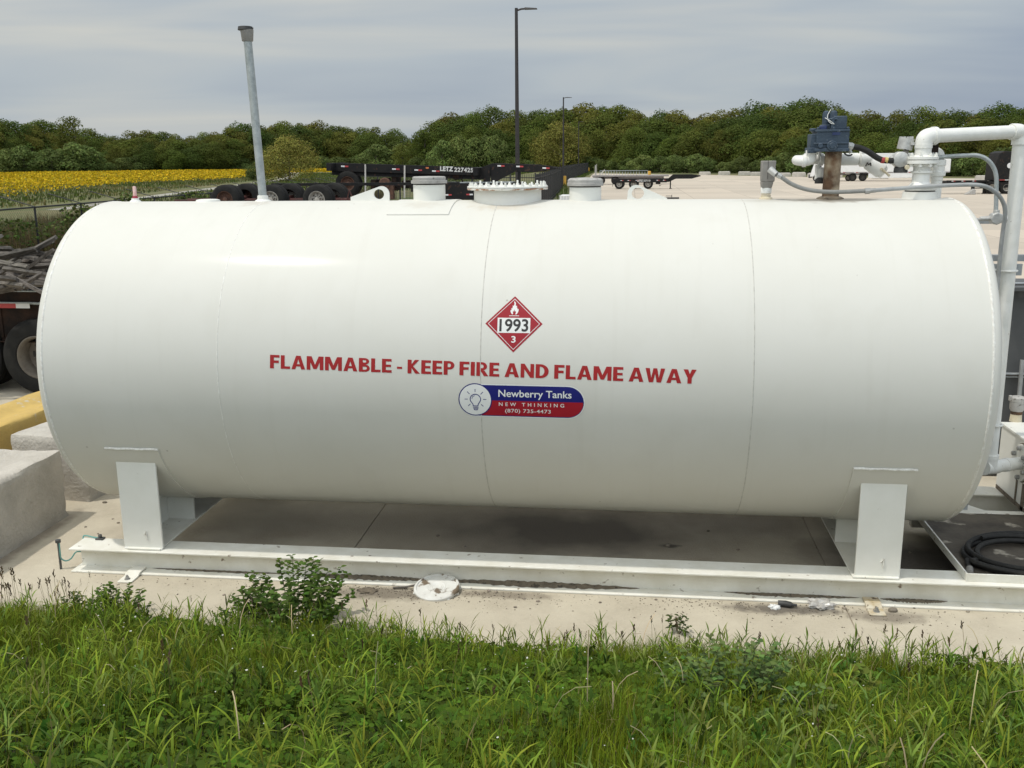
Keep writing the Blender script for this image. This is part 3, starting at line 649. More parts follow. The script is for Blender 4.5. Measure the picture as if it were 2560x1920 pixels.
def ltext(body, x0, x1, ytop, ybot, off, sp=1.0, ref='N'):
    v, f = fit_text(body, (x1-x0)*S, (ybot-ytop)*S, off, sp, ref=ref); q = P((x0+x1)/2, (ytop+ybot)/2); return v+np.array(q), f
wrap('maker_name', ltext('Newberry Tanks', 610, 1366, 1141, 1216, 0.012), LX, LA, 0.0044, M['signwhite'], lb, tilt=TI)
wrap('slogan', ltext('NEW THINKING', 614, 1290, 1277, 1315, 0.010, 1.75), LX, LA, 0.0048, M['signwhite'], lb, tilt=TI)
wrap('phone_number', ltext('(870) 735-4473', 678, 1152, 1346, 1386, 0.006, 1.05, ref='7'), LX, LA, 0.0048, M['signwhite'], lb, tilt=TI)

tank_frame(False)
# hold-down clamps bolted to the slab
def clamp(x, m_, label):
    t = thing('hold_down_clamp', label, 'clamp', (x, -1.09, 0), world=True, group='clamps holding the skid down')
    b = MB(); b.prism([(-1.235, 0.001), (-1.235, 0.013), (-1.125, 0.013), (-1.095, 0.032), (-0.99, 0.032), (-0.99, 0.0185), (-1.085, 0.0185), (-1.115, 0.001)], x-0.055, x+0.055, 'x'); p = b.build('clamp_plate', m_, t, bevel=0.003)
    b = MB(); b.lathe([(0.022, 0.013), (0.022, 0.016)], (x,-1.185,0), 'z', 16); b.lathe([(0.015, 0.016), (0.015, 0.030)], (x,-1.185,0), 'z', 6); b.lathe([(0.009, 0.028), (0.009, 0.044)], (x,-1.185,0), 'z', 10); b.build('bolt', M['zinc'], t)
clamp(0.508, M['skid'], 'clean white bolted clamp gripping the skid beam near its left end')
clamp(5.968, M['clampdirty'], 'chipped yellowed clamp gripping the skid beam below the right saddle leg')

tank_frame(True)
# ------------------------------------------------------------------ fuel pump and pipework on the crown of the tank
def c4(x, y, yy): return aty(1860+x/3.16, 250+y/3.16, yy)
def c7(x, y, yy): return aty(1960+x/6.144, 260+y/6.146, yy)      # closer look at the pump
fp = thing('fuel_pump', 'dark blue pump head on a rusty riser pipe standing on the tank', 'pump', (5.715, 0, 2.9), world=True)
b = MB(); b.tube([(5.712,0,2.86),(5.714,0,3.05),(5.717,0,3.25)], 0.0605, 28); b.build('riser_pipe', M['rust'], fp)
b = MB(); b.lathe([(0.115, 2.86), (0.098, 2.908), (0.078, 2.918), (0.060, 2.922)], (5.712,0,0), 'z', 28); b.build('riser_base', M['grime'], fp)
b = MB()
b.box((5.572, -0.10, 3.262), (5.802, 0.10, 3.392)); b.box((5.535, -0.075, 3.250), (5.60, 0.075, 3.372)); b.box((5.522, -0.085, 3.236), (5.58, 0.085, 3.275))
b.box((5.56, -0.11, 3.245), (5.806, 0.11, 3.268)); b.box((5.565, -0.108, 3.386), (5.804, 0.108, 3.402))
b.lathe([(0.036, -0.125), (0.036, -0.09)], (5.680, 0, 3.288), 'y', 20); b.lathe([(0.024, -0.132), (0.024, -0.12)], (5.680, 0, 3.288), 'y', 6)
b.lathe([(0.018, -0.118), (0.018, -0.09)], (5.60, 0, 3.288), 'y', 16)
b.box((5.55, -0.112, 3.30), (5.80, -0.098, 3.308))
for xx in (5.58, 5.69, 5.79): b.lathe([(0.012, 3.40), (0.012, 3.418), (0.006, 3.42)], (xx,-0.09,0), 'z', 6)
b.lathe([(0.026, 3.392), (0.026, 3.410), (0.014, 3.414)], (5.556,-0.02,0), 'z', 12)
hd = b.build('pump_head', M['blue'], fp, bevel=0.006)
b = MB(); b.box((5.680, -0.1035, 3.362), (5.735, -0.1005, 3.382)); b.build('recess', M['bluedark'], hd)
b = MB(); b.box((5.690, -0.07, 3.402), (5.785, 0.07, 3.498)); b.box((5.615, -0.03, 3.402), (5.690, 0.05, 3.44))
b.lathe([(0.012, 3.40), (0.012, 3.485), (0.008, 3.49)], (5.685,-0.075,0), 'z', 10); b.box((5.63, -0.085, 3.468), (5.715, -0.065, 3.482))
b.build('motor_box', M['blue'], fp, bevel=0.006)
b = MB()
for xx in (5.648, 5.695): b.lathe([(0.026, 3.44), (0.026, 3.515), (0.022, 3.53), (0.010, 3.538), (0, 3.539)], (xx, 0.0 if xx < 5.67 else -0.03, 0), 'z', 20)
b.build('capacitor_cap', M['blue'], fp)
b = MB(); b.box((5.600, -0.055, 3.402), (5.650, 0.0, 3.432)); b.build('blue_plug', M['bluedark'], fp, bevel=0.006)
b = MB(); b.tube(smooth_path([(5.668,-0.06,3.545),(5.645,-0.07,3.50),(5.655,-0.09,3.455),(5.69,-0.095,3.44),(5.66,-0.10,3.462),(5.625,-0.085,3.485)], 5), 0.0024, 6); b.build('tie_wire', M['whitepipe'], fp)
b = MB(); b.box((5.788, -0.03, 3.40), (5.7905, 0.03, 3.495)); b.build('tag', M['ivory'], fp)

dp = thing('discharge_pipe', 'white elbowed pipe with a lever valve running behind the rusty riser', 'pipe', (5.7, 0.12, 3.15), world=True)
y1, y2 = 0.0, 0.16
a0 = c4(540, 400, y1); a1 = c4(532, 478, y1)
b = MB(); pz = 3.185; r = 0.036
pts = [(5.562, 0, 3.262), (5.560, 0, 3.215)]+bez((5.560,0,3.215), (5.560,0,3.185), (5.55,0.0,3.182), (5.515,0.0,3.180), 8)+bez((5.515,0,3.18), (5.485,0.0,3.18), (5.468,0.03,3.182), (5.468,0.08,3.185), 8)+bez((5.468,0.08,3.185),(5.468,0.14,3.187),(5.49,y2,3.187),(5.53,y2,3.187),8)+[(5.95,y2,3.196)]
b.tube(pts, r, 20); pp = b.build('pipe_run', M['whitepipe'], dp)
def ring_(prof, o, ax):
    b = MB(); b.lathe(prof, o, ax, 20); b.build('coupling', M['whitepipe'], pp)
ring_([(r+.002, 3.232), (r+.009, 3.234), (r+.009, 3.256), (r+.002, 3.258)], (5.561,0,0), 'z')
ring_([(r+.002, -0.014), (r+.009, -0.012), (r+.009, 0.012), (r+.002, 0.014)], (5.508,0,3.18), 'x')
for xx, w in ((5.55, 0.02), (5.66, 0.015), (5.86, 0.07), (5.965, 0.03)): ring_([(r+.001, -w), (r+.010, -w+.003), (r+.010, w-.003), (r+.001, w)], (xx,y2,3.189), 'x')
b = MB(); b.lathe([(0.020, 3.04), (0.020, 3.15)], (5.635, y2-0.02, 0), 'z', 14); b.build('drain_pipe', M['whitepipe'], dp)
b = MB(); b.lathe([(0.013, 3.15), (0.013, 3.27), (0.0, 3.274)], (5.642, y2-0.02, 0), 'z', 12); b.build('vent_tube', M['whitepipe'], dp)
b = MB(); p0 = Vector((5.965, y2, 3.200)); p1 = c4(1105, 575, y2)
b.tube([p0, p0+(p1-p0)*0.25, p0+(p1-p0)*0.3, p1-(p1-p0)*0.12, p1-(p1-p0)*0.1, p1], [0.042, 0.052, 0.058, 0.058, 0.050, 0.046], 22)
b.lathe([(0.05, -0.045), (0.058, -0.04), (0.058, 0.03), (0.05, 0.04)], (5.985, y2, 3.19), 'x', 20)
b.box((5.945, y2-0.045, 3.225), (6.02, y2+0.045, 3.25)); sv = b.build('strainer_body', M['whitepipe'], dp, bevel=0.003)
b = MB(); q0 = c4(1088, 545, y2-0.07); q1 = c4(1150, 600, y2-0.07); b.tube([q0, (q0+q1)/2, q1], [0.010, 0.008, 0.010], 8); b.tube([q0, q0+Vector((0.0,0.07,0.0))], 0.010, 8); b.build('valve_lever', M['ivory'], dp)
b = MB(); q = c4(985, 510, y2-0.061); b.tube(smooth_path([q+Vector((-.022,0,-.012)), q+Vector((-.01,0,.012)), q+Vector((.0,0,-.002)), q+Vector((.012,0,.012)), q+Vector((.016,0,-.01))], 5), 0.0045, 5); b.build('scuff', M['darkgasket'], sv)
q = c4(606, 580, y2-0.02)
b = MB(); b.lathe([(0.024, q.z-0.03), (0.030, q.z-0.02), (0.030, q.z+0.03), (0.02, q.z+0.045)], (q.x, q.y, 0), 'z', 16); rv = b.build('relief_valve', M['whitepipe'], dp)
b = MB(); b.lathe([(0.040, q.z-0.075), (0.042, q.z-0.07), (0.042, q.z-0.04), (0.03, q.z-0.03)], (q.x, q.y, 0), 'z', 16); b.build('valve_cap', M['blackcap'], rv)

# dark hose from the pump to the grey conduit body
hs = thing('pump_wiring_hose', 'dark rubber hose sagging from the blue pump to a grey junction fitting', 'hose', tuple(c4(980, 420, -0.02)), world=True)
pts = smooth_path([c4(835, 368, 0), c4(900, 375, 0), c4(975, 405, 0), c4(1050, 455, 0), c4(1110, 478, 0), c4(1180, 478, 0)], 6)
b = MB(); b.tube(pts, 0.021, 14); b.build('hose', M['hose'], hs)
for nm, xa, xb, mt in (('red_tape', 1083, 1107, 'redband'), ('yellow_tape', 1110, 1133, 'yelband')):
    b = MB(); b.tube([c4(xa, 474, 0), c4(xb, 478, 0)], 0.0228, 14); b.build(nm, M[mt], hs)
b = MB(); b.tube([c4(800, 372, 0), c4(820, 362, 0), c4(850, 366, 0), c4(862, 370, 0)], [0.020, 0.027, 0.027, 0.022], 14); b.tube([c4(835, 390, 0), c4(845, 420, 0)], 0.012, 10); b.build('hose_fitting', M['aludome'], hs)
b = MB(); b.tube(smooth_path([c4(790, 415, 0.0), c4(812, 436, 0), c4(838, 438, 0), c4(856, 428, 0)], 5), 0.006, 8); b.build('drain_wire', M['blackcap'], hs)
jb = thing('junction_fitting', 'round grey metal junction fittings between the hose and the white flanged pipe', 'junction box', tuple(c4(1230, 470, 0.03)), world=True)
g0 = c4(1230, 470, 0.03)
b = MB(); b.lathe([(0.030, -0.055), (0.056, -0.045), (0.058, 0.03), (0.045, 0.05)], tuple(g0), 'y', 26); b.tube([g0+Vector((-.07,0,-.005)), g0], 0.030, 14); b.build('housing', M['aludome'], jb, bevel=0.003)
g1 = c4(1280, 335, 0.05)
b = MB(); b.tube([g1+Vector((-.008,0,-.05)), g1+Vector((.005,0,.03))], 0.054, 24)
for t in range(6): a = t*math.pi/3; b.lathe([(0.009, g1.z+0.026), (0.009, g1.z+0.042)], (g1.x+0.042*math.cos(a), g1.y+0.042*math.sin(a), 0), 'z', 6)
b.lathe([(0.016, g1.z-0.02), (0.016, g1.z+0.0)], (g1.x+0.035,g1.y-0.05,0), 'z', 10); b.build('housing', M['aludome'], jb)
b = MB(); b.tube(smooth_path([g1+Vector((.01,0,-.05)), g1+Vector((0,0,-.085)), c4(1272, 410, .04), g0+Vector((.02,0,.03))], 5), 0.018, 12); b.build('elbow', M['greyplastic'], jb)
b = MB(); b.lathe([(0.045, -0.05), (0.050, -0.045), (0.048, -0.012), (0.03, 0.0)], tuple(c4(1240, 520, 0.03)+Vector((0,0,0.0))), 'z', 20); b.build('rubber_boot', M['blackcap'], jb)
b = MB(); b.lathe([(0.016, -0.012), (0.018, 0.0), (0.010, 0.012)], tuple(c4(1288, 532, -0.05)), 'y', 14); b.build('plug', M['ivory'], jb)

# flanged fill nozzle, swing elbow and the white pipe down the end of the tank
fpz = thing('fill_pipe', 'thick white fill pipe rising from a flanged nozzle and down the right tank end', 'pipe', (6.36, 0, 2.9), world=True)
nx = 6.352
b = MB(); b.lathe([(0.128, 2.84), (0.122, 2.925), (0.118, 2.940), (0.118, 2.952)], (nx,0,0), 'z', 40)
b.lathe([(0.114, 2.962), (0.114, 2.985)], (nx,0,0), 'z', 40); b.lathe([(0.090, 2.985), (0.062, 3.02), (0.060, 3.085)], (nx,0,0), 'z', 32)
b.lathe([(0.075, 3.085), (0.075, 3.10), (0.058, 3.102), (0.058, 3.14), (0.078, 3.142), (0.080, 3.15)], (nx,0,0), 'z', 32)
nz = b.build('nozzle', M['whitepipe'], fpz, bevel=0.002)
b = MB(); b.lathe([(0.105, 2.950), (0.105, 2.964)], (nx,0,0), 'z', 40); b.build('gasket', M['darkgasket'], nz)
b = MB(); b.lathe([(0.100, 3.1775), (0.100, 3.1815)], (nx,0,0), 'z', 32); b.build('gasket', M['darkgasket'], nz)
b = MB(); b.lathe([(0.062, 3.15), (0.112, 3.152), (0.112, 3.177)], (nx,0,0), 'z', 40); b.lathe([(0.112, 3.182), (0.112, 3.203), (0.078, 3.206), (0.072, 3.215)], (nx,0,0), 'z', 40)
fg_ = b.build('flange', M['whitepipe'], fpz, bevel=0.002)
for i in range(8):
    a = 2*math.pi*(i+.5)/8; x, y = nx+0.092*math.cos(a), 0.092*math.sin(a)
    b = MB(); b.lathe([(0.013, 3.13), (0.013, 3.152)], (x,y,0), 'z', 6); b.lathe([(0.013, 3.203), (0.013, 3.220), (0.007, 3.222), (0.007, 3.232)], (x,y,0), 'z', 6); b.build('bolt', M['whitepipe'], fg_)
ex, ey = 7.135, 0.30
top = Vector(aty(2535, 331, ey)); tz = top.z+0.004
b = MB(); r = 0.049
b.lathe([(0.058, 3.20), (0.058, 3.262), (0.063, 3.264), (0.063, 3.292), (r+.003, 3.296)], (nx,0,0), 'z', 28)
e0 = Vector((nx, 0, 3.29)); dr = Vector((ex-nx, ey, 0)).normalized()
pts = [e0]+bez(e0, e0+Vector((0,0,0.05)), Vector((nx,0,3.348))+dr*0.015, Vector((nx,0,3.350))+dr*0.075, 10)
b.tube(pts, 0.060, 24); b.tube([pts[-1]-dr*0.012, pts[-1]+dr*0.018], 0.066, 24); el = b.build('elbow', M['whitepipe'], fpz)
b = MB(); pA = pts[-1]; pB = Vector((ex, ey, tz))-dr*0.05
b.tube([pA, pB], r, 24)
pb = bez(pB, pB+dr*0.035, Vector((ex, ey, tz-0.01)), Vector((ex, ey, tz-0.06)), 10)
b.tube([pB-dr*0.045, pB-dr*0.04]+pb, [0.058, 0.060]+[0.060]*len(pb), 24); b.lathe([(0.066, tz-0.095), (0.066, tz-0.055)], (ex,ey,0), 'z', 24)
zb = float(aty(2478, 1168, ey).z)
b.tube([(ex,ey,tz-0.06), (ex+0.012,ey,zb+0.05)], 0.056, 24); b.build('pipe_run', M['whitepipe'], fpz)
fl_ = Vector(aty(2553, 1158, 0.0)); 
# spill box on the right and the pipe into its face
FX = 7.50
def atx(u, v, x): d = _ray(u, v); return Vector(CAM+d*(x-CAM[0])/d[0])
fc = atx(2556, 1157, FX)
b = MB(); B0 = Vector((ex+0.012, ey, zb)); dd = Vector((FX, fc.y, fc.z))-B0; L0 = dd.length; dd.normalize()
b.tube([B0+Vector((0,0,.09)), B0+Vector((0,0,.03))]+bez(B0+Vector((0,0,.03)), B0, B0, B0+dd*0.06, 6), 0.062, 22); b.tube([B0+Vector((0,0,.075)), B0+Vector((0,0,.11))], 0.068, 22)
b.tube([B0-dd*0.06, B0+dd*0.10], 0.060, 22); b.tube([B0+dd*0.10, B0+dd*(L0)], 0.052, 22); b.tube([B0+dd*0.20, B0+dd*0.24], 0.057, 22); b.build('bottom_tee', M['whitepipe'], fpz)
sb = thing('spill_box', 'white steel spill box with a bolted round flange at the right end of the tank', 'spill box', (FX+0.35, 0.6, 0.205), world=True)
tp = atx(2507, 1063, FX); bt = atx(2490, 1219, FX)
b = MB(); y0, y1, z0, z1 = -0.05, tp.y+0.02, bt.z, tp.z
b.box((FX, y0, z0), (FX+0.62, y1, z1)); bx = b.build('box_body', M['white'], sb, bevel=0.004)
b = MB(); b.box((FX-0.012, y0-0.012, z1+0.001), (FX+0.63, y1+0.012, z1+0.022)); b.build('lid', M['white'], sb, bevel=0.003)
b = MB()
for xx in (FX+0.08, FX+0.5):
    for yy in (y0+0.08, y1-0.1): b.box((xx, yy, 0.137), (xx+0.05, yy+0.05, z0))
b.build('foot', M['skid'], sb)
b = MB(); b.lathe([(0.155, -0.022), (0.155, -0.001)], (FX, fc.y, fc.z), 'x', 40); fz = b.build('flange', M['white'], sb, bevel=0.003)
for i in range(6):
    a = 2*math.pi*(i+.4)/6; b = MB(); b.lathe([(0.014, -0.052), (0.020, -0.046), (0.020, -0.022)], (FX, fc.y+0.122*math.cos(a), fc.z+0.122*math.sin(a)), 'x', 8); b.build('bolt', M['zinc'], fz)
b = MB(); b.lathe([(0.165, -0.003), (0.165, -0.0005)], (FX, fc.y, fc.z), 'x', 40); b.build('gasket', M['grime'], sb)
b = MB(); b.box((FX-0.006, fc.y-0.12, z0+0.001), (FX-0.001, fc.y-0.06, fc.z-0.16)); b.box((FX-0.007, fc.y+0.05, z0+0.002), (FX-0.001, fc.y+0.075, fc.z-0.13)); b.box((FX-0.006, y0, z0), (FX-0.001, y1-0.02, z0+0.035)); b.build('grime_run', M['grime'], sb)
q = atx(2536, 1050, FX+0.12)
b = MB(); b.lathe([(0.052, z1+0.02), (0.050, q.z+0.0), (0.046, q.z+0.055)], (FX+0.13, q.y, 0), 'z', 24); nk = b.build('filler_neck', M['ivory'], sb)
zq = q.z+0.055
b = MB(); b.lathe([(0.047, zq), (0.049, zq+0.028)], (FX+0.13, q.y, 0), 'z', 24); b.build('rust_ring', M['rust'], nk)
b = MB(); b.lathe([(0.050, zq+0.028), (0.060, zq+0.05), (0.062, zq+0.115), (0.066, zq+0.12), (0.066, zq+0.15), (0.05, zq+0.158), (0, zq+0.160)], (FX+0.13, q.y, 0), 'z', 24); b.box((FX+0.13-0.072, q.y-0.02, zq+0.118), (FX+0.13-0.05, q.y+0.02, zq+0.165)); b.build('filler_cap', M['capgrey'], nk, bevel=0.003)

# second small nozzle behind, with union
sn = thing('vapour_nozzle', 'short stacked white union pipe just behind the flanged fill nozzle', 'pipe', (6.50, 0.14, 2.9), world=True)
sx, sy = 6.505, 0.14
b = MB(); b.lathe([(0.040, 2.86), (0.040, 3.03), (0.044, 3.032), (0.044, 3.058), (0.058, 3.062), (0.060, 3.092), (0.050, 3.096), (0.050, 3.135), (0.056, 3.138), (0.056, 3.178), (0.044, 3.182)], (sx,sy,0), 'z', 24); b.build('union', M['whitepipe'], sn, bevel=0.002)
b = MB(); b.tube(smooth_path([(sx,sy,3.18), (sx,sy,3.215), (sx-0.03,sy,3.235), (sx-0.08,sy,3.238), (sx-0.13,sy,3.242)], 5), 0.040, 20); b.build('elbow', M['whitepipe'], sn)
b = MB(); b.box((sx-0.085, sy-0.11, 3.225), (sx-0.035, sy-0.06, 3.285)); b.build('handle', M['rustblack'], sn, bevel=0.006)

# level gauge with its conduits
lg = thing('level_gauge', 'grey level gauge head on a white nipple with a conduit leaving its side', 'gauge', (5.245, 0, 2.9), world=True)
gx = 5.242
b = MB(); b.lathe([(0.060, 2.87), (0.048, 2.912), (0.036, 2.918), (0.036, 2.932)], (gx,0,0), 'z', 20); b.lathe([(0.034, 2.936), (0.034, 2.975)], (gx,0,0), 'z', 20); b.build('nipple', M['ivory'], lg)
b = MB(); b.lathe([(0.038, 2.945), (0.040, 2.95), (0.040, 2.985), (0.037, 2.99)], (gx,0,0), 'z', 20); b.build('collar', M['whitepipe'], lg)
b = MB(); b.hexa([(gx-0.036,-0.04,2.985),(gx+0.036,-0.04,2.985),(gx+0.036,0.04,2.985),(gx-0.036,0.04,2.985),(gx-0.042,-0.05,3.03),(gx+0.046,-0.05,3.03),(gx+0.046,0.05,3.03),(gx-0.042,0.05,3.03)])
b.hexa([(gx-0.042,-0.05,3.03),(gx+0.052,-0.05,3.03),(gx+0.052,0.05,3.03),(gx-0.042,0.05,3.03),(gx-0.044,-0.05,3.184),(gx+0.058,-0.05,3.184),(gx+0.058,0.05,3.184),(gx-0.044,0.05,3.184)])
hd = b.build('gauge_head', M['greyplastic'], lg, bevel=0.006)
b = MB(); b.box((gx-0.002, -0.0525, 3.05), (gx+0.001, -0.0505, 3.186)); b.build('split_line', M['darkgasket'], hd)
yc = -0.13
lc = thing('gauge_conduit', 'grey flexible conduit from the level gauge swinging past the riser and down the tank end', 'conduit', tuple(c4(960, 718, yc)), world=True)
b = MB(); b.tube([c4(205, 548, yc+.03), c4(255, 590, yc)], [0.026, 0.022], 14); b.tube([c4(262, 590, yc), c4(292, 606, yc)], 0.020, 12); b.build('gland', M['aludome'], lc)
b = MB(); b.tube(smooth_path([c4(290, 605, yc), c4(370, 660, yc), c4(470, 700, yc), c4(600, 722, yc), c4(760, 726, yc), c4(955, 718, yc)], 7), 0.0155, 14); b.build('flexible_section', M['flex'], lc)
b = MB(); b.tube([c4(955, 719, yc), c4(996, 717, yc)], 0.0215, 8); b.tube([c4(996, 716, yc), c4(1040, 713, yc)], 0.017, 12); b.build('connector', M['zinc'], lc)
b = MB(); b.tube(smooth_path([c4(1036, 713, yc), c4(1250, 697, yc), c4(1500, 680, yc), c4(1720, 670, yc), c4(1850, 672, yc), c4(1935, 695, yc+.02), c4(2010, 750, yc+.05), c4(2055, 830, yc+.1), c4(2062, 920, yc+.12), c4(2050, 1000, yc+.14), c4(2028, 1180, yc+.16), c4(2000, 1500, yc+.18)], 6), 0.0150, 14); b.build('rigid_section', M['conduit'], lc)
y2 = 0.10
uc = thing('pump_conduit', 'pale grey conduit arching from the fill flange down to a cast junction box', 'conduit', tuple(c4(1990, 880, y2)), world=True)
b = MB(); b.tube(smooth_path([c4(1490, 460, y2), c4(1600, 447, y2), c4(1760, 438, y2), c4(1850, 440, y2), c4(1920, 470, y2), c4(1970, 530, y2), c4(1992, 600, y2), c4(1994, 700, y2), c4(1990, 880, y2)], 6), 0.0155, 14); b.build('tube', M['galv'], uc)
q = c4(1990, 935, y2)
b = MB(); b.lathe([(0.022, q.z+0.02), (0.022, q.z+0.062)], (q.x,q.y,0), 'z', 14); b.lathe([(0.040, -0.045), (0.046, -0.04), (0.046, 0.03), (0.038, 0.04)], (q.x-0.004, q.y, q.z), 'y', 8); b.tube([q, q+Vector((0.075, 0, -0.008))], 0.032, 14); b.tube([q+Vector((-.03,0,0)), q+Vector((-0.11, 0, -0.004)), q+Vector((-0.125,0,-.012))], [0.020, 0.018, 0.006], 12); b.build('junction_box', M['aludome'], uc, bevel=0.002)

# strut rack that holds the pipes, grey equipment cabinet behind
rk_ = thing('strut_rack', 'grey slotted strut rack clamping the white down pipe', 'pipe rack', (7.3, 0.5, 0.2), world=True)
def strut(b, p, q, w=0.041): 
    p, q = Vector(p), Vector(q); d = (q-p).normalized(); s = Vector((0,0,1)) if abs(d.z) < .9 else Vector((0,1,0)); n = d.cross(s).normalized(); s = n.cross(d)
    a = [p-n*w/2-s*w/2, p+n*w/2-s*w/2, p+n*w/2+s*w/2, p-n*w/2+s*w/2]; b.hexa([*a, *[k+(q-p) for k in a]])
yr = ey+0.085
zt = aty(2490, 645, yr).z; z2 = aty(2490, 670, yr).z; z3 = aty(2460, 553, yr).z
b = MB()
strut(b, (6.5, yr+.02, zt), (8.6, yr+.02, zt), 0.05); b.build('upper_rail', M['strut'], rk_, bevel=0.003)
b = MB(); b.box((ex-0.13, yr-0.025, z2-0.055), (ex+0.13, yr-0.005, z2+0.035)); b.build('saddle_plate', M['strut'], rk_, bevel=0.002)
b = MB(); b.tube([(ex-0.078, yr-.01, z2-.01)]+[(ex+0.068*math.cos(R_(a)), ey+0.068*math.sin(R_(a)), z2-.01) for a in range(180, 361, 15)]+[(ex+0.078, yr-.01, z2-.01)], 0.008, 8); b.build('pipe_clamp', M['whitepipe'], rk_)
b = MB(); strut(b, (6.70, yr+.02, z3), (ex-0.08, yr+.02, z3)); b.build('short_rail', M['strut'], rk_, bevel=0.003)
b = MB(); strut(b, (ex-0.10, yr+.06, 0.155), (ex-0.10, yr+.06, zt+0.02), 0.05); b.build('upright', M['strut'], rk_, bevel=0.003)
b = MB(); strut(b, (8.5, yr+.06, 0.155), (8.5, yr+.06, zt+0.02), 0.05); b.build('upright', M['strut'], rk_, bevel=0.003)
b = MB(); zz = float(atx(2485,1105,ex).z); b.tube([(ex-0.06,yr,zb+.36)]+[(ex+0.012+0.068*math.cos(R_(a)), ey+0.068*math.sin(R_(a)), zb+.36) for a in range(180, 361, 15)]+[(ex+0.078, yr, zb+.36)], 0.008, 8); b.build('pipe_clamp', M['whitepipe'], rk_)
cb = thing('equipment_cabinet', 'dark grey equipment cabinet with bolted strut rails behind the white pipe', 'cabinet', (8.3, 2.15, 0), world=True)
yk = 2.0; ck = aty(2530, 722, yk)
b = MB(); b.box((7.62, yk, 0.15), (9.3, yk+0.55, ck.z)); b.build('body', M['cabinet'], cb, bevel=0.006)
for vv_ in (712, 938):
    zr = aty(2540, vv_, yk-.03).z; b = MB(); strut(b, (7.66, yk-.024, zr), (9.3, yk-.024, zr), 0.042); sr = b.build('strut_rail', M['strut'], cb, bevel=0.003)
    b = MB(); b.box((7.70, yk-0.0475, zr-0.008), (9.25, yk-0.0452, zr+0.008)); b.build('slot_line', M['darkgasket'], sr)
b = MB(); strut(b, tuple(aty(2556, 900, yk-.07)), tuple(aty(2541, 1070, yk-.07)), 0.03); b.build('riser_conduit', M['conduit'], cb)
for vv_ in (700,):
    zr = aty(2540, vv_, yk-.05).z; b = MB(); b.box((7.70, yk-0.2, ck.z+0.002), (9.2, yk+0.5, ck.z+0.04)); b.build('top_cover', M['cabinet'], cb, bevel=0.004)

tank_frame(False)
# drip tray on the skid, coiled hose
tr = thing('drip_tray', 'stained steel drip tray welded on the right end of the skid', 'tray', (7.6, -0.3, 0.196), world=True)
b = MB(); b.box((6.60, -1.02, 0.1965), (8.6, 0.345, 0.2015)); b.build('tray_floor', M['traydirt'], tr)
b = MB(); b.box((6.588, -1.032, 0.1962), (6.600, 0.345, 0.252)); b.build('tray_lip', M['skid'], tr, bevel=0.001)
b = MB(); b.box((6.601, -1.032, 0.1962), (8.6, -1.020, 0.252)); b.build('tray_lip', M['skid'], tr, bevel=0.001)
b = MB(); b.box((6.60, 0.346, 0.06), (8.6, 0.42, 0.205)); b.build('rear_channel', M['skid'], tr, bevel=0.002)
b = MB(); b.prism([(6.93, 0.422), (7.21, 0.422), (6.93, 0.80)], 0.19, 0.2, 'z'); b.build('gusset', M['skid'], tr, bevel=0.002)
ho = thing('coiled_hose', 'black rubber fuel hose lying coiled in the drip tray', 'hose', (7.2, -0.5, 0.2015), world=True)
hc = atz(2556, 1392, 0.25); rh = random.Random(5); pts = []
for i in range(0, 5*32+1):
    t = i/32; a = 2*math.pi*t+2.2; rr = 0.50-0.046*(t % 3.2)-0.012*math.sin(a*1.5+t); z = 0.222+0.030*(t//3.2)*1.2+0.018*(0.5+0.5*math.sin(a+2.0*t))*(t % 1.6)
    pts.append((hc.x+0.07+rr*0.98*math.cos(a)+0.025*math.sin(5*t), hc.y+0.05+0.01*math.cos(3*t)+rr*0.80*math.sin(a), max(z, 0.222)))
e1 = atz(2424, 1428, 0.225)
pts = [tuple(e1), tuple(e1+(Vector(pts[6])-e1)*0.4+Vector((0,-.02,0)))]+pts[6:]
b = MB(); b.tube(smooth_path(pts, 2), 0.0195, 12); b.build('hose', M['hose'], ho)
b = MB(); dvec = (Vector(pts[1])-e1).normalized(); b.tube([e1-dvec*0.035, e1-dvec*0.034, e1+dvec*0.05], [0.022, 0.025, 0.025], 12); b.build('hose_nozzle', M['greyplastic'], ho)

# ------------------------------------------------------------------ concrete blocks at the left end
def block(name, label, cat_, x0, x1, y0, y1, h, m_, tilt=0.0, seed=1):
    rr = random.Random(seed); b = bmesh.new()
    bmesh.ops.create_cube(b, size=1.0)
    for v in b.verts: v.co = Vector((x0+(v.co.x+.5)*(x1-x0), y0+(v.co.y+.5)*(y1-y0), (v.co.z+.5)*h))
    bmesh.ops.subdivide_edges(b, edges=b.edges[:], cuts=14, use_grid_fill=True)
    for v in b.verts:
        p = v.co; ex_ = min(p.x-x0, x1-p.x) < 1e-4; ey_ = min(p.y-y0, y1-p.y) < 1e-4; ez = h-p.z < 1e-4
        if ez:   # raised key along the top: hollow middle band
            f = abs((p.x-(x0+x1)/2)/((x1-x0)/2)); p.z -= 0.045*max(0, 1-(f/0.55)**2) if abs(p.y-(y0+y1)/2) < (y1-y0)*0.42 else 0
        n = Vector((math.sin(p.y*13+p.z*9+seed), math.sin(p.x*11+p.z*7), math.sin(p.x*9+p.y*12)))*0.004
        k = 0.012 if (ex_+ey_+ez) >= 2 else 0.0
        c = Vector(((x0+x1)/2, (y0+y1)/2, h/2)); d = (c-p).normalized()
        if p.z > 0.01: p += n+d*(k+rr.random()*k*1.2)
    me = bpy.data.meshes.new(name); b.to_mesh(me); b.free(); me.materials.append(m_)
    me.polygons.foreach_set('use_smooth', [True]*len(me.polygons)); me.set_sharp_from_angle(angle=R_(40))
    o = link(name, me); tag(o, label, cat_, 'concrete barrier blocks beside the tank'); return o
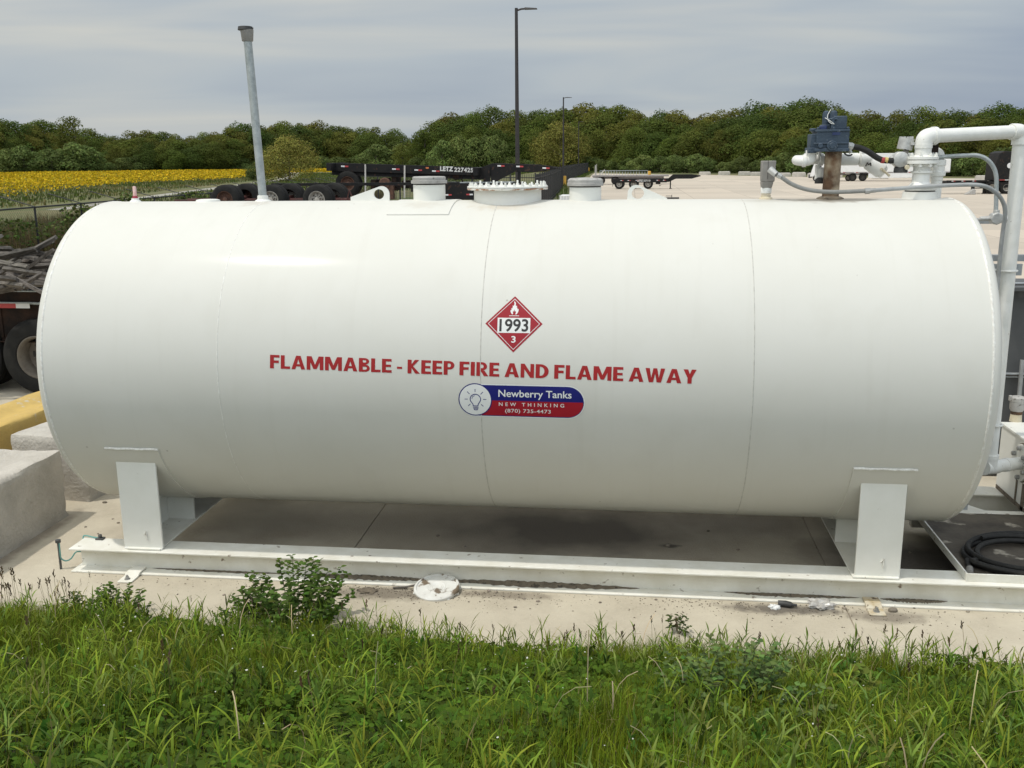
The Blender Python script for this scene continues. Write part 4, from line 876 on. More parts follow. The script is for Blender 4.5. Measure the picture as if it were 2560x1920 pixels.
block('concrete_block', 'large weathered grey concrete block nearest the camera left of the skid', 'concrete block', -1.50, -0.722, -1.30, 0.105, 0.615, M['concrete_block'], seed=3)
o = block('concrete_block', 'grey concrete block lying behind the near block under the tank end', 'concrete block', -0.4, 0.4, -0.8, 0.8, 0.61, M['concrete_block'], seed=5); o.location = (-1.02, 1.29, 0); o.rotation_euler = (0,0,R_(-7))
o = block('concrete_block', 'yellow painted concrete block behind the grey ones', 'concrete block', -0.62, 0.0, -2.2, 1.7, 0.62, M['yellow_block'], seed=8)
q0 = atz(0, 1066, 0.62); q1 = atz(99, 1028, 0.62); o.location = (q1.x, q1.y, 0); o.rotation_euler = (0,0,math.atan2(-(q1.x-q0.x), q1.y-q0.y))

# ------------------------------------------------------------------ small things on the slab
gr = thing('ground_rod', 'dark grounding rod driven beside the beam end with a green wire', 'ground rod', (-0.123, -1.02, 0), world=True)
yg = -1.03; rt_ = aty(145, 1353, yg); rb = Vector((-0.120, yg, 0))
b = MB(); b.tube([rb-Vector((0,0,.02)), rt_], 0.0095, 10); b.lathe([(0.010, rt_.z-0.012), (0.021, rt_.z-0.010), (0.021, rt_.z+0.012), (0.010, rt_.z+0.014)], (rt_.x, rt_.y, 0), 'z', 8); b.build('rod', M['ground_rod'], gr)
b = MB(); b.tube(smooth_path([rt_+Vector((.012,-.006,-.005)), rt_*0.6+rb*0.4+Vector((.013,-.008,0)), aty(153, 1396, yg), aty(165, 1402, yg+.01), aty(178, 1396, yg+.03), aty(190, 1380, yg+.05), (0.02, -0.93, 0.12), (-0.012, -0.86, 0.20), (0.01,-0.855,0.212), (0.06,-0.86,0.206), (0.14,-0.875,0.203)], 6), 0.0055, 8); b.build('ground_wire', M['greenwire'], gr)
b = MB(); b.box((0.11, -0.90, 0.196), (0.17, -0.85, 0.208)); b.lathe([(0.016, 0.208), (0.016, 0.232), (0.008, 0.236)], (0.14,-0.875,0), 'z', 6); b.build('lug_clamp', M['ground_rod'], gr, bevel=0.002)

ld = thing('bucket_lid', 'dirty white plastic bucket lid leaning on the skid beam flange', 'bucket lid', (2.875, -1.145, 0.034), rot=(R_(10), R_(-2), 0))
b = MB(); b.lathe([(0.158, -0.018), (0.166, -0.016), (0.168, 0.006), (0.162, 0.012), (0.150, 0.012), (0.147, 0.003), (0.135, 0.002), (0.070, 0.003), (0.066, 0.006), (0.060, 0.003), (0.052, 0.003), (0.049, 0.006), (0.045, 0.003), (0.037, 0.003), (0.034, 0.006), (0.030, 0.003), (0.0, 0.003)], (0,0,0), 'z', 56)
b.build('disc', M['lid'], ld)
for a in (200, 250, 310, 345):
    b = MB(); b.box((0.162*math.cos(R_(a))-.012, 0.162*math.sin(R_(a))-.012, -0.026), (0.162*math.cos(R_(a))+.012, 0.162*math.sin(R_(a))+.012, -0.010)); b.build('tab', M['lid'], ld)
# dirt heaped on the beam's lower flange (loose dirt: stuff)
b = MB(); rr = random.Random(4)
def dirt_strip(x0, x1, h, wd):
    n = 60; pr = []
    for i in range(n+1):
        x = x0+(x1-x0)*i/n; e = math.sin(math.pi*i/n)**0.6; pr.append((x, h*e*(0.7+0.6*rr.random()), wd*e*(0.75+0.5*rr.random())))
    vs = []
    for x, hh, ww in pr: vs += [(x, -0.974, 0.0145+hh), (x, -0.974-ww*0.5, 0.0145+hh*0.6), (x, -0.974-ww, 0.0148), (x, -0.972, 0.0148)]
    fs = [(4*i+j, 4*i+4+j, 4*i+5+j, 4*i+1+j) for i in range(n) for j in range(3)]; b.add(vs, fs)
dirt_strip(0.6, 1.7, 0.005, 0.03); dirt_strip(1.8, 2.8, 0.016, 0.055); dirt_strip(2.85, 4.35, 0.020, 0.055); dirt_strip(4.95, 5.90, 0.008, 0.04); dirt_strip(6.04, 6.5, 0.008, 0.05)
tag(b.build('dirt', M['grime']), 'dark soil gathered along the lower flange of the skid beam', 'dirt', kind='stuff')
# grit and leaf crumbs swept against the beam
b = MB(); rg_ = random.Random(31)
for i in range(1500):
    k_ = rg_.random(); gx_ = rg_.gauss(2.7, 0.55) if k_ < .4 else (rg_.gauss(5.3, 0.5) if k_ < .7 else rg_.uniform(0.2, 7)); gy_ = -1.10-abs(rg_.gauss(0, 0.10 if k_ < .7 else 0.22)); s_ = 0.0025+0.007*rg_.random()**3; a_ = rg_.random()*6.28
    c_, d_ = math.cos(a_)*s_, math.sin(a_)*s_; b.add([(gx_-c_, gy_-d_, 0.001), (gx_+d_*.7, gy_-c_*.7, 0.001), (gx_+c_*1.3, gy_+d_*1.3, 0.001), (gx_-d_*.6, gy_+c_*.6, 0.001), (gx_, gy_, 0.002+s_*0.6)], [(0,1,4),(1,2,4),(2,3,4),(3,0,4)])
tag(b.build('grit', M['grime'], smooth=0), 'dark grit and crumbs scattered on the slab along the beam', 'grit', kind='stuff')
# litter by the right clamp
q = atz(1964, 1519); t_ = MB(); t_.tube([(q.x-.05,q.y+.02,.022),(q.x+.0,q.y+.01,.024),(q.x+.035,q.y,.023),(q.x+.05,q.y,.022),(q.x+.075,q.y,.02)], [.021,.023,.020,.010,.010], 12); tag(t_.build('crushed_bottle', M['blackcap']), 'crushed dark plastic bottle lying by the skid beam', 'litter')
def crumple(cx, cy, s, seed):
    r2 = random.Random(seed); bm = bmesh.new(); bmesh.ops.create_icosphere(bm, subdivisions=3, radius=1)
    for v in bm.verts:
        k = 0.6+0.5*abs(math.sin(v.co.x*5+seed)+math.cos(v.co.y*6))*0.6+r2.random()*0.25; v.co = Vector((v.co.x*s*1.4*k, v.co.y*s*k, max(-s*.25, v.co.z*s*.55*k)))+Vector((cx,cy,s*.26))
    me = bpy.data.meshes.new('crumpled_wrapper'); bm.to_mesh(me); bm.free(); return me
q = atz(2052, 1516); me = crumple(q.x, q.y, 0.062, 2); me.materials.append(M['clearplastic']); tag(link('crumpled_wrapper', me), 'crumpled clear plastic wrapper left of the chipped clamp', 'litter')
q = atz(1936, 1520); me = crumple(q.x, q.y, 0.028, 7); me.materials.append(M['signwhite']); me.name = 'crumpled_paper'; tag(link('crumpled_paper', me), 'small scrap of white paper beside the dark bottle', 'litter')
b = MB(); q = atz(1010, 1473); b.tube([(q.x-.08,q.y-.01,.012),(q.x+.01,q.y,.016),(q.x+.1,q.y+.03,.03)], [.007,.009,.006], 6); tag(b.build('dry_stick', M['oldwood']), 'pale broken stick lying left of the bucket lid', 'stick')
q = atz(920, 1478); me = crumple(q.x, q.y, 0.055, 5); me.materials.append(M['grime'])
for v in me.vertices: v.co.z *= 0.35
me.name = 'dead_leaf_clod'; tag(link('dirt_clod', me), 'flat dark clod of dirt on the slab left of the lid', 'dirt clod')
def stone_mesh(seed):
    r2 = random.Random(seed); bm = bmesh.new(); bmesh.ops.create_icosphere(bm, subdivisions=2, radius=1)
    for v in bm.verts: v.co *= 0.8+0.35*r2.random(); v.co.z *= 0.6
    me = bpy.data.meshes.new('pebble'); bm.to_mesh(me); bm.free(); me.materials.append(M['stone']); me.polygons.foreach_set('use_smooth', [True]*len(me.polygons)); return me
sm = [stone_mesh(i) for i in range(4)]
for (u, v_, s, lab) in ((262, 1257, .018, 'dark pebble at the foot of the block behind the saddle'), (282, 1298, .008, None), (214, 1318, .010, None), (245, 1335, .009, None), (296, 1308, .013, None), (2232, 1528, .028, 'pale chipped stone right of the chipped clamp'), (2285, 1520, .014, None), (1560, 1487, .012, None), (1310, 1497, .012, None), (1288, 1519, .011, None), (1690, 1545, .010, None), (1345, 1504, .012, None), (1222, 1478, .013, None), (1240, 1481, .016, None), (1500, 1507, .010, None), (1640, 1500, .010, None), (1095, 1340, .014, None), (1670, 1365, .022, None), (1160, 1367, .012, None), (560, 1488, .010, None), (1770, 1328, .013, None), (1845, 1375, .012, None), (2275, 1382, .012, None), (2110, 1522, .015, None), (2180, 1500, .01, None), (2420, 1530, .012, None)):
    p = atz(u, v_); o = bpy.data.objects.new('pebble', random.choice(sm)); C.objects.link(o); o.location = (p.x, p.y, s*0.3); o.scale = (s*1.2, s, s); o.rotation_euler = (0,0,random.random()*6)
    tag(o, lab or 'small loose pebble lying on the concrete slab', 'pebble', 'pebbles scattered on the slab')

# ------------------------------------------------------------------ ground
def sheet(name, pts, z, m_, kind='structure', label=None):
    b = MB(); b.add([(x, y, z) for x, y in pts], [tuple(range(len(pts)))]); o = b.build(name, m_, smooth=0); tag(o, label, kind=kind); return o
sheet('field', [(-1800,-300),(1800,-300),(1800,2500),(-1800,2500)], -0.030, M['field'], label='rough green field ground reaching to the woods')
def lam(u, v): p = atz(u, v); return (p.x, p.y)
sc = lambda x, y: (4.232+(x-4.232)*0.958, -7.676+(y+7.676)*0.958)
lot_poly = [sc(x, y) for x, y in [(-2.0,68.5),(-3.6,120),(-5.6,200),(-6.2,236),(4,215),(19,197),(35,164),(62,140),(150,120),(150,-1.9),(-15.6,-1.9),(-15.6,64)]]
sheet('concrete_lot', lot_poly, -0.012, M['lot'], label='wide pale concrete parking lot')
sheet('yard', [sc(*q) for q in [(-15.5,2.9),(-3.9,2.9),(-1.2,7.4),(-1.2,24),(-4.5,64),(-15.5,64)]], -0.007, M['yard'], label='grey worn yard pavement left of the tank')
b = MB()
xs = [-9.5, -1.75, 2.046, 5.775, 9.55, 14.0]; ys = [-2.1, 1.25, 5.4]
for i in range(5):
    for j in range(2):
        g = 0.004; b.box((xs[i]+g, ys[j]+(g if j else 0), -0.16), (xs[i+1]-g, ys[j+1]-g, 0.0))
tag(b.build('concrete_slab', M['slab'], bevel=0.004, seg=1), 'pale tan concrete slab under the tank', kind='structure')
sheet('gravel_path', [sc(*q) for q in [(-38,60),(-36.5,60),(-43.2,90),(-52.5,138),(-60,175),(-110,330),(-113,330),(-62.5,175),(-55.2,138),(-45.0,90)]], -0.022, M['gravel'], label='pale narrow track crossing the field')

# grassy bank the photograph is taken from
def edge_y(x): return -2.00+0.07*np.sin(x*1.1+0.4)+0.045*np.sin(x*3.3)-0.10*np.clip(x-5.6, 0, 2)+0.16*np.clip(0.6-x, 0, 1.2)
def bank_z(x, y):
    d = np.maximum(edge_y(x)-y, 0); z = 0.40*d
    z = np.where(d > 3.3, 1.32+(d-3.3)*0.40-0.060*np.clip(d-3.3,0,3.2)**2, z)
    z = np.where(d > 6.5, 1.32+3.2*0.4-0.06*3.2**2, z)
    bump = 0.035*np.sin(x*2.3+y*1.7)*np.sin(y*2.9-x)+0.02*np.sin(x*5.1-y*4.2)
    return z*1.0+bump*np.clip(d/0.5, 0, 1)-0.02
gx = np.concatenate([np.linspace(-30,-2,20), np.linspace(-1.8,9.8,95), np.linspace(10,36,20)]); gy = np.concatenate([np.linspace(-26,-8.2,12), np.linspace(-8,-1.80,60)])
X, Y = np.meshgrid(gx, gy); Z = bank_z(X, Y); Z[-1,:] = -0.10
vs = np.stack([X.ravel(), Y.ravel(), Z.ravel()], 1); nx_, ny_ = len(gx), len(gy)
me = bpy.data.meshes.new('grass_bank'); me.from_pydata(vs.tolist(), [], [(j*nx_+i, j*nx_+i+1, (j+1)*nx_+i+1, (j+1)*nx_+i) for j in range(ny_-1) for i in range(nx_-1)])
me.materials.append(M['soil']); me.polygons.foreach_set('use_smooth', [True]*len(me.polygons)); tag(link('grass_bank', me), 'earth bank sloping down to the slab under the grass', kind='structure')

# ------------------------------------------------------------------ leafy mesh builder
def strip_mesh(name, P, Wd, side, cols, material):
    """P: (n,k,3) centre lines, Wd: (n,k) half widths, side: (n,3) or (n,k,3) width directions, cols: (n,3)"""
    n, k, _ = P.shape
    if side.ndim == 2: side = np.repeat(side[:,None,:], k, 1)
    A = P-side*Wd[...,None]; B = P+side*Wd[...,None]
    V = np.stack([A,B], 2).reshape(-1,3)
    base = (np.arange(n)*k*2)[:,None]; j = np.arange(k-1)*2
    F = np.stack([base+j, base+j+1, base+j+3, base+j+2], 2).reshape(-1,4)
    return quad_mesh(name, V, F, np.repeat(cols, 2*k, 0), material)
def quad_mesh(name, V, F, cols, material, smooth=True):
    me = bpy.data.meshes.new(name); me.vertices.add(len(V)); me.vertices.foreach_set('co', np.ascontiguousarray(V, np.float32).ravel())
    me.loops.add(F.size); me.loops.foreach_set('vertex_index', F.ravel().astype(np.int32)); me.polygons.add(len(F)); me.polygons.foreach_set('loop_start', np.arange(len(F), dtype=np.int32)*F.shape[1])
    me.update(calc_edges=True)
    a = me.color_attributes.new('Col', 'FLOAT_COLOR', 'POINT'); c = np.ones((len(V),4), np.float32); c[:,:3] = cols; a.data.foreach_set('color', c.ravel())
    me.polygons.foreach_set('use_smooth', np.full(len(F), smooth)); me.materials.append(material); me.update(); return me
def tone(n, c, var=0.25, hue=0.12):
    c = np.array(c); k = 1+var*rng.standard_normal(n)[:,None]; h = 1+hue*rng.standard_normal((n,3)); return np.clip(c*np.clip(k,0.35,2)*np.clip(h,0.5,1.6), 0.003, 0.9)
def blades(base, h, w, lean, k=4, az=None, up=None):
    n = len(base); az = rng.uniform(0, 2*np.pi, n) if az is None else az
    t = np.linspace(0,1,k); d = np.stack([np.cos(az), np.sin(az), 0*az], 1); s = np.stack([-np.sin(az), np.cos(az), 0*az], 1)
    th = lean[:,None]*t[None,:]**1.3
    dz = np.cos(th); dx = np.sin(th); step = 1.0/(k-1)
    zz = np.concatenate([np.zeros((n,1)), np.cumsum((dz[:,:-1]+dz[:,1:])/2*step, 1)], 1); xx = np.concatenate([np.zeros((n,1)), np.cumsum((dx[:,:-1]+dx[:,1:])/2*step, 1)], 1)
    Pp = base[:,None,:]+h[:,None,None]*(xx[...,None]*d[:,None,:]+zz[...,None]*np.array([0,0,1.0]))
    prof = np.clip(1.15*(1-t**1.6), 0.04, 1)*np.where(t < 0.01, 0.8, 1)
    return Pp, w[:,None]*prof[None,:], s, d
def scatter(n, x0, x1, y0, y1, dens=None):
    x = rng.uniform(x0, x1, n); y = rng.uniform(y0, y1, n); ok = y < edge_y(x)+0.02
    x, y = x[ok], y[ok]
    return np.stack([x, y, bank_z(x, y)], 1)
def patch(x, y, s, ph): return 0.5+0.5*np.sin(x*s+ph+1.7*np.sin(y*s*0.8+ph))*np.cos(y*s*1.2-ph*0.7+1.3*np.sin(x*s*0.6))
# fine grass
B_ = np.concatenate([scatter(230000, -1.6, 8.6, -6.4, -1.6), scatter(60000, -7, -1.6, -7, -1.6), scatter(80000, 8.6, 15, -7, -1.6)])
p = patch(B_[:,0], B_[:,1], 1.7, 0.5); edge = np.clip((edge_y(B_[:,0])-B_[:,1])/0.5, 0, 1)
keep = rng.random(len(B_)) < np.clip(0.45+1.1*p, 0, 1)*np.where((B_[:,1] < -3.0)&(patch(B_[:,0], B_[:,1], 1.3, 3.1) > 0.55), 0.30, 1)*np.where((B_[:,0] > 4.3)&(B_[:,1] < -2.9), 0.55, 1); B_, p, edge = B_[keep], p[keep], edge[keep]
n = len(B_); h = (0.075+0.10*rng.random(n)+0.10*p)*np.clip(0.80+0.2*edge, 0, 1)*np.where(B_[:,0] > 5.8, 0.72, 1); w = 0.0010+0.0013*rng.random(n)
lean = np.abs(rng.normal(0.75, 0.5, n)); Pp, Wd, s, d = blades(B_, h, w, lean, 4)
c = tone(n, (0.126, 0.176, 0.015), 0.34, 0.10); warm = (patch(B_[:,0], B_[:,1], 2.3, 2.0) > 0.72)[:,None]; c = np.where(warm, c*np.array([1.14,1.06,0.9]), c)
dry = rng.random(n) < 0.05; c[dry] = tone(dry.sum(), (0.28, 0.23, 0.11), 0.2, 0.05)
tag(link('grass', strip_mesh('grass', Pp, Wd, s, c, M['blade'])), 'long green grass covering the bank', 'grass', kind='stuff')
# broad leafy shoots: a stalk with arching lance leaves
def shoots(pos, hgt, nl, leaf, wid, col, arch=1.0, stalkcol=(0.10,0.13,0.03)):
    n = len(pos); az0 = rng.uniform(0, 2*np.pi, n); ln = np.abs(rng.normal(0.18, 0.12, n)); la = rng.uniform(0, 2*np.pi, n)
    LP, LW, LS, LC = [], [], [], []
    top = pos+np.stack([np.cos(la)*np.sin(ln), np.sin(la)*np.sin(ln), np.cos(ln)], 1)*hgt[:,None]
    t = np.linspace(0,1,5); st = pos[:,None,:]+(top-pos)[:,None,:]*t[None,:,None]; sd_ = np.stack([-np.sin(az0), np.cos(az0), 0*az0], 1)
    LP.append(st); LW.append(np.repeat(np.linspace(0.0028,0.0012,5)[None,:], n, 0)); LS.append(sd_); LC.append(tone(n, stalkcol, 0.2, 0.05))
    cc = tone(n, col, 0.22, 0.08)
    for i in range(nl):
        f = 0.25+0.78*(i+0.5)/nl; q = pos+(top-pos)*min(f,1.0); az = az0+i*2.4+rng.normal(0,0.3,n)
        L_ = leaf*(0.7+0.5*rng.random(n))*(0.6+0.6*math.sin(math.pi*min(f,0.98)*0.85)); d = np.stack([np.cos(az), np.sin(az), 0*az], 1)
        a0 = np.clip(rng.normal(0.55, 0.15, n)*(1.25-0.7*f), 0.1, 1.2); bend = arch*np.abs(rng.normal(0.9, 0.35, n))
        th = a0[:,None]+bend[:,None]*t[None,:]
        zz = np.concatenate([np.zeros((n,1)), np.cumsum(np.cos((th[:,1:]+th[:,:-1])/2)*0.25, 1)], 1); xx = np.concatenate([np.zeros((n,1)), np.cumsum(np.sin((th[:,1:]+th[:,:-1])/2)*0.25, 1)], 1)
        LP.append(q[:,None,:]+L_[:,None,None]*(xx[...,None]*d[:,None,:]+zz[...,None]*np.array([0,0,1.0])))
        LW.append((wid*(0.7+0.5*rng.random(n)))[:,None]*np.array([0.35,0.95,1.0,0.62,0.05])[None,:])
        s = np.stack([-np.sin(az), np.cos(az), rng.normal(0,0.25,n)], 1); LS.append(s/np.linalg.norm(s,axis=1)[:,None]); LC.append(cc*(0.85+0.3*rng.random((n,1))))
    return np.concatenate(LP), np.concatenate(LW), np.concatenate(LS), np.concatenate(LC)
S1 = scatter(2300, -1.6, 8.6, -6.2, -1.35); k = patch(S1[:,0], S1[:,1], 2.1, 4.0) > 0.42; S1 = S1[k]
h1 = 0.12+0.15*rng.random(len(S1))
A1 = shoots(S1, h1, 9, 0.100, 0.0036, (0.182, 0.240, 0.026))
S2 = scatter(1000, -1.6, 8.6, -6.2, -1.35); S2 = S2[patch(S2[:,0], S2[:,1], 1.5, 1.0) > 0.45]
A2 = shoots(S2, 0.12+0.14*rng.random(len(S2)), 10, 0.085, 0.0050, (0.175, 0.245, 0.052), 0.8)
xe = rng.uniform(0.6, 6.3, 260); ye = edge_y(xe)+rng.uniform(-0.16, 0.03, 260); S3 = np.stack([xe, ye, bank_z(xe, ye)], 1)
A3 = shoots(S3, 0.10+0.17*rng.random(260)**1.5, 7, 0.10, 0.0042, (0.125, 0.185, 0.020), 0.7)
tag(link('leafy_shoots', strip_mesh('leafy_shoots', *[np.concatenate(q) for q in zip(A1, A2, A3)], M['blade'])), 'taller broad bladed shoots standing out of the grass', 'grass', kind='stuff')
# clover
def discs(cen, r, nrm_tilt, cols, name, k=6):
    n = len(cen); az = rng.uniform(0, 2*np.pi, n); ti = nrm_tilt
    nn = np.stack([np.sin(ti)*np.cos(az), np.sin(ti)*np.sin(az), np.cos(ti)], 1); ref = np.stack([-np.sin(az), np.cos(az), 0*az], 1); bi = np.cross(nn, ref)
    a = np.linspace(0, 2*np.pi, k, endpoint=False); rr = r[:,None]*np.array([1.0,0.92,0.92,1.0,0.92,0.92])[None,:]
    V = cen[:,None,:]+rr[...,None]*(np.cos(a)[None,:,None]*ref[:,None,:]+np.sin(a)[None,:,None]*bi[:,None,:])
    V[:,0,:] += nn*0.1*r[:,None]; V[:,3,:] += nn*0.1*r[:,None]
    F = (np.arange(n)*k)[:,None]+np.arange(k); return V.reshape(-1,3), F, np.repeat(cols, k, 0)
K = scatter(52000, -1.6, 8.6, -6.3, -1.5); kk = patch(K[:,0], K[:,1], 1.3, 3.1)*np.where(K[:,1] < -3.0, 1.25, 0.80)+np.where((K[:,0] > 4.3)&(K[:,1] < -2.7), 0.3, 0) > 0.36; K = K[kk]
K[:,2] += 0.06+0.08*rng.random(len(K)); cc = tone(len(K), (0.068, 0.122, 0.013), 0.28, 0.08); VV, FF, CC, o_ = [], [], [], 0
a0 = rng.uniform(0, 2*np.pi, len(K)); r_ = 0.0095+0.006*rng.random(len(K))
for i in range(3):
    a = a0+i*2.094; ce = K+np.stack([np.cos(a)*r_*1.05, np.sin(a)*r_*1.05, 0.004*rng.random(len(K))], 1)
    v, f, c = discs(ce, r_, np.abs(rng.normal(0.4,0.25,len(K))), cc*(0.88+0.24*rng.random((len(K),1))), 'c'); VV.append(v); FF.append(f+o_); CC.append(c); o_ += len(v)
tag(link('clover', quad_mesh('clover', np.concatenate(VV), np.concatenate(FF), np.concatenate(CC), M['blade'])), 'dark green clover growing low among the grass', 'clover', kind='stuff')
# small broad leaved herbs: rosettes of oval leaves
Hh = scatter(1500, -1.6, 8.6, -6.2, -1.9); Hh = Hh[patch(Hh[:,0], Hh[:,1], 1.9, 5.0) > 0.4]
A4 = shoots(Hh, 0.07+0.13*rng.random(len(Hh)), 10, 0.050, 0.0085, (0.064, 0.118, 0.018), 0.6)
tag(link('herbs', strip_mesh('herbs', *A4, M['blade'])), 'small leafy herbs mixed through the grass', 'herbs', kind='stuff')
# seed heads, straws and little flowers
xs_ = np.concatenate([rng.uniform(-1.1, 0.75, 95), rng.uniform(0.8, 7.4, 45), rng.uniform(-0.5, 7, 40)]); ys_ = np.concatenate([edge_y(xs_[:95])+rng.uniform(-0.45,0.0,95), edge_y(xs_[95:140])+rng.uniform(-0.5,-0.02,45), rng.uniform(-4.9,-2,40)])
Sb = np.stack([xs_, ys_, bank_z(xs_, ys_)], 1); n = len(Sb); hh = np.where(np.arange(n) < 95, 0.26+0.16*rng.random(n), 0.20+0.14*rng.random(n))
az = rng.uniform(0,2*np.pi,n); Pp, Wd, s, d = blades(Sb, hh, np.full(n,0.0011), np.abs(rng.normal(0.25,0.15,n)), 4, az); Wd[:] = 0.0011
tip = Pp[:,-1,:]; sp = []
for i in range(7):
    a = rng.uniform(0, 2*np.pi, n); q = tip-np.array([0,0,1.0])*(0.045*i/7)+0; e2 = q+np.stack([np.cos(a)*0.007, np.sin(a)*0.007, np.full(n,0.014)], 1)
    Pq = np.stack([q, (q+e2)/2, e2, e2+np.array([0,0,0.004])], 1); sp.append(Pq)
Ps = np.concatenate([Pp]+sp); Ws = np.concatenate([Wd]+[np.repeat(np.array([[0.0012,0.0034,0.0026,0.0004]]), n, 0)]*7); Ss = np.concatenate([s]*8)
Cs = np.concatenate([tone(n,(0.16,0.13,0.06),0.2,0.06)]+[tone(n,(0.12,0.085,0.05),0.25,0.08)]*7)
tag(link('seed_heads', strip_mesh('seed_heads', Ps, Ws, Ss, Cs, M['blade'])), 'thin brown grass seed heads along the edge of the bank', 'grass', kind='stuff')
D_ = scatter(130, -1, 8, -5.4, -1.8); D_[:,2] += 0.10+0.08*rng.random(len(D_)); n = len(D_); az = rng.uniform(0,2*np.pi,n)
Pp, Wd, s, d = blades(D_, 0.10+0.16*rng.random(n), np.full(n,0.0022), np.abs(rng.normal(1.5,0.4,n)), 5, az); Wd[:] = 0.0020
tag(link('dry_straw', strip_mesh('dry_straw', Pp, Wd, s, tone(n,(0.42,0.36,0.22),0.2,0.05), M['blade'])), 'pale dry straws lying over the grass', 'straw', kind='stuff')
Fw = scatter(330, -1.2, 8.2, -5.4, -1.6); Fw[:,2] += 0.17+0.07*rng.random(len(Fw)); n = len(Fw)
v, f, c = discs(Fw, 0.0028+0.0035*rng.random(n)**3, np.abs(rng.normal(0.3,0.2,n)), np.where(rng.random(n)[:,None] < 0.035, np.array([[0.70,0.55,0.03]]), np.array([[0.72,0.72,0.66]])), 'f')
tag(link('tiny_flowers', quad_mesh('tiny_flowers', v, f, c, M['blade'])), 'scattered tiny white and yellow flowers in the grass', 'flower', kind='stuff')

# bushy weeds, one thing each
def weed(px, py, H, Rr, nst, leafL, leafW, col, label, seed, name='weed_plant'):
    r2 = np.random.default_rng(seed); z = float(bank_z(np.array([px]), np.array([py]))[0]); root = thing(name, label, 'weed', (px, py, z), world=True)
    sp, lv = [], ([], [], [], []); b = MB()
    for i in range(nst):
        a = r2.uniform(0, 2*np.pi); rr = Rr*math.sqrt(r2.random()); hgt = H*(1.02-0.45*(rr/Rr)**2)*(0.75+0.25*r2.random()); p0 = np.array([px+rr*0.35*math.cos(a), py+rr*0.35*math.sin(a), z]); p1 = np.array([px+rr*math.cos(a), py+rr*math.sin(a), z+hgt]); mid = (p0+p1)/2+np.array([0,0,hgt*0.12])
        cur = [p0*(1-t)**2+2*mid*t*(1-t)+p1*t*t for t in np.linspace(0,1,8)]; b.tube([tuple(q) for q in cur], [0.0028*(1.2-0.8*t) for t in np.linspace(0,1,8)], 5)
        nn = int(hgt/0.028)
        for j in range(nn):
            t = 0.22+0.78*(j+1)/nn; q = p0*(1-t)**2+2*mid*t*(1-t)+p1*t*t; az = j*1.571+a+r2.normal(0,.25)
            for sgn in (0, math.pi):
                L_ = leafL*(0.55+0.6*r2.random())*(1.15-0.5*t); d = np.array([math.cos(az+sgn), math.sin(az+sgn), 0]); e = 0.75-0.6*t+r2.normal(0,.2); tt = np.linspace(0,1,5); th = np.pi/2-0.55+0*tt+e*0.3+tt*0.7
                zz = np.concatenate([[0], np.cumsum(np.cos(th[1:])*0.25)]); xx = np.concatenate([[0], np.cumsum(np.sin(th[1:])*0.25)])
                lv[0].append(q+L_*(xx[:,None]*d+zz[:,None]*np.array([0,0,1.0]))); lv[1].append(leafW*(0.7+0.5*r2.random())*np.array([0.15,0.85,1.0,0.7,0.04])); s = np.array([-d[1], d[0], r2.normal(0,.3)]); lv[2].append(s/np.linalg.norm(s)); lv[3].append(np.array(col)*(0.7+0.7*r2.random())*np.array([1+0.35*t, 1+0.15*t, 1])*(1+0.08*r2.standard_normal(3)))
    link('foliage', strip_mesh('foliage', np.array(lv[0]), np.array(lv[1]), np.array(lv[2]), np.clip(np.array(lv[3]),.004,1), M['blade']), root); b.build('stem', M['bark'] if False else M['stemgreen'], root)
    return root
M['stemgreen'] = mat('weed_stem', (0.07, 0.09, 0.03), rough=0.7)
dk = (0.056, 0.108, 0.024)
def onbank(u, v):
    z = 0.1
    for _ in range(12): q = atz(u, v, z); z = float(bank_z(np.array([q.x]), np.array([q.y]))[0])
    return q.x, q.y
wx, wy = onbank(742, 1585); weed(wx, wy, 0.56, 0.42, 48, 0.068, 0.0150, dk, 'tallest dark leafy weed standing over the grass left of the bucket lid', 21)
wx, wy = onbank(612, 1560); weed(wx, wy, 0.24, 0.20, 20, 0.055, 0.012, (0.045, 0.088, 0.022), 'low sprawling weed at the left foot of the tallest weed', 22)
wx, wy = onbank(300, 1555); weed(wx, wy, 0.30, 0.22, 30, 0.056, 0.0125, dk, 'dark leafy weed in the grass below the left saddle leg', 23)
wx, wy = onbank(200, 1555); weed(wx, wy, 0.24, 0.16, 16, 0.05, 0.0115, (0.04, 0.075, 0.022), 'small dark weed at the far left edge of the grass bank', 24)
wx, wy = onbank(1840, 1800); weed(wx, wy, 0.33, 0.40, 60, 0.046, 0.0135, (0.085, 0.150, 0.050), 'round leaved bluish green clump in the middle of the right half of the bank', 25)
wx, wy = onbank(1690, 1590); weed(wx, wy, 0.20, 0.10, 6, 0.05, 0.010, (0.045, 0.07, 0.025), 'sparse upright weed at the slab edge below the middle of the beam', 26)
wx, wy = onbank(2130, 1770); weed(wx, wy, 0.24, 0.13, 7, 0.075, 0.022, (0.12, 0.17, 0.035), 'pale broad leaved weed to the right of the bluish clump', 27)

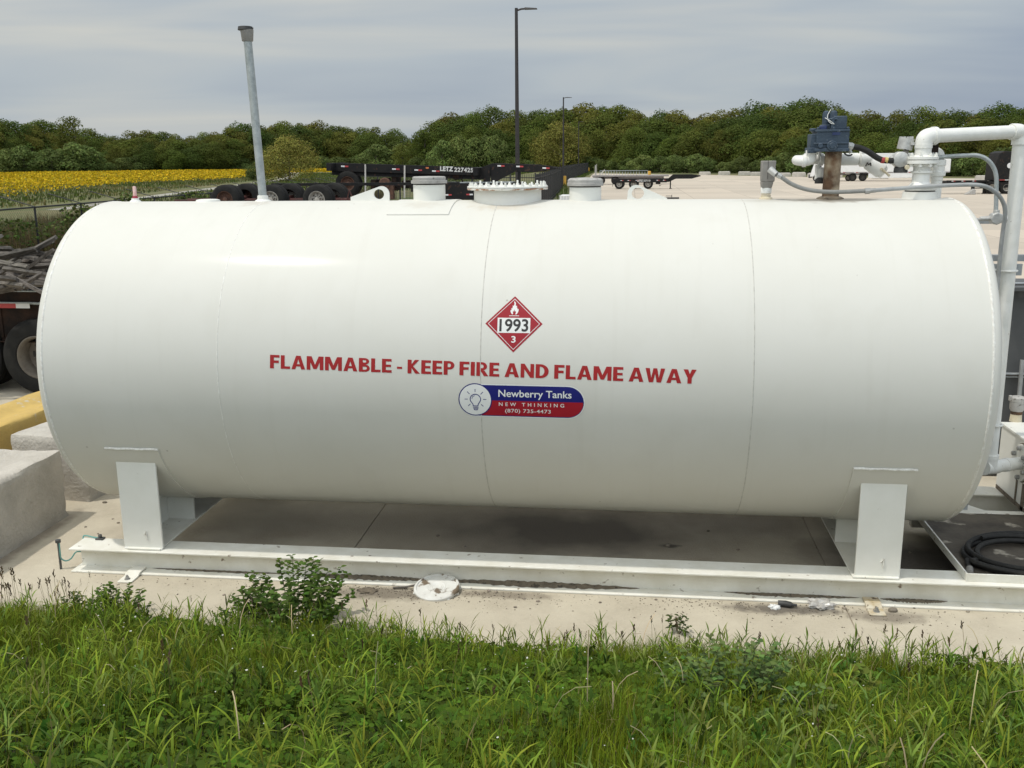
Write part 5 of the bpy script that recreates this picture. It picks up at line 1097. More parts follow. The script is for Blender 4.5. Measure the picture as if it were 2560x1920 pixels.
# ------------------------------------------------------------------ trailers
def wheel_parts(root, x, y, z, r=0.5, w=0.26, rim='rimwhite', face=-1, dual=True, tyre_only=False, rust=False, dish=0.135):
    """one wheel with its tyre and rim; face = the side (-1/+1 along y) that shows the rim"""
    h = bpy.data.objects.new('wheel', None); C.objects.link(h); h.parent = root; h.location = (x, y, z)
    if root.name in WORLD: h.location = Vector((x,y,z))-root.location
    b = MB(); prof = lambda o: [(r*0.56, o-w/2+0.02), (r*0.60, o-w/2), (r*0.86, o-w/2), (r*0.97, o-w/2+0.03), (r, o-w/2+0.06), (r*0.985, o-0.045), (r, o-0.035), (r, o+0.035), (r*0.985, o+0.045), (r, o+w/2-0.06), (r*0.97, o+w/2-0.03), (r*0.86, o+w/2), (r*0.60, o+w/2), (r*0.56, o+w/2-0.02)]
    b.lathe(prof(0), (0,0,0), 'y', 40, closed=True)
    if dual: b.lathe(prof(-face*(w+0.06)), (0,0,0), 'y', 40, closed=True)
    b.build('tyre', M['tyre'], h, smooth=40)
    if tyre_only: return h
    b = MB(); f = face
    b.lathe([(r*0.575, f*(w/2-0.015)), (r*0.545, f*(w/2-0.005)), (r*0.50, f*(w/2-0.03)), (r*0.48, f*(w/2-dish+.035)), (r*0.36, f*(w/2-dish)), (r*0.30, f*(w/2-dish+.015)), (r*0.17, f*(w/2-dish+.015)), (r*0.17, f*(w/2-dish+.095)), (r*0.10, f*(w/2-dish+.105)), (0, f*(w/2-dish+.105))], (0,0,0), 'y', 32, caps=False)
    b.build('rim', M[rim], h, smooth=40)
    b = MB()
    for i in range(8):
        a = 2*math.pi*i/8; b.lathe([(r*0.085, f*(w/2-dish+.007)), (r*0.085, f*(w/2-dish+.013))], (r*0.40*math.cos(a), 0, r*0.40*math.sin(a)), 'y', 10)
    for i in range(10):
        a = 2*math.pi*(i+.5)/10; b.lathe([(0.016, f*(w/2-dish+.015)), (0.016, f*(w/2-dish+.045))], (r*0.255*math.cos(a), 0, r*0.255*math.sin(a)), 'y', 6)
    b.build('hub', M['rimrust'] if rust else M['darkgasket'], h, smooth=30); return h
def reflectors(root, spots, y):
    for (x, z, flip, L_) in spots:
        b = MB(); b.cur = 1 if flip else 0; b.box((x, y-0.004, z), (x+L_/2, y-0.001, z+0.055)); b.cur = 0 if flip else 1; b.box((x+L_/2, y-0.004, z), (x+L_, y-0.001, z+0.055))
        b.build('reflector', [M['reflw'], M['reflr']], root, smooth=0)
def flat_text(body, w, h, x, z, y, root, name, m_, off=0.02, sp=1.0):
    v, f = fit_text(body, w, h, off, sp, ref='L'); me = bpy.data.meshes.new(name); me.from_pydata([(x+p[0], y, z+p[1]) for p in v], [], f); me.materials.append(m_); return link(name, me, root)
def chassis(root, x0, x1, zt, depth, goose=None, paint='black_paint', yw=1.2, cross=8, legs=None):
    """skeletal container chassis in local coordinates: two rails, cross members, gooseneck to +x"""
    b = MB()
    for s in (-1, 1):
        yc = s*0.48
        b.box((x0, yc-0.075, zt-0.018), (x1, yc+0.075, zt)); b.box((x0, yc-0.075, zt-depth), (x1, yc+0.075, zt-depth+0.018)); b.box((x0+.002, yc-0.008, zt-depth+0.017), (x1-.002, yc+0.008, zt-0.017))
    b.build('main_rail', M[paint], root)
    b = MB()
    for i in range(cross): xx = x0+0.5+(x1-x0-1)*i/(cross-1); b.box((xx-.05, -0.466, zt-depth*0.75), (xx+.05, 0.466, zt-0.06))
    b.build('cross_member', M[paint], root)
    for xx in (x0, x1-0.22): b = MB(); b.box((xx, -yw, zt-0.30), (xx+0.20, yw, zt+0.004)); b.build('bolster', M[paint], root, bevel=0.01)
    if goose:
        g1, rise, gd = goose; b = MB()
        for s in (-1, 1):
            yc = s*0.48
            b.prism([(x1-0.05, zt-depth), (x1+0.05, zt-depth), (x1+0.75, zt+rise-gd), (g1-0.9, zt+rise-gd), (g1, zt+rise-gd*0.45), (g1, zt+rise-gd*0.25), (g1-0.9, zt+rise), (x1+0.45, zt+rise), (x1-0.05, zt-0.02)], yc-0.04, yc+0.04, 'y')
        b.box((g1-0.16, -1.15, zt+rise-gd*0.42), (g1-0.02, 1.15, zt+rise-gd*0.28)); b.build('gooseneck', M[paint], root, bevel=0.008)
    if legs:
        xl, zl = legs
        for s in (-1, 1):
            b = MB(); b.box((xl-0.06, s*0.62-0.06, zl+0.02), (xl+0.06, s*0.62+0.06, zt-0.1)); b.box((xl-0.14, s*0.62-0.12, zl), (xl+0.14, s*0.62+0.12, zl+0.02)); b.build('landing_leg', M[paint], root, bevel=0.006)

# big black gooseneck chassis on the stack behind the tank (stands on the chassis below it)
YL = 31.3
pl_ = aty(825, 407.5, YL); pr_ = aty(1190, 418.7, YL)
ang = math.atan2(pr_.z-pl_.z, pr_.x-pl_.x)
LT = thing('container_chassis', 'black gooseneck container chassis lettered LETZ227425 lying on top of the stack', 'trailer chassis', (pl_.x, YL+0.55, pl_.z-1.15), rot=(0, -ang, 0), group='container chassis parked in the yard')
ln = (pr_.x-pl_.x)/math.cos(ang); ztl = 1.15
gl = aty(1392, 415, YL).x-pl_.x
chassis(LT, 0.0, ln+0.15, ztl, 0.46, (gl, 0.18, 0.30), cross=6)
b = MB(); b.box((0.15, -0.64, ztl-0.31), (ln-0.2, -0.57, ztl+0.01)); b.build('side_rail', M['black_paint'], LT, bevel=0.006)
YS = -0.645
rf = []
for (u, v) in ((858, 415), (976, 423), (1034, 423.5), (1078, 426), (1035, 424.5)): pass
def loc_(u, v): p = aty(u, v, YL-0.1); return p.x-pl_.x, (p.z-pl_.z)-(p.x-pl_.x)*math.tan(ang)+ztl
for (u, v) in ((850, 414), (978, 421), (1034, 423.5), (1078, 426)):
    x, z = loc_(u, v); rf.append((x, z-0.05, False, 0.30))
reflectors(LT, rf, YS); 
x, z = loc_(1062, 419); b = MB(); b.box((x, YS-.004, z-.04), (x+.12, YS-.001, z+.02)); b.build('marker_light', M['amber'], LT)
x0_, z0_ = loc_(1098, 430); x1_, z1_ = loc_(1181, 430)
flat_text('LETZ', (x1_-x0_)*0.40, 0.185, x0_+(x1_-x0_)*0.20, z0_+0.13, YS-0.006, LT, 'lettering', M['lettering'], 0.05)
flat_text('227425', (x1_-x0_)*0.57, 0.17, x0_+(x1_-x0_)*0.715, z0_+0.11, YS-0.006, LT, 'lettering', M['lettering'], 0.035, 1.12)
rg = []
for (u, v) in ((1240, 413), (1287, 414.5), (1353, 418.5)): x, z = loc_(u, v); rg.append((x, z-0.05, False, 0.28))
reflectors(LT, rg, -0.53)
for (u, nm) in ((912, 'strap'), (1010, 'strap')):
    x, z = loc_(u, 440); b = MB(); b.box((x-0.03, YS-0.02, z-0.85), (x+0.03, YS-0.005, ztl-0.01)); b.build('strap', M['paleslat'], LT)
x, z = loc_(868, 459); wheel_parts(LT, x, -0.55, z, 0.5, 0.24, 'rimrust', -1, True, rust=True)
x, z = loc_(962, 459); h = bpy.data.objects.new('axle_hub', None)
b = MB(); b.lathe([(0.20, -0.75), (0.24, -0.70), (0.10, -0.45)], (x, 0, z), 'y', 24); b.lathe([(0.05, -0.80), (0.06, -0.74)], (x,0,z), 'y', 12); b.tube([(x,-.5,z),(x,0.6,z)], 0.07, 12); b.box((x+0.08,-0.72,z-0.6),(x+0.35,-0.5,z-0.05)); b.build('axle_hub', M['rimrust'], LT)
b = MB()
for i in range(7): xx = 1.6+i*0.42; b.box((xx, -0.5, 0.15+0.1*(i % 2)), (xx+0.2, 0.4, 0.55+0.08*(i % 3)))
b.box((1.2, -0.52, 0.30), (4.2, -0.40, 0.40)); b.build('suspension', M['rustblack'], LT, bevel=0.02)
x, z = loc_(1212, 440); b = MB(); b.box((x-.1, -0.56, z-0.36), (x+0.16, -0.46, z+0.36)); b.prism([(x+0.2, z-0.32), (x+1.25, z+0.26), (x+0.2, z+0.26)], -0.53, -0.45, 'y'); b.box((x+1.25,-.5,z-0.75),(x+1.37,-.4,z+0.25)); b.build('gusset', M['black_paint'], LT)
x, z = loc_(1136, 442); b = MB(); b.tube([(x,-0.5,z),(x,0.3,z)], 0.13, 14); b.tube(smooth_path([(x+.2,-.5,z+.05),(x+.35,-.5,z-.4),(x+.6,-.5,z-.75),(x+.9,-.5,z-.8)],5), 0.03, 8); b.build('air_tank', M['rustblack'], LT)

# chassis below it, of which a beam and wheels show between the fittings
L2X = aty(1035, 480, YL-.25).x; L2W = aty(1300, 480, YL-.25).x-L2X
L2 = thing('container_chassis', 'black chassis beam under the lettered chassis in the same stack', 'trailer chassis', (L2X, YL+0.4, 0.85), group='container chassis parked in the yard')
chassis(L2, 0, L2W, 1.35, 0.60, cross=4); b = MB(); b.box((0.1,-0.66,0.72),(L2W-.1,-0.58,1.34)); b.build('side_rail', M['black_paint'], L2)
def l2(u, v): p = aty(u, v, YL-0.25); return p.x-L2X, p.z-0.85
rf = []
for (u, v, fl_) in ((1113, 487, False), (1166, 486, True)): x, z = l2(u, v); rf.append((x, z-.03, fl_, 0.26))
reflectors(L2, rf, -0.665)
b = MB(); b.box((0.6,-0.56,1.36),(L2W-.3,0.3,1.40)); b.build('deck_plate', M['galv'], L2)

# low chassis with rows of dual tyres, standing on another below
YT = 24.95
L3 = thing('container_chassis', 'dull red low chassis with three axles of dual tyres behind the tank', 'trailer chassis', (-9.5, YT+0.9, 1.2), group='container chassis parked in the yard')
def l3(u, v, y=YT): p = aty(u, v, y); return p.x+9.5, p.z-1.2
b = MB(); zr = l3(700, 480)[1]
for s in (-0.1, 0.9): b.box((-2.2, s-0.06, 0.42), (4.2, s+0.06, 0.62))
for i in range(9): b.box((-1.9+0.7*i, -0.1, 0.45), (-1.82+0.7*i, 0.9, 0.60))
b.build('main_rail', M['redframe'], L3, bevel=0.01)
for k_, (u, rim) in enumerate(((562, 'rimrust'), (676, 'rimwhite'), (792, 'rimwhite'))):
    x, z = l3(u, 499); wheel_parts(L3, x, -0.80, z, 0.50, 0.27, rim, -1, True, rust=(k_ == 0)); wheel_parts(L3, x, 1.35, z, 0.50, 0.27, rim, 1, True)
    b = MB(); b.tube([(x,-0.8,z),(x,1.3,z)], 0.07, 12); b.build('axle', M['redframe'], L3)
b = MB(); b.box((0.6, 1.9, 1.02), (7.6, 2.1, 1.12)); b.build('far_rail', M['black_paint'], L3)
b = MB(); x, z = l3(877, 495); b.tube([(x-.25,-.7,z-.35),(x-.1,-.7,z+.25),(x+.15,-.7,z-.35)], .04, 8); b.build('landing_brace', M['redframe'], L3)
L4 = thing('container_chassis', 'lowest red chassis the tyred chassis is stacked on', 'trailer chassis', (-11.5, YT+0.9, 0), group='container chassis parked in the yard')
chassis(L4, 0, 9.0, 1.2, 0.35, paint='redframe', cross=6)
for i in range(3): wheel_parts(L4, 1.2+1.5*i, -0.8, 0.5, 0.5, 0.27, 'rimwhite', -1, True)
for i in (0.9, 8.0):
    b = MB()
    for s in (-.6,.6): b.box((i-.06, s-.06, 0.0), (i+.06, s+.06, 0.9))
    b.build('landing_leg', M['redframe'], L4)

# rusted flatbed chassis with broken boards, beyond the left end of the tank
YW = 4.55
FB = thing('flatbed_chassis', 'rusty black flatbed trailer loaded with broken boards left of the tank', 'trailer', (-8.0, YW+1.1, 0), group=None)
zA = aty(60, 727, YW).z; zB = aty(60, 756, YW).z
b = MB(); 
b.box((-4, -1.10, zA-0.015), (5.2, -1.02, zA)); b.box((-4, -1.02, zA-0.2), (5.2, 1.0, zA-0.12)); b.box((-4, -1.12, zB-0.012), (5.2, -0.9, zB)); b.build('deck_edge', M['galv'], FB)
b = MB(); b.box((-4, -1.06, zB+0.002), (5.2, -1.0, zA-0.018)); b.box((-4, -0.98, zB-0.55), (5.2, -0.94, zB-0.014)); b.box((-4,-1.05,zB-0.56),(5.2,-0.85,zB-0.545))
for i in range(12): b.box((-3.8+0.75*i, -1.0, zB-0.5), (-3.77+0.75*i, -0.95, zB-0.02))
b.box((-4, 0.9, zB-0.55), (5.2, 0.95, zA-0.1)); b.build('side_rail', M['rustblack'], FB)
b = MB(); b.cur = 1; b.box((1.0, -1.125, zB-0.075), (1.0+2.47, -1.121, zB-0.02)); b.cur = 0
p = aty(32, 765, YW-.03); x_ = p.x+8.0; b2 = MB(); b2.cur = 1; b2.box((x_-0.9, -1.066, zB-0.085), (x_, -1.062, zB-0.022)); b2.cur = 0; b2.box((x_, -1.066, zB-0.085), (x_+0.20, -1.062, zB-0.022)); b2.build('reflector', [M['reflw'], M['reflr']], FB, smooth=0)
pw = aty(80, 898, YW-0.1); zw = 0.52
wheel_parts(FB, pw.x+8.0+0.05, -1.03, zw, 0.52, 0.27, 'rimdusty', -1, True, dish=0.26)
pw2 = aty(-35, 898, YW-0.1); wheel_parts(FB, pw2.x+8.0-0.35, -1.03, zw, 0.52, 0.27, 'rimdusty', -1, True, dish=0.26)
wheel_parts(FB, pw.x+8.05, 1.0, zw, 0.52, 0.27, 'rimwhite', 1, True); wheel_parts(FB, pw2.x+7.65, 1.0, zw, 0.52, 0.27, 'rimwhite', 1, True)
b = MB()
for i in range(9): xx = 2.0+0.25*i; b.tube([(xx,-0.85,zB-0.55),(xx+0.3*((-1)**i),-0.8,zB-0.85)], 0.03, 6)
b.box((1.5,-0.9,0.62),(4.6,-0.75,0.74)); b.tube([(pw.x+8.05,-1.0,zw),(pw.x+8.05,1.0,zw)],0.08,12); b.tube([(pw2.x+7.65,-1.0,zw),(pw2.x+7.65,1.0,zw)],0.08,12); b.build('suspension', M['rustblack'], FB)
# boards
rr = random.Random(12); bm_cache = []
for i in range(3):
    b = MB(); b.prism([(-1.0,0),(-0.96,0.05),(-0.99,0.10),(-0.93,0.14),(0.95,0.14),(1.0,0.09),(0.97,0.04),(1.0,0)], 0, 0.035, 'z'); me = None
    o = b.build('broken_board', M['oldwood'], bevel=0.004); bm_cache.append(o.data); bpy.data.objects.remove(o)
def board(p, yaw, pitch, roll, L_, w, label):
    o = bpy.data.objects.new('broken_board', rr.choice(bm_cache)); C.objects.link(o); o.location = p; o.rotation_euler = (roll, pitch, yaw); o.scale = (L_, w, 1.2); tag(o, label, 'board', 'broken boards heaped on the flatbed')
zd = zA-0.12
for i in range(110):
    x = rr.uniform(-7.6, -2.9); yy = YW+rr.uniform(0.15, 1.9); hgt = 0.50*math.exp(-((x+5.2)/3.0)**2)*(0.5+0.7*rr.random())
    lab = 'weathered grey broken board in the heap on the flatbed'
    board((x, yy, zd+0.05+hgt*rr.random()**0.6), rr.uniform(-0.5,0.5)+(math.pi if rr.random() < .5 else 0), rr.uniform(-0.5, 0.12)*(1 if i % 2 else 0.5), rr.uniform(-.5,.5), rr.uniform(0.22,0.55), rr.uniform(0.5,1.0), lab)
for i in range(70):
    x = rr.uniform(-5.3, -3.3); yy = YW+rr.uniform(-0.75, 0.6); z_ = zA+0.05+rr.random()**1.3*(0.48-0.10*abs(x+4.6))
    board((x, yy, z_), rr.uniform(-0.45,0.45)+(math.pi if rr.random() < .5 else 0), rr.uniform(-0.55, 0.25), rr.uniform(-.8,.8), rr.uniform(0.14,0.42), rr.uniform(0.35,0.8), 'splintered grey board piece at the front of the heap on the flatbed')
pb_ = aty(45, 648, YW+0.3); board(tuple(pb_-Vector((0,0,.02))), 0.1, -0.46, 0.3, 0.62, 1.0, 'long board slanting up at the left top of the heap')
pb_ = aty(25, 660, YW+0.5); board(tuple(pb_), 0.05, -0.42, 0.1, 0.70, 0.9, 'second slanting board just under the topmost one')
pb_ = aty(20, 718, YW+0.0); board(tuple(pb_), 0.0, -0.16, 0.5, 0.60, 0.9, 'pale board lying along the deck edge at the frame edge')
for j in range(4):
    pb_ = aty(88+10*j, 672-7*j, YW+0.5+0.1*j); board(tuple(pb_), 0.2, -0.62+0.05*j, 0.4, 0.38, 0.5, 'thin splintered slat leaning at the right of the heap')

# black chassis LETZ parked far out on the lot
p0 = atz(1549, 476); p1 = atz(1677, 476); d2 = 98.6
def along(u, v, y=98.3): return aty(u, v, y)
L5 = thing('container_chassis', 'distant black three axle gooseneck chassis parked alone on the lot', 'trailer chassis', (p0.x, 99.4, 0), rot=(0,0,R_(-2)), group='container chassis parked in the yard')
X5 = lambda u: along(u, 460).x-p0.x
chassis(L5, X5(1532), X5(1672), 1.06, 0.36, (X5(1752), 0.40, 0.44), cross=8, legs=(X5(1677), 0.0))
b = MB(); b.box((X5(1532), -1.19, 0.66), (X5(1668), -1.12, 1.05)); b.build('side_rail', M['black_paint'], L5)
for u in (1549, 1585, 1621): wheel_parts(L5, X5(u), -1.0, 0.5, 0.5, 0.27, 'rimwhite', -1, True)
for u in (1549, 1585, 1621): wheel_parts(L5, X5(u), 1.0, 0.5, 0.5, 0.27, 'rimwhite', 1, True)
reflectors(L5, [(X5(u), 0.86, False, 0.30) for u in (1552, 1570, 1590, 1642, 1658)], -1.195)
flat_text('LETZ', 0.58, 0.20, X5(1601), 0.86, -1.197, L5, 'lettering', M['lettering'], 0.05)
flat_text('227110', 0.72, 0.19, X5(1618), 0.86, -1.197, L5, 'lettering', M['lettering'], 0.03, 1.1)
b = MB(); b.box((X5(1534)-0.08,-1.1,0.25),(X5(1534)-0.05,-0.7,0.85)); b.build('mud_flap', M['blackcap'], L5)
b = MB(); b.box((X5(1640),-1.0,0.5),(X5(1652),-0.7,0.72)); b.tube([(X5(1648),-.9,0.45),(X5(1650),-.9,0.3),(X5(1654),-.9,0.42)],.03,6); b.build('tool_box', M['black_paint'], L5)
# grey flatbed behind it
q = atz(1503, 460); GB = thing('flatbed_trailer', 'grey stake sided flatbed trailer parked behind the distant black chassis', 'trailer', (aty(1480, 440, 118).x, 119, 0), rot=(0,0,0))
X6 = lambda u: aty(u, 440, 118).x-aty(1480, 440, 118).x
b = MB(); b.box((X6(1480), -1.2, 0.95), (X6(1672), 1.2, 1.12)); b.box((X6(1482), -0.6, 0.68), (X6(1660), -0.5, 0.95)); b.build('deck', M['greymetal'], GB, bevel=0.01)
b = MB()
for u in range(1500, 1625, 7): b.box((X6(u)-.03, -1.18, 1.12), (X6(u)+.03, -1.12, 1.70 if u < 1545 else 1.55))
b.box((X6(1500), -1.19, 1.66), (X6(1590), -1.11, 1.72)); b.box((X6(1500), 1.11, 1.62), (X6(1620), 1.19, 1.68)); b.build('stake_rail', M['galv'], GB)
for u in (1503, 1538): wheel_parts(GB, X6(u), -0.95, 0.5, 0.5, 0.27, 'rimrust', -1, True)
b = MB(); b.box((X6(1487), -1.1, 1.12), (X6(1488.5), 1.1, 2.35)); b.box((X6(1491), -1.15, 1.12), (X6(1492), -1.08, 2.5)); b.prism([(X6(1496),1.15),(X6(1500),1.15),(X6(1513),1.75),(X6(1511),1.85)], -1.2, -0.9, 'y'); b.build('headboard', M['paleslat'], GB)
# white box trailers and trucks at the far edge of the lot
def box_trailer(x, y, L_, label, rz=0, H=4.05):
    t = thing('box_trailer', label, 'trailer', (x, y, 0), rot=(0,0,rz), group='white trucks at the far edge of the lot')
    b = MB(); b.box((0, -1.3, 1.15), (L_, 1.3, H)); b.build('box_body', M['trailerwhite'], t, bevel=0.05)
    b = MB(); b.box((0.01, -1.31, 1.05), (L_-.01, 1.31, 1.15)); b.box((0.3,-0.5,0.8),(L_-1,0.5,1.05)); b.build('sub_frame', M['greymetal'], t)
    b = MB(); b.box((3.8, -1.28, 0.42), (L_-3, -1.22, 1.04)); b.build('side_skirt', M['trailerwhite'], t)
    for xx in (1.9, 3.15): wheel_parts(t, xx, -1.0, 0.5, 0.5, 0.3, 'darkgasket', -1, True)
    b = MB(); b.box((L_-2.6,-0.9,0.0),(L_-2.4,-0.75,1.1)); b.build('landing_leg', M['black_paint'], t)
    reflectors(t, [(0.4+1.6*i, 1.08, False, 0.5) for i in range(int(L_/1.7))], -1.315); return t
q = atz(2100, 452.5); box_trailer(q.x-0.4, q.y, 13.6, H=2.75, label='white box trailer with side skirt parked behind the pump riser', rz=R_(-9))
q2 = atz(2196, 445); box_trailer(q2.x, q2.y+3, 5.2, H=3.6, label='taller white trailer end farther off behind the fill pipe', rz=R_(-4))
def small_truck(x, y, label, rz):
    t = thing('delivery_truck', label, 'truck', (x, y, 0), rot=(0,0,rz), group='white trucks at the far edge of the lot')
    b = MB(); b.hexa([(0,-1,0.55),(2.0,-1,0.55),(2.0,1,0.55),(0,1,0.55),(0.55,-.95,2.3),(2.0,-.95,2.3),(2.0,.95,2.3),(0.55,.95,2.3)]); b.build('cab', M['trailerwhite'], t, bevel=0.08)
    b = MB(); b.hexa([(0.10,-.9,1.30),(0.16,-.9,1.30),(0.16,.9,1.30),(0.10,.9,1.30),(0.43,-.85,2.15),(0.5,-.85,2.15),(0.5,.85,2.15),(0.43,.85,2.15)]); b.box((0.75,-1.01,1.35),(1.5,-0.99,2.05)); b.build('window', M['darkglass'], t)
    b = MB(); b.box((-0.1,-1.02,0.4),(0.05,1.02,0.85)); b.build('bumper', M['blackcap'], t, bevel=0.03)
    b = MB(); b.box((2.1,-1.1,0.9),(6.4,1.1,2.9)); b.build('cargo_box', M['trailerwhite'], t, bevel=0.04)
    for xx in (0.85, 5.0): wheel_parts(t, xx, -0.9, 0.4, 0.4, 0.25, 'rimwhite', -1, False)
    return t
q = atz(2047, 452); small_truck(q.x-1.1, q.y, 'small white truck with black bumper at the left of the white trailer', R_(-20))
# black road tractor with a short chassis behind it
ty = 79.0; tx = aty(2486, 470, ty).x
TR = thing('road_tractor', 'black road tractor with tall sleeper cab seen behind the white down pipe', 'truck', (tx, ty+1.2, 0))
XT = lambda u: aty(u, 450, ty).x-tx
b = MB(); b.prism([(XT(2486),1.05),(XT(2549),1.05),(XT(2549),1.9),(XT(2546),2.6),(XT(2540),3.2),(XT(2526),3.42),(XT(2505),3.45),(XT(2493),3.3),(XT(2487),2.6)], -1.2, 1.2, 'y'); b.prism([(XT(2549)+.002,0.75),(XT(2594),0.75),(XT(2597),1.5),(XT(2592),1.9),(XT(2549)+.002,2.0)], -1.0, 1.0, 'y'); b.build('cab', M['black_paint'], TR, bevel=0.06)
b = MB(); b.box((XT(2480), -0.5, 0.75), (XT(2592), 0.5, 1.04)); b.box((XT(2500),-1.1,0.5),(XT(2540),-0.7,0.95)); b.build('frame', M['black_paint'], TR)
for u in (2483, 2520): wheel_parts(TR, XT(u), -0.98, 0.5, 0.5, 0.27, 'rimwhite', -1, True)
wheel_parts(TR, XT(2585), -0.98, 0.5, 0.5, 0.27, 'rimwhite', -1, False)
b = MB(); b.lathe([(0.22,-1.24),(0.22,-1.205)], (XT(2521), 0, 2.28), 'y', 20); b.build('round_mirror', M['reflw'], TR)
b = MB(); b.box((XT(2530), -1.215, 2.0), (XT(2545), -1.203, 2.7)); b.build('window', M['darkglass'], TR)
b = MB(); b.tube([(XT(2496),-1.1,1.0),(XT(2496),-1.1,3.2)], 0.07, 10); b.build('exhaust_stack', M['galv'], TR)
reflectors(TR, [(XT(2498), 1.1, True, 0.9)], -1.21)
L6 = thing('container_chassis', 'low black chassis coupled behind the road tractor on landing legs', 'trailer chassis', (aty(2368, 450, ty).x, ty+1.2, 0), group='container chassis parked in the yard')
X7 = lambda u: aty(u, 450, ty).x-aty(2368, 450, ty).x
chassis(L6, X7(2368), X7(2480), 1.05, 0.26, cross=7)
for u in (2440, 2470):
    b = MB(); b.box((X7(u)-0.12,-0.7,0.02),(X7(u)+0.12,-0.5,0.85)); b.box((X7(u)-.2,-.75,0.0),(X7(u)+.2,-.45,0.04)); b.build('landing_leg', M['black_paint'], L6)
b = MB(); b.box((X7(2440),-0.62,0.42),(X7(2470),-0.55,0.50)); b.build('leg_brace', M['black_paint'], L6)
b = MB(); b.box((X7(2368), -1.1, 1.0), (X7(2470), -1.0, 1.12)); b.build('side_rail', M['black_paint'], L6); reflectors(L6, [(X7(u), 1.03, False, .3) for u in (2380, 2405, 2432)], -1.105)
q = atz(2425, 486); WC = thing('wheel_chock', 'grey wedge lying on the lot left of the black tractor', 'wheel chock', (q.x, q.y, 0)); b = MB(); b.prism([(-.45,0),(.35,0),(.35,.35),(.2,.45),(-.05,.25)], -.25, .25, 'y'); b.build('wedge', M['capgrey'], WC, bevel=.02)
q = atz(1680, 497); WC = thing('wheel_stop', 'small dark rubber stop on the lot beyond the right lifting lug', 'wheel stop', (q.x, q.y, 0)); b = MB(); b.box((-.55,-.12,0),(.55,.12,.12)); b.box((-.05,-.06,.12),(.0,.0,.32)); b.box((-.5,-.06,.2),(0,0,.24)); b.build('rubber_bar', M['blackcap'], WC, bevel=.02)
# caged tank tote by the fence
q = atd(1425, 484, 57.0); IB = thing('tote_tank', 'white plastic tote in a wire cage on the lot behind the right vent', 'tote tank', (q.x, q.y, 0))
b = MB(); b.box((-0.55,-0.5,0.16),(0.55,0.5,1.12)); b.build('plastic_tank', M['trailerwhite'], IB, bevel=0.08)
b = MB()
for i in range(8): x = -0.58+1.16*i/7; b.tube([(x,-0.54,0.14),(x,-0.54,1.1)], 0.012, 6); b.tube([(x,0.54,0.14),(x,0.54,1.1)], 0.012, 6)
for i in range(5): z = 0.2+0.22*i; b.tube([(-.58,-.54,z),(.58,-.54,z),(.58,.54,z),(-.58,.54,z),(-.58,-.54,z)], 0.012, 6)
b.box((-.6,-.55,0),(.6,.55,.12)); b.build('cage', M['galv'], IB)

# ------------------------------------------------------------------ lamp posts, bollards, barriers, fences
def lamp_top(u, v, q):
    d = _ray(u, v); return CAM[2]+d[2]*math.hypot(q.x-CAM[0], q.y-CAM[1])/math.hypot(d[0], d[1])
def lamp(base, H, label, yb=1.3, first=None):
    t = thing('street_lamp', label, 'street lamp', tuple(base), group='lamp posts along the lot fence')
    b = MB(); b.tube([(0,0,yb-0.02),(0,0,H)], [0.115, 0.075], 14); b.tube([(0,0,yb),(0,0,yb+0.25)], [0.16,0.13], 14); b.build('pole', M['polebronze'], t)
    b = MB(); b.tube([(0,0,H-0.12),(0.25,0,H-0.05),(0.45,0,H-0.04)], 0.045, 10); b.build('arm', M['polebronze'], t)
    b = MB(); b.hexa([(0.40,-.15,H-.08),(1.02,-.13,H-.08),(1.02,.13,H-.08),(0.40,.15,H-.08),(0.42,-.13,H+.01),(1.0,-.08,H-.03),(1.0,.08,H-.03),(0.42,.13,H+.01)]); b.build('lamp_head', M['polebronze'], t, bevel=0.01)
    b = MB(); b.lathe([(0.34, -0.3), (0.33, yb)], (0,0,0), 'z', 8) if False else b.box((-0.36,-0.36,-0.05),(0.36,0.36,yb)); b.build('concrete_base', M['yellow_base'], t, bevel=0.03); return t
q = atd(1294, 470, 50.3); lamp((q.x, q.y, 0), lamp_top(1300, 20, q), 'tallest dark lamp post rising behind the gooseneck into the sky', 0.8)
q = atz(1408, 464); lamp((q.x, q.y, 0), lamp_top(1414, 243, q), 'middle lamp post on a yellow concrete base along the fence', 1.15)
q = atz(1446, 438); lamp((q.x, q.y, 0), lamp_top(1449, 304, q), 'farthest lamp post on a small yellow base by the fence', 1.15)
def bollard(u, v, h, w, label):
    q = atz(u, v); t = thing('bollard', label, 'bollard', (q.x, q.y, 0), group='yellow bollards on the lot'); b = MB(); b.lathe([(w, 0), (w, h-0.05), (w*0.7, h)], (0,0,0), 'z', 16); b.build('post', M['yellow_base'], t)
    b = MB(); b.lathe([(w+.02,0),(w+.02,0.06)], (0,0,0), 'z', 16); b.build('collar', M['capgrey'], t)
bollard(1623, 441, 0.95, 0.30, 'yellow bollard behind the grey flatbed trailer'); bollard(1470, 429.5, 1.0, 0.45, 'tiny far yellow base at the end of the fence')
b = MB(); b.box((-0.55,-0.3,0),(0.55,0.3,0.50)); b.hexa([(-.5,-.25,.5),(.5,-.25,.5),(.5,.25,.5),(-.5,.25,.5),(-.46,-.2,.58),(.46,-.2,.58),(.46,.2,.58),(-.46,.2,.58)]); bb = b.build('barrier_block', M['concrete_block'], bevel=0.03); bmesh_ = bb.data; bpy.data.objects.remove(bb)
pts_ = [lam(1762,437), lam(1861,438), lam(1960,441), lam(2036,443), lam(2200,447), lam(2330,448), lam(2460,450), lam(2560,452), lam(2700,455)]
seg_ = [(Vector((*pts_[i],0)), Vector((*pts_[i+1],0))) for i in range(len(pts_)-1)]
cnt = 0
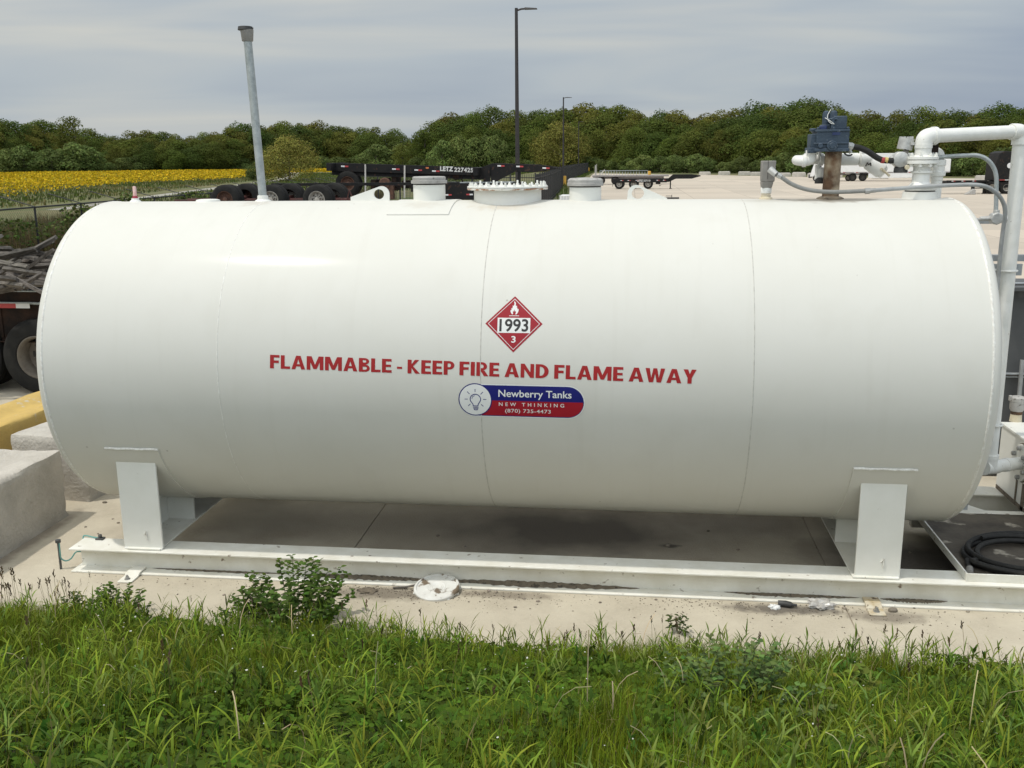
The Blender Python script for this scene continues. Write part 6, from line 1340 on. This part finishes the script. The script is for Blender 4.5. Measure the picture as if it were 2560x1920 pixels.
for a, c_ in seg_:
    L_ = (c_-a).length; k = max(1, int(L_/4.2))
    for i in range(k):
        p = a+(c_-a)*(i/k); o = bpy.data.objects.new('barrier_block', bmesh_); C.objects.link(o); o.location = p; o.rotation_euler = (0,0,math.atan2(c_.y-a.y, c_.x-a.x)*0.15); o.scale = (2.0,1,1.0+0.3*rr.random())
        tag(o, 'pale concrete barrier block in the row along the far edge of the lot', 'barrier block', 'barrier blocks along the far edge of the lot')
# black picket fence: along the yard end, then away beside the lot
def picket_fence(path, H, label, step=0.15, prow=2.4):
    t = thing('picket_fence', label, 'fence', (*path[0], 0), world=True)
    b = MB(); pm = MB().box((-.04,-.04,-.05),(.04,.04,H+.08)).build('post', M['fenceblack'], smooth=0); pme = pm.data; bpy.data.objects.remove(pm); plist = []
    for i in range(len(path)-1):
        a, c_ = Vector((*path[i],0)), Vector((*path[i+1],0)); L_ = (c_-a).length; d = (c_-a)/L_; n = int(L_/step)
        for zz in (0.25, H-0.22):
            nn = Vector((-d.y,d.x,0))*0.02; b.hexa([a-nn+Vector((0,0,zz)), c_-nn+Vector((0,0,zz)), c_+nn+Vector((0,0,zz)), a+nn+Vector((0,0,zz)), a-nn+Vector((0,0,zz+.05)), c_-nn+Vector((0,0,zz+.05)), c_+nn+Vector((0,0,zz+.05)), a+nn+Vector((0,0,zz+.05))])
        for j in range(n):
            p = a+d*(j+.5)*step; b.box((p.x-.011,p.y-.011,.08),(p.x+.011,p.y+.011,H))
        for j in range(int(L_/prow)+1):
            p = a+d*min(j*prow, L_); plist.append(p)
    b.build('picket_panel', M['fenceblack'], t, smooth=0); 
    for p in plist[:98]: o = bpy.data.objects.new('post', pme); C.objects.link(o); o.parent = t; o.location = p-t.location
    return t
fq = lambda u, d: tuple(atd(u, hz(u), d)[:2])
picket_fence([sc(-15.9, 64.5), fq(1180, 62.5), fq(1275, 59.8), fq(1338, 59.0), fq(1350, 61.0), fq(1377, 74.0)]+[sc(*q) for q in [ (-3.1, 98), (-4.75, 127), (-5.9, 190), (-6.6, 248)]], 2.25, 'black picket fence curving round and running away beside the lot')
# chain link fence along the left edge of the yard
CF = thing('chain_link_fence', 'dark chain link fence with slanted barbed wire arms along the left of the yard', 'fence', (-15.53, 4, 0), world=True)
rail = MB(); m_ = MB(); HF = 1.68; y0_, y1_ = 3.6, 61.0
rail.tube([(-15.53,y0_,HF),(-15.53,y1_,HF)], 0.028, 8); rail.build('top_rail', M['fenceblack'], CF)
y = y0_
while y <= y1_:
    b = MB(); b.tube([(-15.53,y,0),(-15.53,y,HF+.03)], 0.036, 10); b.tube([(-15.53,y,HF+.02),(-16.75,y,HF+.36)], 0.018, 6); b.build('post', M['fenceblack'], CF); y += 2.83
for k in range(3): f = (k+1)/3; m_.tube([(-15.53-.35*f,y0_,HF+.02+.34*f),(-15.53-.35*f,y1_,HF+.02+.34*f)], 0.003, 4)
d_ = 0.12; n = int((y1_-y0_)/d_); 
vs, fs = [], []
for i in range(-14, n):
    for sg in (1, -1):
        ya, yb_ = y0_+i*d_, y0_+i*d_+HF
        if sg < 0: ya, yb_ = yb_, ya
        if min(ya,yb_) < y0_ or max(ya,yb_) > min(y1_, 40): continue
        o = len(vs); w = 0.0035; vs += [(-15.53,ya-w,0.03),(-15.53,ya+w,0.03),(-15.53,yb_+w,HF-.02),(-15.53,yb_-w,HF-.02)]; fs.append((o,o+1,o+2,o+3))
        vs += [(-15.53-w,ya,0.03),(-15.53+w,ya,0.03),(-15.53+w,yb_,HF-.02),(-15.53-w,yb_,HF-.02)]; fs.append((o+4,o+5,o+6,o+7))
m_.add(vs, fs); m_.build('wire_mesh', M['fenceblack'], CF, smooth=0)

# ------------------------------------------------------------------ rough growth, yellow field
def field_scatter(n, poly_fn, xr, yr): 
    x = rng.uniform(*xr, n); y = rng.uniform(*yr, n); k = poly_fn(x, y); return x[k], y[k]
# tall brown-green grass just past the fence and vines climbing it
x = rng.uniform(-24, -15.4, 60000); y = rng.uniform(6, 75, 60000); k = rng.random(60000) < np.clip(1.25-(np.abs(x+16.4))/16, 0.15, 1); x, y = x[k], y[k]; Bq = np.stack([x, y, 0*x-.03], 1); n = len(x)
hgt = 0.45+0.45*rng.random(n)+0.25*patch(x,y,0.5,1); Pp, Wd, s, d = blades(Bq, hgt, 0.008+0.012*rng.random(n), np.abs(rng.normal(0.5,0.3,n)), 4); cq = tone(n, (0.085,0.092,0.032), 0.25, 0.1); dr_ = patch(x,y,0.35,2.0) > 0.5; cq[dr_] = tone(dr_.sum(), (0.135,0.105,0.05), 0.25, 0.08)
tag(link('rough_grass', strip_mesh('rough_grass', Pp, Wd, s, cq, M['blade'])), 'tall brownish grass beyond the chain link fence', 'grass', kind='stuff')
n = 9000; y = rng.uniform(18, 50, n); t_ = patch(y, y*0.3, 0.8, 0.3); z = HF*rng.random(n)**0.45*(0.55+0.6*t_)+0.02; k = rng.random(n) < 0.15+0.85*t_; y, z = y[k], z[k]; n = len(y); cen = np.stack([-15.535+rng.normal(0,0.16,n), y, z], 1)
v, f, c = discs(cen, 0.035+0.035*rng.random(n), rng.uniform(0.2,1.4,n), tone(n,(0.085,0.115,0.03),0.3,0.1), 'v')
tag(link('climbing_vine', quad_mesh('climbing_vine', v, f, c, M['blade'])), 'green vines tangled over the chain link fence', 'vine', kind='stuff')
fb = [atz(u, v, 0.3) for u, v in ((-400,560),(0,506),(120,489),(235,473),(350,461),(480,455),(590,449.5),(625,441),(665,434.5),(840,432.5))]
fb_a = np.array([math.atan2(q.x-CAM[0], q.y-CAM[1]) for q in fb]); fb_r = np.array([math.hypot(q.x-CAM[0], q.y-CAM[1]) for q in fb])
def past_edge(x, y):      # metres beyond the near edge of the flower field
    return np.hypot(x-CAM[0], y-CAM[1])-np.interp(np.arctan2(x-CAM[0], y-CAM[1]), fb_a, fb_r)
def in_yellow(x, y): return (past_edge(x, y) > 0)&(x > -360)&(np.arctan2(x-CAM[0], y-CAM[1]) < fb_a[-1])
x, y = field_scatter(330000, in_yellow, (-300,-30), (45, 352)); dist = np.hypot(x-4, y+7); k = rng.random(len(x)) < np.clip((120/dist)**0.8, 0.25, 1); x, y, dist = x[k], y[k], dist[k]; n = len(x)
near = np.interp(past_edge(x, y), [0, 16], [0.40, 1.0]); k = rng.random(n) < near; x, y, dist = x[k], y[k], dist[k]; n = len(x)
cen = np.stack([x, y, 0.45+0.35*rng.random(n)+0.15*patch(x,y,0.12,1)], 1); rs = (0.04+0.065*rng.random(n))*np.clip(dist/110, 0.6, 3.2)
v, f, c = discs(cen, rs, rng.uniform(0.5,1.5,n), np.where(rng.random(n)[:,None] < np.clip(0.55+dist/420, 0.5, 0.92)[:,None], tone(n,(0.50,0.34,0.015),0.2,0.05), tone(n,(0.27,0.23,0.03),0.2,0.05)), 'y')
tag(link('yellow_flowers', quad_mesh('yellow_flowers', v, f, c, M['petal'])), 'broad band of yellow wildflowers filling the field', 'flowers', kind='stuff')
x = rng.uniform(-120, -20, 70000); y = rng.uniform(60, 260, 70000); xp = np.interp(y, [60,90,138,175,330], [-37.2,-44,-54,-61,-111]); k = np.abs(x-xp) > 2.6; k &= x < np.interp(y, [60,260], [-17,-12]); x, y = x[k], y[k]; n = len(x)
Pp, Wd, s, d = blades(np.stack([x,y,0*x-.03],1), 0.16+0.28*rng.random(n), 0.03+0.05*rng.random(n), np.abs(rng.normal(0.6,0.3,n)), 3); cq = tone(n,(0.085,0.11,0.028),0.25,0.08); br_ = (x < xp[k]-1)&(patch(x,y,0.2,1) > 0.6); cq[br_] = tone(br_.sum(), (0.17,0.155,0.06), 0.2, 0.06)
tag(link('meadow_grass', strip_mesh('meadow_grass', Pp, Wd, s, cq, M['blade'])), 'meadow grass either side of the pale track', 'grass', kind='stuff')
x = rng.uniform(-14, 0, 9000); y = rng.uniform(70, 250, 9000); xp = np.interp(y, [70,98,127,190,248], [-2.05,-3.1,-4.75,-5.9,-6.6]); k = (np.abs(x-xp) < 1.7); x, y = x[k], y[k]; n = len(x)
Pp, Wd, s, d = blades(np.stack([x,y,0*x-.03],1), 0.2+0.3*rng.random(n), 0.03+0.04*rng.random(n), np.abs(rng.normal(0.6,0.3,n)), 3)
tag(link('verge_grass', strip_mesh('verge_grass', Pp, Wd, s, tone(n,(0.075,0.105,0.026),0.25,0.08), M['blade'])), 'green verge under the picket fence', 'grass', kind='stuff')
sheet('grass_verge', [sc(*q) for q in [(-0.3,69),(-1.7,119),(-3.9,200),(-4.6,238),(-9.5,238),(-7.5,127),(-5.0,80),(-4.2,69)]], -0.003, M['field'], label='green strip of grass beside the lot fence')

# ------------------------------------------------------------------ trees
def tree_mesh(seed, H, Rc, nlobe, nleaf, lsize, col, trunk_h=0.25, sparse=0.0, shape=1.0):
    r2 = np.random.default_rng(seed); V, Cc = [], []
    lobes = []
    for i in range(nlobe):
        f = (i+0.5)/nlobe; zz = H*(trunk_h+(1-trunk_h)*(0.04+0.84*f)); env = math.sin(math.pi*min(1, 0.16+0.80*f)**shape)**0.75
        a = r2.uniform(0,2*np.pi); rr = Rc*env*(0.45+0.42*r2.random()) if f < 0.9 else Rc*0.15*r2.random()
        lobes.append((np.array([rr*math.cos(a), rr*math.sin(a), zz]), Rc*(0.30+0.20*r2.random())*(0.72+0.38*env)))
    w = np.array([l[1]**2 for l in lobes]); w /= w.sum(); cnt = r2.multinomial(nleaf, w)
    for (c, r), n in zip(lobes, cnt):
        u = r2.standard_normal((n,3)); u[:,2] = np.where(r2.random(n) < 0.6, np.abs(u[:,2]), u[:,2]); u /= np.linalg.norm(u,axis=1)[:,None]; rad = r*(0.72+0.36*r2.random(n)**0.5)*(1+0.14*np.sin(u[:,0]*7+u[:,1]*5)*np.cos(u[:,2]*6)); p = c+u*rad[:,None]*np.array([1,1,0.80])
        nn = u+0.42*r2.standard_normal((n,3))+np.array([0,0,0.25]); nn /= np.linalg.norm(nn,axis=1)[:,None]; a = np.cross(nn, np.array([0.3,0.2,1.0])+0.6*r2.standard_normal((n,3))); a /= np.linalg.norm(a,axis=1)[:,None]; b_ = np.cross(nn,a); s = lsize*(0.55+0.8*r2.random(n))[:,None]
        a = a*s; b_ = b_*s*0.75; q = np.stack([p-a, p-b_*0.9+a*0.1, p+a, p+b_], 1); V.append(q.reshape(-1,3)); lt = np.array(col)*(0.75+0.5*r2.random())
        cc = lt*(1+0.18*r2.standard_normal((n,1)))*(1+0.05*r2.standard_normal((n,3))); Cc.append(np.repeat(np.clip(cc,0.004,0.5), 4, 0))
    V = np.concatenate(V); V[:,2] = np.maximum(V[:,2], 0.05); crown = quad_mesh('crown', V, np.arange(len(V)).reshape(-1,4), np.concatenate(Cc), M['leafcard'], smooth=False)
    b = MB(); th = H*0.72; b.tube([(0,0,-.1),(0.03*H*r2.normal()*.3,0,th*.4),(0.02*H*r2.normal(),0.02*H*r2.normal(),th)], [H*0.020,H*0.015,H*0.005], 9)
    for i in range(7):
        c, r = lobes[int(r2.integers(1, nlobe))]; z0 = min(c[2]*0.65, th*0.85); b.tube([(0,0,z0),tuple((c+np.array([0,0,z0]))/2+np.array([0,0,0.04*H])),tuple(c)], [H*0.008,H*0.006,H*0.002], 6)
    o = b.build('trunk', M['bark']); tm = o.data; bpy.data.objects.remove(o)
    return crown, tm
g1, g2, g3, g4 = (0.090,0.116,0.020), (0.116,0.126,0.023), (0.074,0.104,0.020), (0.138,0.136,0.026)
variants = [tree_mesh(31,10,5.0,30,11000,0.155,g1,.06), tree_mesh(32,10,4.6,28,10000,0.15,g2,.08), tree_mesh(33,10,5.4,34,12000,0.155,g3,.06), tree_mesh(34,10,4.2,24,8500,0.15,g4,.10), tree_mesh(35,10,4.8,30,10500,0.155,g1,.05,shape=1.2), tree_mesh(36,10,3.6,20,3200,0.16,g2,.20)]
willow = tree_mesh(45,6.5,4.8,46,9500,0.13,(0.20,0.20,0.045),.0,shape=0.9)
shrubs = [tree_mesh(41,5,3.6,18,3600,0.17,(0.11,0.145,0.04),.0), tree_mesh(42,5,2.7,16,3200,0.16,(0.135,0.175,0.05),.0,shape=1.3)]
def plant(kind, mesh, p, H, W, label, group, H0, name='tree', cat_='tree'):
    t = thing(name, label, cat_, tuple(p), group=group); s = H/H0; t.rotation_euler = (0,0,rr.uniform(0,6.28)); t.scale = (s*W, s*W, s)
    for nm, me in (('crown', mesh[0]), ('trunk', mesh[1])):
        o = bpy.data.objects.new(nm, me); C.objects.link(o); o.parent = t
    return t
# skyline of the photograph in pixels: (u, v) of the tree tops
sky_l = [(-120,312),(0,312),(60,308),(150,336),(190,330),(215,334),(245,338),(300,334),(370,330),(400,326),(470,338),(520,322),(560,318),(600,312),(650,308),(700,297),(745,297),(800,305),(850,312),(905,318),(950,322),(960,332),(985,352),(1010,362),(1030,372)]
sky_r = [(1030,352),(1045,325),(1075,288),(1110,276),(1140,290),(1180,277),(1225,280),(1260,276),(1320,272),(1370,268),(1440,266),(1475,272),(1520,276),(1570,276),(1640,284),(1690,284),(1750,283),(1800,278),(1860,270),(1910,267),(1975,267),(2010,277),(2060,292),(2120,294),(2200,292),(2280,290),(2360,289),(2440,285),(2500,290),(2600,285),(2750,290)]
dl = lambda u: 372+15*math.sin(u*0.01)
dr2 = lambda u: float(np.interp(u, [1030,1130,1300,1480,1600,1750,1900,2100,2300,2560,2800], [300,292,290,278,245,232,222,200,186,176,170]))
def wood(sk, dfun, u0, u1, du, label, group):
    us = [q[0] for q in sk]; vs_ = [q[1] for q in sk]; u = u0; k = 0
    while u < u1:
        D = dfun(u); vt = np.interp(u, us, vs_)+(9 if u0 < 0 else 4)+rr.uniform(-6,9); top = (hz(u)-vt)/FPX*D*1.02+3.07
        for row in range(3):
            uu = u+rr.uniform(-.3,.3)*du+(row*0.5*du); Dd = D+row*8+rr.uniform(-3,3); p = atd(uu, hz(uu), Dd); H = max(4.0, top*(0.60+0.16*rr.random() if row == 0 else (0.82+0.10*rr.random() if row == 1 else 1.0))*Dd/D)
            m_ = rr.choice(variants[:5]) if not (row == 2 and rr.random() < .10) else variants[5]
            plant('tree', m_, (p.x, p.y, -0.05), H, rr.uniform(0.85,1.2)*(1.0 if H > 8 else 1.2), label, group, 10)
        u += du*rr.uniform(0.85,1.15); k += 1
wood(sky_l, dl, -110, 985, 36, 'dark green tree in the woods across the yellow field', 'trees of the woods across the field')
wood(sky_r, dr2, 1078, 2740, 52, 'dark green tree in the woods beyond the parking lot', 'trees of the woods beyond the lot')
p = atd(1400, hz(1400), 262); plant('w', willow, (p.x, p.y, -.05), 12.0, 0.85, 'pale olive rounded tree behind the middle lamp post', None, 6.5, 'tree')
p = atd(192, hz(192), 366); plant('w', variants[5], (p.x, p.y, -.05), (hz(192)-304)/FPX*366*1.02+3.0, 1.0, 'tallest thin crowned tree standing above the left woods', None, 10, 'tree')
for u, H in ((1005, 9.0), (1030, 7.5), (1052, 8.0), (1040, 10.5)):
    p = atd(u, hz(u), 330); plant('t', variants[5], (p.x,p.y,-.05), H, 0.9, 'low tree in the gap between the two woods', 'trees in the gap between the woods', 10)
# paler young trees and scrub along the foot of the woods
for u, v, H in ((60,398,9),(130,396,8),(185,388,10),(215,395,9),(20,400,8),(1000,372,9),(940,372,9)):
    p = atd(u, hz(u), 350); plant('t', shrubs[1], (p.x,p.y,-.05), H, 1.1, 'light green young tree in front of the woods across the field', 'young trees at the foot of the left woods', 5, 'young_tree')
for u, H in ((1150,9.5),(1190,9.0),(1215,9.5),(1240,9.5),(1105,8.5)):
    p = atd(u, hz(u), 262); plant('t', shrubs[1], (p.x,p.y,-.05), H, 0.72, 'light green young tree in front of the woods behind the tall lamp post', 'young trees behind the lamp post', 5, 'young_tree')
u = 1040
while u < 2700:
    D = dr2(u)-float(np.interp(u,[1030,1500,1700,2700],[10,14,12,9])); p = atd(u, hz(u), D); plant('t', shrubs[0 if rr.random() < .6 else 1], (p.x,p.y,-.05), rr.uniform(2.4,4.6), rr.uniform(0.9,1.3), 'low bush at the foot of the woods beyond the lot', 'bushes at the foot of the woods', 5, 'bush', 'bush'); u += rr.uniform(22,38)
u = -100
while u < 1000:
    p = atd(u, hz(u), 362); plant('t', shrubs[0], (p.x,p.y,-.05), rr.uniform(3.5,6), 1.2, 'low bush along the edge of the woods across the field', 'bushes at the edge of the field woods', 5, 'bush', 'bush'); u += rr.uniform(30,50)
p = atz(725, 453); plant('w', willow, (p.x, p.y, -.05), 6.9, 1.0, 'yellowish green willow bush standing alone right of the vent pipe', None, 6.5, 'willow_bush', 'bush')
p = atd(640, hz(640), 182); plant('w', shrubs[0], (p.x, p.y, -.05), 2.6, 1.1, 'low green bush directly behind the vent pipe', None, 5, 'bush', 'bush')
